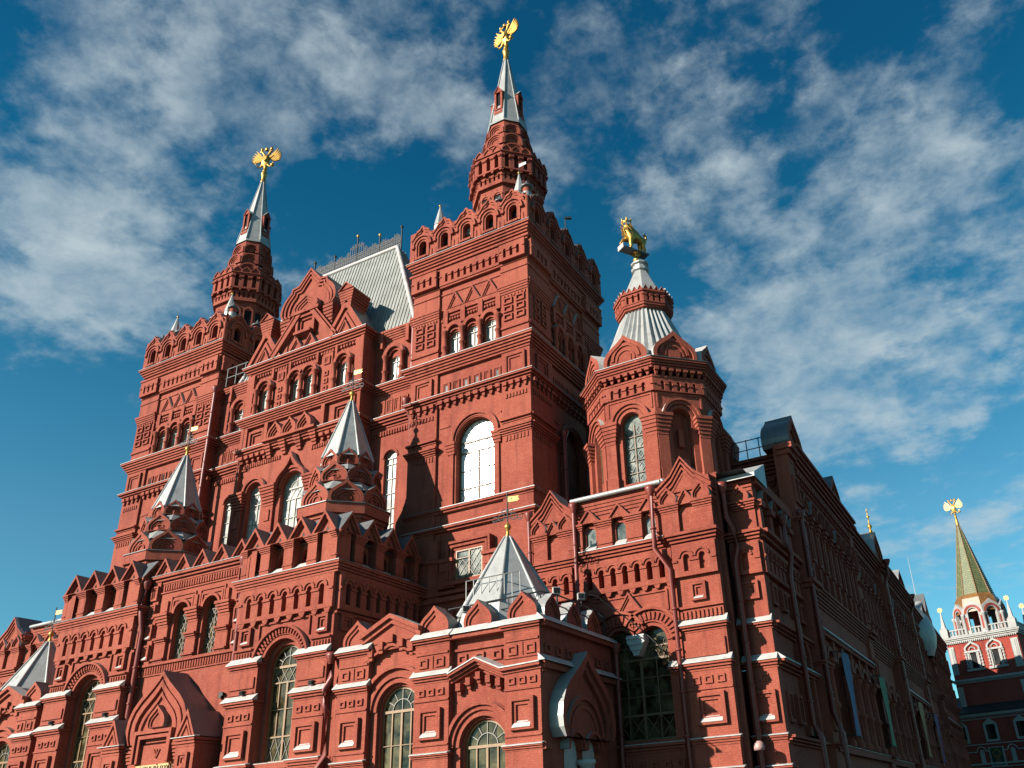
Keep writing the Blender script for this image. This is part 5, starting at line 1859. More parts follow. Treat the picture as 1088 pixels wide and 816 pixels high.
    x_ = sorted((X(-11.1), X(-9.2)))
    cp = MB()
    cp.face([(x_[0], 36.5, 16.3), (x_[1], 36.5, 16.3), (x_[1], 38.6, 17.4), (x_[0], 38.6, 17.4)], ZINC)
    cp.face([(x_[0], 36.5, 16.1), (x_[1], 36.5, 16.1), (x_[1], 36.5, 16.3), (x_[0], 36.5, 16.3)], ZINC)
    cp.face([(x_[1], 36.5, 16.1), (x_[1], 38.6, 16.1), (x_[1], 38.6, 17.4), (x_[1], 36.5, 16.3)], ZINC)
    sec.sub(cp, 'pier_cap')
    # deck, back body
    xa, xb = S(-20.9, -9.6)
    cap(w, rectpath(xa, xb, 36.0, 46), 16.4, DARKZ)
    sec.done('brick wing at the right corner under the octagonal turret' if sx > 0 else 'brick wing at the far left corner, mostly hidden')
wing(1)
wing(-1)

def pipe(pts, r=.105, hopper=True, name='drainpipe', collars=True):
    m = MB()
    tube(m, pts, r, PIPE, 10)
    p0 = Vector(pts[0])
    if hopper:
        lathe(m, p0.x, p0.y, [(r, p0.z-.35), (r*1.2, p0.z-.3), (r*2.1, p0.z), (r*2.1, p0.z+.16), (r*1.6, p0.z+.16), (r*.5, p0.z+.05)], PIPE, 10)
    if collars:
        for a, b in zip(pts, pts[1:]):
            a, b = Vector(a), Vector(b)
            if abs((b-a).normalized().z) > .95 and (b-a).length > 2:
                k = int((b-a).length/1.9)
                for i in range(1, k+1):
                    p = a.lerp(b, i/(k+.5))
                    lathe(m, p.x, p.y, [(r*1.0, p.z-.05), (r*1.3, p.z-.03), (r*1.3, p.z+.03), (r, p.z+.05)], PIPE, 10)
    return m.build(name, MUSEUM)
pipe([(-20.98, 35.6, 16.3), (-20.98, 35.7, 9.3)])
pipe([(-18.35, 35.55, 16.2), (-18.35, 35.62, 11.2), (-18.35, 35.62, 9.3)])
pipe([(-14.05, 35.35, 16.1), (-14.05, 35.35, 13.15), (-13.35, 35.3, 12.0), (-13.35, 35.35, 0.3)], .12)
pipe([(-10.75, 36.2, 15.8), (-10.75, 36.3, 14.3), (-10.55, 36.6, 13.7), (-10.5, 36.55, 12.9), (-10.65, 36.6, 12.2), (-10.65, 36.6, 0.3)], .12)
pipe([(-27.65, 29.15, 9.1), (-27.65, 29.2, 8.2), (-27.75, 29.0, 7.6), (-27.75, 28.95, 7.0), (-27.62, 29.1, 6.6), (-27.62, 29.15, 4.9), (-27.85, 28.9, 4.4), (-27.85, 28.9, .3)], .12)
pipe([(-34.3, 29.4, 14.9), (-34.3, 29.45, 13.9), (-34.35, 29.55, 13.2), (-34.35, 29.55, .3)], .12)
pipe([(-41.85, 29.55, 14.9), (-41.85, 29.5, 13.9), (-41.7, 29.3, 13.3), (-41.75, 29.6, 12.2), (-41.75, 29.6, .3)], .12)
pipe([(-46.75, 35.75, 31.3), (-46.75, 35.75, 17.0)], .13)
pipe([(-29.55, 36.3, 31.4), (-29.55, 36.3, 27.6)], .12)
pipe([(-29.62, 35.95, 25.6), (-29.62, 36.1, 25.1), (-29.62, 36.4, 24.6), (-29.62, 36.5, 22.2)], .12)
pipe([(-17.3, 38.9, 23.0), (-17.9, 38.9, 22.4), (-17.9, 38.9, 16.5)], .13) if False else None
pipe([(-20.6, 39.2, 22.3), (-20.6, 39.2, 16.6)], .13)
pipe([(-16.6, 35.75, 9.0), (-16.6, 35.75, .3)], .12)

# ------------------------------------------------------------------ octagonal corner turret
def corner_turret(xc, yc):
    sec = Sec('corner_turret')
    w = sec.w
    a = 3.42
    hw = a*math.tan(math.pi/8)
    for i in range(8):
        f = FA(xc, yc, -90+45*i).off(a)
        win = i in (0, 7)
        hl = [arch(0, 17.35, 20.75, .58, 12)]
        wall(w, f, -hw, hw, 14, 23.3, hl, 0, .45, None, None if win else BRICK)
        if win:
            window(f, 0, 17.3, 20.75, .58, -.35, G_LOW2, WOODD, 'stain', .06)
        else:
            box(w, f, -.14, .14, 19.2, 20.2, -.45, -.18, BRICK)
            prism(w, f, [(-.3, 17.9), (.3, 17.9), (.3, 18.5), (-.3, 18.5)], -.45, -.10, BRICK)
        archivolt(w, f, 0, 20.75, .60, .76, -.02, .06, n=12)
        archivolt(w, f, 0, 20.75, .82, 1.0, -.02, .14, n=14)
        archivolt(w, f, 0, 20.75, 1.0, 1.12, -.02, .24, None, WHITE, 14)
        A = [(hw-.12, 21.3), (hw-.12, 22.2), (-hw+.12, 22.2), (-hw+.12, 21.3)]
        B = [(hw-.20, 21.3), (hw-.20, 22.1), (-hw+.20, 22.1), (-hw+.20, 21.3)]
        strip(w, f, A, B, -.02, .05, BRICK)
        slots(w, f, [(k-2)*.46 for k in range(5)], 22.3, 22.85, .20, .14, -hw-.05, hw+.05, 22.25, 23.05, arcs=False, deep=.14)
        pendants(w, f, -hw-.05, hw+.05, 23.62, .45, .1, .36, .44)
        # corner piers with fat capitals
        for s in (-1, 1):
            box(w, f, *sorted((s*(hw-.52), s*(hw+.04))), 17.0, 19.9, -.02, .20, BRICK)
            for k in range(6):
                e = .05*k
                lo, hi = sorted((s*(hw-.52-e), s*(hw+.06+e*.4)))
                box(w, f, lo, hi, 19.65+.2*k, 19.82+.2*k, -.02, .22+.05*k, BRICK, DARKZ if k == 5 else None)
            lo, hi = sorted((s*(hw-.56), s*(hw+.05)))
            box(w, f, lo, hi, 17.0, 17.75, -.02, .27, BRICK)
        # keel gable with blind arch on the eaves
        m = MB()
        kok(m, f, 0, 24.12, 1.30, 1.95, -1.6, .18, WHITE, 'ogee', 2, .14)
        archivolt(m, f, 0, 24.6, .70, .86, -.2, .12, None, None, 14, 0, 180, 1.15)
        archivolt(m, f, 0, 24.5, .5, .58, -.2, .10, None, None, 12, 0, 180, 1.2)
        box(m, f, -.34, .34, 24.13, 24.85, -.2, .09, BRICK)
        sec.sub(m, 'keel_gable')
    P = octpath(xc, yc, 3.4)
    corn(sec, P, 17.0, 17.06, .1, .34, 1, True, ZINC, .03, .05)
    corn(sec, P, 16.5, 16.9, .3, .55, 3, True, ZINC, .03, .05)
    corn(sec, P, 23.05, 23.15, .10, .2, 1, True)
    corn(sec, P, 23.55, 24.08, .34, .56, 4, True, DARKZ, .02, .02)
    # pleated tent
    sp = MB()
    N = 40
    def ringz(a_, z, dep):
        out = []
        for k in range(2*N):
            t = 2*math.pi*k/(2*N)
            # octagonal-ish radius with pleats
            q = ((t+math.pi/8) % (math.pi/4))-math.pi/8
            r = a_/math.cos(q)*(1 if a_ > 2 else 1)*(1-dep*(k % 2))
            out.append((xc+r*math.cos(t-math.pi/2), yc+r*math.sin(t-math.pi/2), z))
        return out
    sp.grid([ringz(3.35, 24.1, .02), ringz(2.75, 25.6, .055), ringz(1.9, 27.6, .07), ringz(1.32, 29.15, .07)], ZINC, False, True)
    sec.sub(sp, 'pleated_tent_roof')
    dr = Sec('drum')
    d = dr.w
    body(d, octpath(xc, yc, 1.42), 28.9, 30.2, BRICK)
    for z0, z1, a_ in ((28.95, 29.1, 1.5), (29.1, 29.25, 1.58)):
        sweep(d, octpath(xc, yc, 1.4), [(-.1, z0), (a_-1.4, z0), (a_-1.4, z1), (-.1, z1)], BRICK, True)
    for i in range(8):
        f = FA(xc, yc, -90+45*i)
        hh = 1.62*math.tan(math.pi/8)
        slots(d, f, [(-.36), 0, .36], 29.32, 29.85, .14, 1.62, -hh, hh, 29.25, 29.95, arcs=False, deep=.16)
        box(d, f, -hh-.02, hh+.02, 29.95, 30.05, 1.3, 1.70, BRICK)
        for k in range(4):
            kok(d, f, (k-1.5)*.345, 30.05, .17, .32, 1.3, 1.70, WHITE, 'tri', 2, .05)
    t2 = MB()
    t2.grid([[(*p, 30.05) for p in octpath(xc, yc, 1.45)], [(*p, 30.3) for p in octpath(xc, yc, 1.25)], [(*p, 32.4) for p in octpath(xc, yc, .40)]], ZINC, False, True)
    lathe(t2, xc, yc, [(.40, 32.35), (.55, 32.45), (.57, 32.6), (.44, 32.7), (.44, 32.85), (.56, 32.92), (.56, 33.02), (.3, 33.2), (.2, 33.3), (0, 33.31)], ZINC, 10, False)
    dr.sub(t2, 'tent_cap')
    sec.done('octagonal corner turret with a pleated tent roof')
    dr.done()
corner_turret(-15.45, 40.5)

# ------------------------------------------------------------------ long side wall and the main body behind
def side_wall():
    sec = Sec('long_side_wall')
    w = sec.w
    g = FX(-9.4)
    Y0, Y1 = 37.0, 121.0
    # shallow relief base planes: link part, then two long bays that stand forward
    wall(w, g, Y0, 44.4, 0, 16.4, (), -.25, .3)
    parts = [(44.4, 60.9), (60.9, 74.0), (74.0, 90.0), (90.0, 104.0), (104.0, Y1)]
    for i, (a, b) in enumerate(parts):
        fwd = i % 2 == 0
        d = .12 if fwd else -.22
        zt = 20.5
        wall(w, g, a, b, 0, zt, (), d, .3)
        for e in (a, b):
            w.face([g.p(e, 0, -.4), g.p(e, 0, d), g.p(e, zt, d), g.p(e, zt, -.4)], BRICK)
            box(w, g, e-.7, e+.7, 0, zt, -.4, d+.22, BRICK)
            for z0, z1, q in ((4.3, 4.62, .5), (8.2, 8.5, .5), (12.0, 12.7, .62), (15.8, 16.1, .45), (19.5, 20.4, .6)):
                stepbox(w, g, e-.7, e+.7, z0, z1, d+.25, d+q, 3, WHITE if z0 < 10 else DARKZ)
            for z in (5.2, 9.2, 13.3, 17.0):
                panel(w, g, e-.5, e+.5, z, z+1.6, d+.22, w=.14, deep=.10)
        box(w, g, a, b, 4.25, 4.6, d-.1, d+.3, BRICK)
        slope_sill(sec.fl, g, a, b, 4.62, d, d+.34, WHITE, .05)
        for k in range(6):
            box(w, g, a, b, 11.75+.17*k, 11.88+.17*k, d-.05, d+.08+.07*k, BRICK, DARKZ if k == 5 else None)
        stepbox(w, g, a, b, 19.4, 20.6, d+.05, d+.75, 6, DARKZ, False)
        pendants(w, g, a+.8, b-.8, 19.35, .5, d, d+.3, .6)
        dentils(w, g, a+.8, b-.8, 18.5, 18.75, d, d+.12, .3, .5)
        # lower windows between half columns
        n = 6 if fwd else 4
        p = (b-a-2.2)/n
        for k in range(n):
            c = a+1.1+(k+.5)*p
            ww = p*.30
            A = arch(c, 4.8, 8.6, ww+.34, 10); B = arch(c, 4.8, 8.6, ww+.1, 10)
            strip(w, g, A, B, d-.1, d+.22, BRICK, None, True)
            pn = MB()
            for t in tess([arch(c, 4.85, 8.6, ww, 10)]):
                pn.face([g.p(u, z, d+.012) for u, z in t], G_BLK)
            wo_ = pn.build('window', MUSEUM)
            fr = MB()
            bar(fr, g, (c, 4.85), (c, 8.6+ww*.9), .07, d+.015, d+.06, WOODD)
            for z in (6.0, 7.3, 8.6):
                bar(fr, g, (c-ww, z), (c+ww, z), .06, d+.015, d+.055, WOODD)
            fr.build('window_frame', wo_)
        for k in range(n+1):
            c = a+1.1+k*p
            x, y, _ = g.p(c, 0, d+.22)
            lathe(w, x, y, [(.30, 4.62), (.30, 4.9), (.2, 5.0), (.19, 6.3), (.29, 6.4), (.29, 6.55), (.2, 6.65), (.18, 8.2), (.28, 8.3), (.32, 8.5), (.32, 8.6)], BRICK, 8)
            box(w, g, c-.36, c+.36, 8.6, 8.8, d-.1, d+.62, BRICK, WHITE)
            box(w, g, c-.22, c+.22, 8.8, 10.1, d-.1, d+.2, BRICK)
        if fwd:
            slope_sill(sec.fl, g, a+1.0, b-.9, 10.3, d+.02, d+.42, WHITE, .22)
            box(w, g, a+1.0, b-.9, 10.05, 10.28, d-.1, d+.3, BRICK)
        # upper storey: niches under pointed hoods, with consoles and long corbels
        n2 = 9 if fwd else 7
        p = (b-a-1.8)/n2
        for k in range(n2):
            c = a+.9+(k+.5)*p
            kok(w, g, c, 17.2, p*.36, 1.0, d-.05, d+.34, FLASH if k % 4 == 1 else BRICK, 'tri' if k % 2 else 'ogee', 3, .08)
            A = arch(c, 13.4, 16.5, p*.34, 8); B = arch(c, 13.4, 16.5, p*.24, 8)
            strip(w, g, A, B, d-.1, d+.2, BRICK, None, True)
            pn = MB()
            for t in tess([arch(c, 13.45, 16.5, p*.235, 8)]):
                pn.face([g.p(u, z, d+.012) for u, z in t], G_BLK)
            if k % 2 == 0:
                wo_ = pn.build('window', MUSEUM)
        for k in range(n2+1):
            c = a+.9+k*p
            box(w, g, c-.17, c+.17, 12.8, 14.0, d-.1, d+.36, BRICK)
            prism(w, g, [(c-.14, 14.0), (c+.14, 14.0), (c+.14, 16.3), (c-.14, 16.3)], d-.1, d+.24, BRICK)
            for q in range(3):
                box(w, g, c-.2-.05*q, c+.2+.05*q, 16.3+.22*q, 16.48+.22*q, d-.1, d+.3+.09*q, BRICK, DARKZ if q == 2 else None)
            box(w, g, c-.24, c+.24, 13.95, 14.1, d-.1, d+.48, BRICK, DARKZ)
    # flank of the wing (in front of the first bay)
    for z0, z1, q in ((4.3, 4.62, .2), (7.42, 7.76, .2), (9.1, 9.4, .22), (13.1, 13.66, .3)):
        stepbox(w, g, Y0, 44.0, z0, z1, -.1, q, 3, DARKZ, False)
    slope_sill(sec.fl, g, Y0, 44.0, 7.78, -.1, .26, WHITE, .12)
    slots(w, g, [37.8+.7*k for k in range(9)], 11.8, 12.7, .3, 0, 37.0, 44.0, 11.6, 13.1)
    for k in range(4):
        u = 38.2+k*1.7
        kok(w, g, u, 15.1, .7, 1.0, -.6, .1, ZINC, 'tri', 3, .08)
        box(w, g, u-.85-.25, u-.85+.25, 13.7, 15.1, -.4, .05, BRICK)
        box(w, g, u-.85-.35, u-.85+.35, 14.8, 15.1, -.4, .2, BRICK, ZINC)
        panel(w, g, u-.45, u+.45, 5.2, 6.5, -.2, w=.14, deep=.1)
        panel(w, g, u-.4, u+.4, 10.3, 11.3, -.2, w=.14, deep=.1)
    box(w, g, 37.0, 44.0, 15.9, 16.4, -.4, .12, BRICK, DARKZ)
    wn_ = arch(42.0, 4.8, 8.4, .9, 12)
    strip(w, g, arch(42.0, 4.8, 8.4, 1.2, 12), arch(42.0, 4.8, 8.4, .9, 12), -.3, .02, BRICK, None, True)
    pn = MB()
    for t in tess([wn_]):
        pn.face([g.p(u, z, -.235) for u, z in t], G_BLK)
    pn.build('window', MUSEUM)
    # front wall of the taller body, roof
    f = FY(45.8)
    wall(w, f, -21, -9.28, 14, 20.6, (), 0)
    stepbox(w, f, -21, -9.28, 19.4, 20.6, .05, .7, 6, DARKZ, False)
    pendants(w, f, -20.5, -9.6, 19.35, .5, 0, .3, .6)
    for u in (-10.2, -12.4, -14.6):
        panel(w, f, u-.75, u+.75, 17.6, 18.6, 0, w=.18, deep=.12)
        panel(w, f, u-.6, u+.6, 16.6, 17.4, 0, w=.14, deep=.1)
    wall(w, FXL(-66.7), -121, -66, 0, 20.6)
    wall(w, F(0, 121, -1, 0), 9.4, 66.7, 0, 20.6)
    w.face([(-50, 45.8, 20.62), (-9.4, 45.8, 20.62), (-9.4, 121, 20.62), (-66.7, 121, 20.62), (-66.7, 66, 20.62), (-50, 66, 20.62)], DARKZ)
    wall(w, FY(66), -66.7, -50, 0, 20.6)
    sec.done('long shaded side wall running back to the gate tower')
    # gabled dormers along the eaves
    for y, hw_, h, gold in ((45.95, 1.75, 2.45, 0), (56.9, 1.55, 2.3, 0), (73.6, 2.1, 2.75, 1), (86.4, 2.2, 2.3, 0), (103, 2.0, 2.4, 0)):
        m = MB()
        e = g.off(.5)
        kok(m, e, y, 20.62, hw_, h, -1.6, .0, DARKZ if y < 60 else ZINC, 'ogee', 3, .12)
        m.build('roof_dormer', MUSEUM)
    ch = MB()
    e = FY(46.6)
    prism(ch, e, [(-15.3, 20.5), (-12.2, 20.5), (-12.4, 21.0), (-12.9, 21.6), (-12.75, 22.6), (-13.2, 23.6), (-15.3, 23.6)], -1.2, .0, BRICK, DARKZ, back=True)
    ch.build('chimney', MUSEUM)
    rl = MB()
    for k in range(4):
        u = -12.4+k*.75
        bar(rl, FY(45.3), (u, 20.6), (u, 21.9), .05, -.03, .03, IRON)
    for z in (21.25, 21.85):
        bar(rl, FY(45.3), (-12.4, z), (-10.1, z), .04, -.03, .03, IRON)
    rl.build('roof_railing', MUSEUM)
    # drain hoppers and pipes on the flank
    pipe([(-9.0, 39.9, 14.9), (-9.0, 39.9, 13.8), (-8.85, 39.9, 13.0), (-9.05, 39.9, 12.0), (-9.05, 39.9, 5.2), (-8.75, 39.9, 4.6), (-8.75, 39.9, .4)], .13)
    pipe([(-8.9, 43.9, 16.3), (-8.9, 43.9, 6.0), (-8.6, 43.9, 5.0), (-8.6, 43.9, .4)], .13)
    pipe([(-8.5, 74.0, 20.7), (-8.6, 74.0, 19.6), (-8.9, 74.0, 18.9), (-8.9, 74.0, .4)], .16)
    pipe([(-8.6, 89.9, 20.9), (-8.6, 89.9, 20.0), (-9.0, 89.9, 19.2), (-9.0, 89.9, .4)], .16)
    # far corner: tented dome on the roof
    d = MB()
    lathe(d, -10.9, 101.5, [(2.2, 16.5), (2.7, 17.6), (2.9, 18.7), (2.8, 19.7), (2.4, 20.9), (1.7, 21.9), (.95, 22.6), (.4, 23.3), (.15, 24.2), (.02, 26.0)], ZINC, 16)
    d.build('roof_dome', MUSEUM)
    tr = MB()
    prism(tr, g.off(.3), [(107, 20.6), (113, 20.6), (113, 22.5), (111.6, 22.9), (110, 25.3), (108.4, 22.9), (107, 22.5)], -3, 0, BRICK, DARKZ, back=True)
    tr.build('roof_dormer', MUSEUM)
side_wall()

# small green railing on the roof link between far tower and centre
rl = MB()
for k in range(3):
    bar(rl, FY(36.3), (-46.4+k*.9, 31.6), (-46.4+k*.9, 33.1), .07, -.03, .03, IRON)
for z in (32.3, 33.05):
    bar(rl, FY(36.3), (-46.5, z), (-44.4, z), .06, -.03, .03, IRON)
rl.build('roof_railing', MUSEUM)

# ------------------------------------------------------------------ gate tower with the tiled tent, behind the museum
GRED = brick_mat('painted_red_wall', (0.30, 0.050, 0.034))
GWH = plain_mat('limewash_white', (0.311, 0.300, 0.277), .7, 0, .06, 2)
BLACKROOF = plain_mat('black_sheet_roof', (0.026, 0.028, 0.030), .5, .2, .2, 1)
def tile_mat():
    q = MatB('green_scale_tiles')
    geo = q.n('ShaderNodeNewGeometry')
    sp = q.n('ShaderNodeSeparateXYZ'); q.l(geo.outputs['Position'], sp.inputs[0])
    cb = q.n('ShaderNodeCombineXYZ')
    ad = q.n('ShaderNodeMath', operation='ADD'); q.l(sp.outputs[0], ad.inputs[0]); q.l(sp.outputs[1], ad.inputs[1])
    q.l(ad.outputs[0], cb.inputs[0]); q.l(sp.outputs[2], cb.inputs[1])
    br = q.n('ShaderNodeTexBrick'); q.l(cb.outputs[0], br.inputs['Vector'])
    br.inputs['Scale'].default_value = 1
    br.inputs['Brick Width'].default_value = .36; br.inputs['Row Height'].default_value = .26
    br.inputs['Mortar Size'].default_value = .03
    br.inputs['Color1'].default_value = (.10, .115, .04, 1); br.inputs['Color2'].default_value = (.16, .15, .048, 1)
    br.inputs['Mortar'].default_value = (.05, .065, .03, 1)
    q.l(q.mix(q.ramp(q.noise(2.2, 4), [(.45, (0, 0, 0)), (.7, (.7, .7, .7))]), br.outputs['Color'], (.05, .08, .035)), q.b.inputs['Base Color'])
    q.set(Roughness=.6)
    return q.m
TILE = tile_mat()
RUST = plain_mat('ochre_ridge_tiles', (0.178, 0.081, 0.022), .4, 0, .2, 3, streak=False)
GO = (-8.85, 125.0); GU = (.9736, -.2283)
GF = F(GO[0], GO[1], GU[0], GU[1])
def gate():
    gx, gy, _ = GF.p(4.5, 0, -3)
    G = empty('gate_tower', (gx, gy, 0), 'red and white gate tower with a green tiled tent spire', 'tower')
    W, D = 9.0, 7.0
    P = [GF.p(0, 0, 0)[:2], GF.p(W, 0, 0)[:2], GF.p(W, 0, -D)[:2], GF.p(0, 0, -D)[:2]]
    w = MB()
    body(w, P, 0, 21.6, GRED)
    for z0, z1, d in ((16.1, 16.25, .15), (16.25, 16.5, .35)):
        sweep(w, P, [(0, z0), (d, z0), (d, z1), (0, z1)], GWH, True)
    o = w.build('wall', G)
    # corner pilasters, dentilled cornices
    t = MB()
    for a, b in ((.1, .8), (8.0, 8.9)):
        for z0, z1 in ((17.2, 20.8), (12.0, 15.6)):
            box(t, GF, a, b, z0, z1, -.05, .14, GWH)
            box(t, GF, (a+b)/2-.06, (a+b)/2+.06, z0+.2, z1-.2, .1, .2, GWH)
            box(t, GF, (a+b)/2+.18, (a+b)/2+.26, z0+.2, z1-.2, .1, .2, GWH)
    dentils(t, GF, .05, 8.95, 15.95, 16.12, 0, .2, .24, .5, GWH)
    t.build('pilaster', G)
    c = MB()
    for z0, z1, d in ((21.35, 21.55, .18), (21.55, 21.75, .34), (21.75, 21.95, .5)):
        sweep(c, P, [(0, z0), (d, z0), (d, z1), (0, z1)], GWH, True)
    sweep(c, P, [(.02, 21.95), (.55, 21.96), (.55, 22.02), (0, 22.05)], DARKZ, True)
    dentils(c, GF, 0, 9, 21.15, 21.36, 0, .24, .26, .5, GWH)
    c.face([(*p, 22.0) for p in P], DARKZ)
    c.build('cornice', G)
    # balustrade
    b = MB()
    for f, a, e in ((GF, .5, 8.5), (F(P[1][0], P[1][1], -GF.n[0], -GF.n[1]), .5, D-.5)):
        box(b, f, a, e, 22.02, 22.2, -.25, .1, GWH); box(b, f, a, e, 22.85, 23.0, -.25, .1, GWH)
        n = int((e-a)/.42)
        for k in range(n):
            u = a+(k+.5)*(e-a)/n
            x, y, _ = f.p(u, 0, -.07)
            lathe(b, x, y, [(.12, 22.2), (.17, 22.4), (.12, 22.6), (.14, 22.85)], GWH, 6)
    b.build('balustrade', G)
    # corner obelisks
    for u, d in ((.1, 0), (8.8, 0), (8.8, -D), (.1, -D)):
        x, y, _ = GF.p(u, 0, d)
        m = MB()
        box(m, GF, u-.48, u+.48, 22.0, 23.2, d-.48, d+.48, GWH)
        lathe(m, x, y, [(.52, 23.2), (.56, 23.3), (.36, 23.5), (.06, 25.6)], GWH, 4, False, rad(-13+45))
        ob = m.build('obelisk', G)
        s = MB()
        for k in range(8):
            a = math.pi*k/4
            bar(s, GF, (u, 25.9), (u+.34*math.cos(a), 25.9+.34*math.sin(a)), .09, d-.05, d+.05, GOLD)
        tube(s, [(x, y, 25.5), (x, y, 25.9)], .05, GOLD, 6)
        s.build('gilded_star', ob)
    # carved window surrounds
    for u in (3.1, 5.9):
        for dummy in (0,):
            pn = MB(); box(pn, GF, u-.42, u+.42, 17.8, 19.6, -.2, .02, G_BLK)
            po = pn.build('window', G)
            m = MB()
            for s in (-1, 1):
                box(m, GF, u+s*.62-.10, u+s*.62+.10, 17.7, 19.8, 0, .22, GWH)
                box(m, GF, u+s*.95-.07, u+s*.95+.07, 17.9, 19.7, 0, .14, GWH)
                for k in range(5):
                    box(m, GF, u+s*.95-.15, u+s*.95+.15, 17.9+.42*k, 18.02+.42*k, 0, .2, GWH)
                box(m, GF, u+s*.42-.05, u+s*.42+.05, 17.8, 19.5, 0, .1, GWH)
            box(m, GF, u-1.15, u+1.15, 17.4, 17.7, 0, .3, GWH)
            box(m, GF, u-1.05, u+1.05, 19.75, 19.95, 0, .3, GWH)
            A = ogee(u, 19.95, 1.0, 1.3); B = ogee(u, 20.0, .78, .95)
            strip(m, GF, A, B, 0, .22, GWH, None, True)
            archivolt(m, GF, u, 19.45, .42, .55, 0, .16, GWH, None, 10)
            archivolt(m, GF, u, 20.05, .35, .45, 0, .18, GWH, None, 10)
            m.build('window_surround', po)
    # open octagonal belfry
    cu, cd = 4.3, -2.95
    cx, cy, _ = GF.p(cu, 0, cd)
    rotd = math.degrees(math.atan2(GU[1], GU[0]))
    a = 3.15
    bf = MB()
    hwf = a*math.tan(math.pi/8)
    for i in range(8):
        f = FA(cx, cy, -90+45*i+rotd).off(a)
        L = ogee(0, 24.75, hwf*1.02, 1.75)
        op = arch(0, 22.0, 24.75, .68, 10)
        poly = [(-hwf, 22.0), (-.68, 22.0)]+[(x, z) for x, z in reversed([(0+.68*math.cos(math.pi*k/10), 24.75+.68*math.sin(math.pi*k/10)) for k in range(11)])]+[(.68, 22.0), (hwf, 22.0), (hwf, 24.75)]+L[1:-1]+[(-hwf, 24.75)]
        prism(bf, f, poly, -.5, 0, GWH, ZINC, back=True)
        archivolt(bf, f, 0, 24.75, .82, .98, -.02, .06, GRED, None, 12)
        archivolt(bf, f, 0, 24.75, 1.02, 1.12, -.02, .03, GRED, None, 12)
        for s in (-1, 1):
            box(bf, f, s*1.0-.12, s*1.0+.12, 22.6, 24.3, -.02, .04, GRED)
            x, y, _ = f.p(s*hwf, 0, 0.02)
            lathe(bf, x, y, [(.2, 22), (.2, 24.4), (.28, 24.5), (.28, 24.75), (0, 24.76)], GWH, 8)
    body(bf, octpath(cx, cy, 2.0, rotd), 22.0, 25.8, IRON) if False else None
    bf.build('belfry', G)
    core = MB()
    body(core, octpath(cx, cy, .9, rotd), 22, 26, GRED)
    core.build('belfry_core', G)
    tr = MB()
    tr.grid([[(*p, 25.0) for p in octpath(cx, cy, 3.0, rotd)], [(*p, 26.9) for p in octpath(cx, cy, 2.6, rotd)], [(*p, 27.5) for p in octpath(cx, cy, 2.2, rotd)]], RUST, False, True)
    A = octpath(cx, cy, 2.2, rotd); B = octpath(cx, cy, .16, rotd)
    tr.grid([[(*p, 27.4) for p in A], [(*p, 38.0) for p in B]], TILE, False, True)
    to = tr.build('tent_roof', G)
    rb = MB()
    for p, q in zip(A, B):
        for k in range(40):
            t0 = k/40; t1 = (k+.62)/40
            P0 = Vector((*p, 27.4)).lerp(Vector((*q, 38)), t0); P1 = Vector((*p, 27.4)).lerp(Vector((*q, 38)), t1)
            tube(rb, [P0, P1], .13*(1-t0*.6), RUST, 5)
    rb.build('ridge_tiles', to)
    cl = MB()
    lathe(cl, cx, cy, [(.26, 37.8), (.22, 38.2), (.14, 39.0), (.2, 39.1), (0, 39.2)], GOLD, 10)
    cl.build('gilded_collar', G)
    # gate building in front of / beside the tower
    bx, by, _ = GF.p(4, 0, .5)
    Bd = empty('gate_building', (bx, by, 0), 'low dark red gate building with white trim and a black sheet roof', 'building')
    H = GF.off(1.2)
    w = MB()
    wall(w, H, -4.6, 22, 0, 12.2, (), 0, .3, GRED)
    w.face([H.p(-4.6, 0, 0), H.p(-4.6, 12.2, 0), H.p(-4.6, 12.2, -9), H.p(-4.6, 0, -9)], GRED)
    w.build('wall', Bd)
    r = MB()
    r.face([H.p(-4.9, 12.25, .5), H.p(22, 12.25, .5), H.p(22, 14.6, -3.6), H.p(-4.9, 14.6, -3.6)], BLACKROOF)
    r.face([H.p(-4.9, 12.05, .5), H.p(22, 12.05, .5), H.p(22, 12.25, .5), H.p(-4.9, 12.25, .5)], BLACKROOF)
    r.face([H.p(-4.9, 14.6, -3.6), H.p(22, 14.6, -3.6), H.p(22, 12.2, -9), H.p(-4.9, 12.2, -9)], BLACKROOF)
    r.build('roof', Bd)
    t = MB()
    box(t, H, -4.6, 22, 11.75, 12.05, -.05, .34, GWH); box(t, H, -4.6, 22, 11.35, 11.45, -.05, .14, GWH)
    box(t, H, -4.6, 22, 8.30, 8.42, -.05, .14, GWH)
    box(t, H, -4.6, 22, 5.95, 6.15, -.05, .2, GWH); box(t, H, -4.6, 22, 5.6, 5.7, -.05, .12, GWH)
    box(t, H, -4.15, -3.75, 8.6, 11.2, -.05, .14, GWH)
    dentils(t, H, -4.6, 22, 11.6, 11.75, 0, .2, .3, .5, GWH)
    arcs = [-1.0, 1.7, 5.4, 8.1, 10.8, 13.5]
    ed = -4.6
    for u in arcs:
        archivolt(t, H, u, 7.55, .48, .60, -.05, .14, GWH, None, 10)
        box(t, H, ed, u-.58, 7.45, 7.57, -.05, .14, GWH)
        ed = u+.58
    box(t, H, ed, 22, 7.45, 7.57, -.05, .14, GWH)
    t.build('white_trim', Bd)
    for u in arcs:
        m = MB()
        prism(m, H, arch(u, 6.15, 7.5, .26, 8), -.05, .06, GWH)
        m.build('niche', Bd)
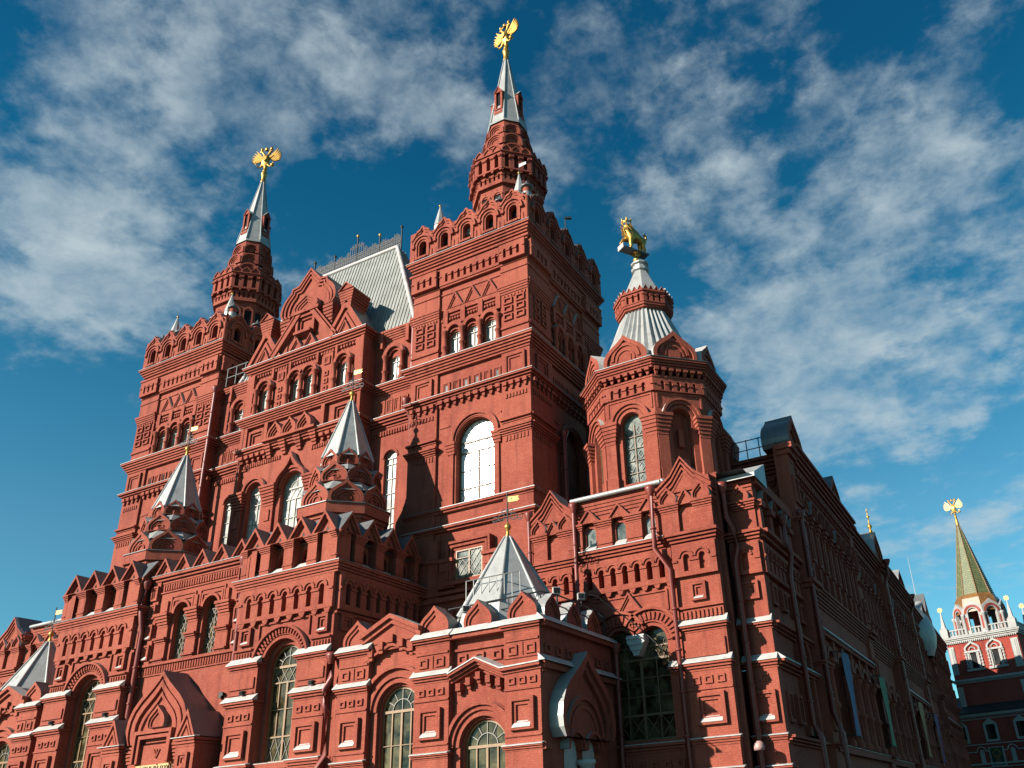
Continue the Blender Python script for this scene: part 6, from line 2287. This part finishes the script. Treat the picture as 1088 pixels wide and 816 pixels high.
    for u in (-.25, 3.4, 7.05, 10.7, 14.3):
        pn = MB(); box(pn, H, u-.5, u+.5, 8.9, 10.6, -.1, .012, G_BLK)
        po = pn.build('window', Bd)
        m = MB()
        A = [(u-.82, 8.6), (u+.82, 8.6), (u+.82, 10.75), (u, 11.4), (u-.82, 10.75)]
        B = [(u-.56, 8.85), (u+.56, 8.85), (u+.56, 10.62), (u, 10.66), (u-.56, 10.62)]
        strip(m, H, A, B, -.05, .16, GWH, None, True)
        box(m, H, u-.3, u-.24, 8.9, 10.6, -.02, .05, WOODD)
        m.build('window_surround', po)
    ic = MB()
    box(ic, H, 2.55, 4.35, 5.7, 7.95, -.05, .16, GWH)
    box(ic, H, 2.72, 4.18, 5.8, 7.85, .1, .175, ICON)
    for k in range(20):
        a0, a1 = 2*math.pi*k/20, 2*math.pi*(k+1)/20
        bar(ic, H, (3.45+.42*math.cos(a0), 7.2+.42*math.sin(a0)), (3.45+.42*math.cos(a1), 7.2+.42*math.sin(a1)), .10, .15, .2, GOLD)
    prism(ic, H, [(3.1, 5.8), (3.8, 5.8), (3.65, 6.6), (3.58, 7.0), (3.32, 7.0), (3.25, 6.6)], .15, .185, WOODD)
    ic.build('mosaic_panel', Bd)
    return (cx, cy)
ICON = plain_mat('dark_green_mosaic', (0.022, 0.044, 0.030), .4, 0, .3, 6, streak=False)
GCX, GCY = gate()

# ------------------------------------------------------------------ gilded statues
def ensure_skin(me):
    if not me.skin_vertices:
        import bmesh
        bm = bmesh.new(); bm.from_mesh(me)
        bm.verts.layers.skin.verify()
        bm.to_mesh(me); bm.free()
def skin_body(name, joints, edges, parent, mat, root=0, sub=2):
    me = bpy.data.meshes.new(name)
    me.from_pydata([j[:3] for j in joints], edges, [])
    ensure_skin(me)
    me.materials.append(mat)
    for i, v in enumerate(me.skin_vertices[0].data):
        r = joints[i][3]
        v.radius = (r, r)
        v.use_root = (i == root)
    o = bpy.data.objects.new(name, me)
    COL.objects.link(o)
    o.parent = parent
    sk = o.modifiers.new('skin', 'SKIN')
    sk.use_smooth_shade = True
    sb = o.modifiers.new('smooth', 'SUBSURF')
    sb.levels = sub; sb.render_levels = sub
    return o

def eagle(x, y, z, s, face, label):
    """double-headed eagle, standing on its finial; local +X to its left wing, -Y forward"""
    E = empty('eagle_statue', (x, y, z), label, 'statue', 'gilded eagles on the spires')
    E.rotation_euler = (0, 0, rad(face))
    E.scale = (s, s, s)
    J = [(0, 0, .95, .30), (0, -.04, 1.35, .32), (0, 0, 1.65, .20),                      # body 0-2
         (-.2, -.04, 1.95, .11), (-.34, -.06, 2.2, .12), (-.46, -.08, 2.34, .135), (-.66, -.1, 2.30, .035),   # left neck, head, beak
         (.2, -.04, 1.95, .11), (.34, -.06, 2.2, .12), (.46, -.08, 2.34, .135), (.66, -.1, 2.30, .035),
         (0, .05, .55, .14), (0, .1, .1, .22),                                             # tail
         (-.26, -.05, .75, .15), (-.42, -.08, .5, .07), (-.66, -.12, .46, .06),           # legs
         (.26, -.05, .75, .15), (.42, -.08, .5, .07), (.66, -.12, .46, .06)]
    Ed = [(0, 1), (1, 2), (2, 3), (3, 4), (4, 5), (5, 6), (2, 7), (7, 8), (8, 9), (9, 10), (0, 11), (11, 12), (0, 13), (13, 14), (14, 15), (0, 16), (16, 17), (17, 18)]
    skin_body('body', J, Ed, E, GOLD, 0, 1)
    for sd in (-1, 1):
        m = MB()
        # feather fan: overlapping blades
        for k in range(7):
            a = rad(58-10*k)
            L = 1.55-.13*k
            bx, bz = sd*(.30+.05*k), 1.45-.02*k
            tx, tz = bx+sd*L*math.cos(a)*.95, bz+L*math.sin(a)*.9
            nx, nz = -(tz-bz), (tx-bx)
            q = math.hypot(nx, nz); nx, nz = nx/q*.10, nz/q*.10
            f = F(0, 0, 1, 0)
            prism(m, f, [(bx-nx, bz-nz), ((bx+tx)/2-nx*1.2, (bz+tz)/2-nz*1.2), (tx, tz), ((bx+tx)/2+nx*1.2, (bz+tz)/2+nz*1.2), (bx+nx, bz+nz)], -.06-.012*k, .05-.012*k, GOLD, back=True)
        bar(m, F(0, 0, 1, 0), (sd*.2, 1.5), (sd*.62, 1.85), .18, -.09, .09, GOLD)
        o = m.build('wing'); o.parent = E
    for (cx, cz, r) in ((-.46, 2.52, .11), (.46, 2.52, .11), (0, 2.50, .14)):
        m = MB()
        lathe(m, cx, -.08, [(r, cz-.06), (r*1.05, cz), (r*1.25, cz+.12), (r*.8, cz+.2), (r*.3, cz+.27), (r*.22, cz+.36), (0, cz+.38)], GOLD, 8)
        o = m.build('crown'); o.parent = E
    m = MB()
    for q in (-1, 1):
        tube(m, [(q*.42, -.08, 2.42), (q*.25, -.1, 2.5), (0, -.08, 2.46)], .035, GOLD, 5)
    o = m.build('ribbon'); o.parent = E
    m = MB()
    tube(m, [(-.7, -.16, .35), (-.62, -.16, .5), (-.98, -.2, 1.05)], [.05, .05, .04], GOLD, 6)
    lathe(m, -.98, -.2, [(0, 1.0), (.09, 1.08), (0, 1.2)], GOLD, 8)
    o = m.build('sceptre'); o.parent = E
    m = MB()
    lathe(m, .76, -.16, [(0, .36), (.13, .42), (.18, .54), (.13, .66), (0, .72)], GOLD, 10)
    bar(m, F(0, -.16, 1, 0), (.76, .7), (.76, .92), .05, -.02, .02, GOLD); bar(m, F(0, -.16, 1, 0), (.68, .82), (.84, .82), .05, -.02, .02, GOLD)
    o = m.build('orb'); o.parent = E
    m = MB()     # breast shield
    prism(m, F(0, 0, 1, 0), [(-.2, 1.5), (-.2, 1.2), (0, .98), (.2, 1.2), (.2, 1.5)], .28, .37, GOLD)
    o = m.build('shield'); o.parent = E
    m = MB()
    lathe(m, 0, 0, [(.16, -.05), (.2, 0), (.14, .1), (.12, .4), (0, .42)], GOLD, 8)
    o = m.build('perch'); o.parent = E
    return E
eagle(-24.85, 40.4, 57.2, .98, -14, 'gilded double-headed eagle topping the spire of the nearer, right hand tower')
eagle(-51.0, 40.7, 57.2, 1.0, 20, 'gilded double-headed eagle with spread wings on the far left tower spire')
eagle(GCX, GCY, 39.1, .95, -13, 'gilded double-headed eagle on the green tiled tent of the gate tower')

def lion(x, y, z):
    L = empty('lion_statue', (x, y, z), 'gilded crowned lion standing on a plate above the octagonal corner turret', 'statue')
    L.rotation_euler = (0, 0, rad(58))
    L.scale = (1.08, 1.08, 1.0)
    s = 1.0
    # faces -X, head raised and turned out
    J = [(.40, 0, 1.06, .32), (.08, 0, 1.10, .27), (-.28, 0, 1.20, .37),        # hips, loin, chest
         (-.44, -.02, 1.50, .38), (-.54, -.08, 1.74, .30), (-.74, -.16, 1.66, .17),  # neck, head, muzzle
         (.50, -.18, .80, .21), (.40, -.19, .52, .13), (.52, -.19, .26, .10), (.50, -.19, .06, .09), (.38, -.19, .05, .08),
         (.52, .18, .80, .21), (.48, .19, .52, .13), (.64, .19, .26, .10), (.62, .19, .06, .09), (.50, .19, .05, .08),
         (-.36, -.18, .86, .19), (-.44, -.19, .50, .13), (-.42, -.19, .12, .10), (-.54, -.19, .06, .09),
         (-.40, .18, .94, .19), (-.72, .19, .82, .12), (-.84, .19, .50, .10), (-.95, .19, .44, .09),
         (.66, 0, 1.18, .10), (.84, 0, 1.30, .075), (.80, 0, 1.56, .065), (.66, 0, 1.68, .12)]
    Ed = [(0, 1), (1, 2), (2, 3), (3, 4), (4, 5), (0, 6), (6, 7), (7, 8), (8, 9), (9, 10), (0, 11), (11, 12), (12, 13), (13, 14), (14, 15),
          (2, 16), (16, 17), (17, 18), (18, 19), (2, 20), (20, 21), (21, 22), (22, 23), (0, 24), (24, 25), (25, 26), (26, 27)]
    skin_body('body', J, Ed, L, GOLD, 1, 1)
    m = MB()
    for k in range(26):
        a = random.uniform(0, 6.28); zq = random.uniform(1.3, 1.95); r = .34
        tube(m, [(-.48-.05+r*math.cos(a)*.8, r*math.sin(a), zq), (-.42+r*1.25*math.cos(a)*.8, r*1.2*math.sin(a), zq-.22)], [.06, .015], GOLD, 5)
    o = m.build('mane'); o.parent = L
    m = MB()
    lathe(m, -.54, -.06, [(.24, 1.94), (.27, 2.0), (.27, 2.06)], GOLD, 10)
    for k in range(6):
        a = k*math.pi/3
        tube(m, [(-.54+.26*math.cos(a), -.06+.26*math.sin(a), 2.04), (-.54+.31*math.cos(a), -.06+.31*math.sin(a), 2.22)], [.07, .045], GOLD, 5)
    o = m.build('crown'); o.parent = L
    m = MB()
    box(m, F(0, 0, 1, 0), -1.0, .75, -.10, -.02, -.28, .28, DARKZ)
    box(m, F(0, 0, 1, 0), -1.06, -1.0, -.14, .2, -.28, .28, WHITE)
    o = m.build('base_plate'); o.parent = L
    m = MB()
    lathe(m, 0, 0, [(.14, -.75), (.22, -.62), (.14, -.48), (.09, -.4), (.12, -.2), (.3, -.15)], GOLD, 10)
    o = m.build('finial_ball'); o.parent = L
lion(-15.62, 40.5, 34.05)

# ------------------------------------------------------------------ weather vanes
GOLDM = plain_mat('dull_gold_sheet', (0.459, 0.326, 0.104), .55, .5, .08, 3, streak=False)
def vane(x, y, z, ang, label, scroll=True):
    V = empty('weather_vane', (x, y, z), label, 'weather vane', 'gilded weather vanes on the tent roofs')
    m = MB()
    lathe(m, 0, 0, [(.13, -.05), (.15, 0), (.08, .22), (.07, .38), (.15, .48), (.17, .56), (.13, .66), (.05, .72), (.05, .78), (0, .8)], GOLD, 10)
    o = m.build('finial'); o.parent = V
    m = MB()
    tube(m, [(0, 0, .7), (0, 0, 2.3)], .035, IRON, 6)
    f = F(0, 0, math.cos(ang), math.sin(ang))
    if scroll:
        for s in (-1, 1):
            for (cu, cz, r) in ((s*.30, 1.05, .17), (s*.62, .98, .14), (s*.16, 1.35, .12)):
                for k in range(9):
                    a0, a1 = 2*math.pi*k/10, 2*math.pi*(k+1)/10
                    bar(m, f, (cu+r*math.cos(a0), cz+r*math.sin(a0)), (cu+r*math.cos(a1), cz+r*math.sin(a1)), .03, -.015, .015, IRON)
            bar(m, f, (0, 1.0), (s*.75, .92), .03, -.015, .015, IRON)
    o = m.build('iron_scrolls'); o.parent = V
    m = MB()
    FG = GOLDM
    fl = [(0, 1.80), (.52, 1.80), (.62, 1.9), (.52, 1.98), (.62, 2.06), (0, 2.08)]
    prism(m, f, fl, -.015, .015, FG, holes=[rect(.2, .27, 1.92, 1.99)], back=False)
    prism(m, F(0, 0, -math.cos(ang), -math.sin(ang)), [(-u, z_) for u, z_ in fl][::-1], -.015, .015, FG)
    o = m.build('flag'); o.parent = V
    return V
vane(-31.0, 32.8, 24.5, .1, 'weather vane with a gold flag on the zinc cone in front of the gabled centre')
vane(-44.85, 32.9, 24.5, .1, 'weather vane with a gold flag on the zinc cone before the far left tower')
vane(-20.2, 32.3, 14.05, .2, 'weather vane with iron scrolls on the right porch tent roof')
vane(-55.5, 33.0, 14.05, .1, 'weather vane with a pale gold flag on the left porch tent roof')
def small_finial(x, y, z, label):
    V = empty('roof_finial', (x, y, z), label, 'finial')
    m = MB()
    lathe(m, 0, 0, [(.16, -.1), (.18, 0), (.08, .3), (.2, .5), (.2, .62), (.06, .8), (.05, 1.3), (.17, 1.45), (0, 1.6)], GOLD, 8)
    o = m.build('gilded_knob'); o.parent = V
    m = MB()
    bar(m, F(0, 0, 0, 1), (-.3, 1.9), (.3, 1.9), .08, -.03, .03, GOLD)
    tube(m, [(0, 0, 1.4), (0, 0, 2.2)], .04, GOLD, 6)
    o = m.build('cross_arm'); o.parent = V
small_finial(-9.2, 73.6, 23.3, 'gilded finial on the gabled dormer of the long side wall')
def flaglet(x, y, z, label):
    V = empty('roof_flag', (x, y, z), label, 'weather vane')
    m = MB(); tube(m, [(0, 0, -.1), (0, 0, .75)], .03, IRON, 6); o = m.build('rod'); o.parent = V
    m = MB(); prism(m, F(0, 0, 1, 0), [(0, .45), (.55, .5), (.55, .72), (0, .75)], -.015, .015, WHITE, back=True); o = m.build('flag'); o.parent = V
flaglet(-21.85, 36.9, 40.55, 'tiny white flag on the pinnacle at the right corner of the tower crown')

# ------------------------------------------------------------------ banners along the side wall
def banner(y, y2, z0, z1, col, x, label):
    B = empty('banner', (x, y, z0), label, 'banner')
    M = plain_mat('banner_cloth_'+label.split()[1], col, .7, 0, .18, .8, streak=False)
    m = MB()
    rows = []
    for i in range(13):
        t = i/12
        rows.append([(.10*math.sin(t*5+j*.9)*.5, (y2-y)*j/4, (z1-z0)*t) for j in range(5)])
    m.grid(rows, M, True)
    rows2 = [[(p[0]+.02, p[1], p[2]) for p in r] for r in rows]
    m.grid(rows2, M, True)
    o = m.build('cloth'); o.parent = B
    m = MB()
    for zz_ in (0, z1-z0):
        tube(m, [(-.0, -.15, zz_), (.0, (y2-y)+.15, zz_)], .04, IRON, 6)
        tube(m, [(0, -.1, zz_), (-.9, -.1, zz_)], .03, IRON, 5)
    o = m.build('pole'); o.parent = B
banner(46.9, 48.4, 5.1, 9.35, (.028, .055, .15), -8.55, 'tall blue banner hanging nearest on the shaded side wall')
banner(58.3, 60.0, 5.15, 9.4, (.03, .115, .035), -8.55, 'tall green banner hanging on the shaded side wall')
banner(76.5, 78.4, 5.2, 9.45, (.30, .13, .02), -8.55, 'tall yellow banner hanging on the shaded side wall')
banner(86.7, 88.6, 5.15, 9.35, (.06, .02, .10), -8.55, 'tall violet banner hanging farthest along the side wall')

# ------------------------------------------------------------------ lamps, railings and cables
def lamp(x, y, z):
    L = empty('wall_lamp', (x, y, z), 'small pale dome lamp on the corner between the piers by the drainpipe', 'lamp')
    m = MB()
    lathe(m, 0, 0, [(0, .02), (.22, .0), (.23, .12), (.20, .3), (.1, .36), (0, .38)], LAMPM, 12)
    o = m.build('shade'); o.parent = L
    m = MB(); tube(m, [(0, 0, .3), (0, .3, .35), (0, .45, .2)], .03, IRON, 6); o = m.build('bracket'); o.parent = L
LAMPM = plain_mat('faded_pink_plastic', (0.385, 0.222, 0.192), .5, 0, .05, 2, streak=False)
lamp(-10.55, 36.15, 4.05)
def camera_box(x, y, z, ang, label):
    L = empty('security_camera', (x, y, z), label, 'camera')
    m = MB(); f = F(0, 0, math.cos(ang), math.sin(ang))
    box(m, f, -.05, .42, 0, .14, -.08, .08, IRON); o = m.build('housing'); o.parent = L
    m = MB(); tube(m, [(0, 0, 0), (0, 0, -.7)], .04, IRON, 6); o = m.build('bracket'); o.parent = L
camera_box(-20.55, 40.7, 38.9, .5, 'dark camera sticking out from the crown of the tower')
def flood(x, y, z, label):
    L = empty('floodlight', (x, y, z), label, 'floodlight', 'white floodlights on the porch roof')
    m = MB()
    box(m, F(0, 0, .8, .6), -.16, .16, .05, .34, -.1, .12, STONE); box(m, F(0, 0, .8, .6), -.13, .13, .08, .31, .12, .14, G_BLK)
    o = m.build('housing'); o.parent = L
    m = MB(); tube(m, [(0, 0, -.25), (0, 0, .08)], .03, IRON, 6); o = m.build('bracket'); o.parent = L
flood(-16.9, 33.1, 10.7, 'white floodlight at the back corner of the porch roof by the wing')
flood(-17.1, 31.2, 10.6, 'white floodlight on the porch roof just behind the corner keel gable')
flood(-21.0, 30.1, 10.2, 'white floodlight in front of the zinc tent beside the ladder rail')
def porch_rail():
    R = empty('roof_guardrail', (-18.9, 29.9, 9.4), 'thin iron guardrail and snow bars in front of the zinc porch tent', 'railing')
    m = MB()
    P = [(-22.0, 30.2), (-17.2, 30.0), (-16.95, 31.0), (-16.95, 35.4)]
    pts = [(x+18.9, y-29.9, 1.15) for x, y in P]
    tube(m, pts, .035, IRON, 6); tube(m, [(x, y, z-.45) for x, y, z in pts], .03, IRON, 6)
    for a, b in zip(pts, pts[1:]):
        n = max(1, int((Vector(b)-Vector(a)).length/1.3))
        for k in range(n+1):
            p = Vector(a).lerp(Vector(b), k/n)
            tube(m, [p, (p.x, p.y, 0)], .03, IRON, 5)
    o = m.build('bars'); o.parent = R
    m = MB()   # ladder-like frame leaning on the tent
    f = F(0, .55, 1, 0)
    for u in (-2.35, -1.95, -1.55, -1.15, -.75, -.35, .05, .45):
        bar(m, f, (u, .9), (u, 2.35), .022, -.02, .02, STONE)
    bar(m, f, (-2.35, 2.35), (.45, 2.35), .04, -.02, .02, IRON)
    o = m.build('ladder_rail'); o.parent = R
porch_rail()
def cable(pts, label):
    m = MB(); tube(m, pts, .022, IRON, 5)
    tag(m.build('cable'), label, 'cable')
cable([(-21.0, 35.5, 12.6), (-19.0, 34.6, 11.9), (-17.0, 34.9, 11.3), (-16.7, 35.6, 10.9), (-15.2, 35.75, 9.6), (-13.7, 35.65, 8.0)], 'black cable looping from the tower over the double arched window')
def antenna(x, y, z):
    A = empty('antenna', (x, y, z), 'thin mast antennas on the roof beside the far dome', 'antenna')
    m = MB(); tube(m, [(0, 0, 0), (0, 0, 7.5)], [.06, .02], STONE, 5); o = m.build('mast'); o.parent = A
    m = MB(); tube(m, [(-1.5, 2, 0), (-1.5, 2, 5.5)], [.06, .02], IRON, 5); o = m.build('mast'); o.parent = A
antenna(-10.0, 110.0, 22.5)

# ------------------------------------------------------------------ neighbouring building at the left edge
def neighbour():
    B = empty('neighbouring_building', (-112, 60, 0), 'building with a pale green sheet roof at the far left edge', 'building')
    f = FY(58)
    DK = plain_mat('dark_stucco', (0.118, 0.104, 0.089), .8, 0, .1, .5)  # one dark stucco tone for wall, cornice and surrounds
    GRN = plain_mat('pale_green_roof', (0.281, 0.340, 0.326), .45, .2, .1, .6)
    x1 = -103.6
    w = MB(); body(w, rectpath(-140, x1, 58, 80), 0, 22.6, DK)
    w.build('wall', B)
    t = MB()
    for z0, z1, d in ((21.0, 21.4, .2), (21.9, 22.3, .5), (22.3, 22.8, .9)):
        sweep(t, rectpath(-140, x1, 58, 80), [(0, z0), (d, z0), (d, z1), (0, z1)], STONE if False else DK, True)
    t.build('cornice', B)
    r = MB()
    P0 = rectpath(-140.9, x1+.9, 57.1, 80.9); P1 = rectpath(-138, x1-3, 60, 78)
    r.grid([[(*p, 22.85) for p in P0], [(*p, 26.0) for p in P1]], GRN, False, True)
    cap(r, P1, 26.0, GRN)
    for k in range(14):
        x = x1+.9-k*.9
        tube(r, [(x, 57.1, 22.9), (x-3.2*(1 if k < 99 else 1)*.0-(2.9 if k == 0 else 0), 60, 26.05)], .06, GRN, 5)
    r.build('roof', B)
    for k in range(8):
        u = x1-2-k*3.2
        pn = MB(); box(pn, f, u-.7, u+.7, 16.5, 19.5, -.2, .02, G_BLK)
        po = pn.build('window', B)
        m = MB(); strip(m, f, rect(u-.95, u+.95, 16.2, 19.8), rect(u-.7, u+.7, 16.5, 19.5), -.02, .15, DK, None, True); m.build('window_surround', po)
neighbour()

# ------------------------------------------------------------------ ground
def ground():
    q = MatB('setts_paving')
    geo = q.n('ShaderNodeNewGeometry')
    br = q.n('ShaderNodeTexBrick'); q.l(geo.outputs['Position'], br.inputs['Vector'])
    br.inputs['Scale'].default_value = 1
    br.inputs['Brick Width'].default_value = .22; br.inputs['Row Height'].default_value = .12; br.inputs['Mortar Size'].default_value = .012
    br.inputs['Color1'].default_value = (.018, .018, .019, 1); br.inputs['Color2'].default_value = (.036, .035, .034, 1); br.inputs['Mortar'].default_value = (.03, .03, .03, 1)
    q.l(br.outputs['Color'], q.b.inputs['Base Color'])
    q.set(Roughness=.75)
    m = MB()
    m.face([(-3000, -3000, 0), (3000, -3000, 0), (3000, 3000, 0), (-3000, 3000, 0)], q.m)
    tag(m.build('ground'), kind='structure')
ground()
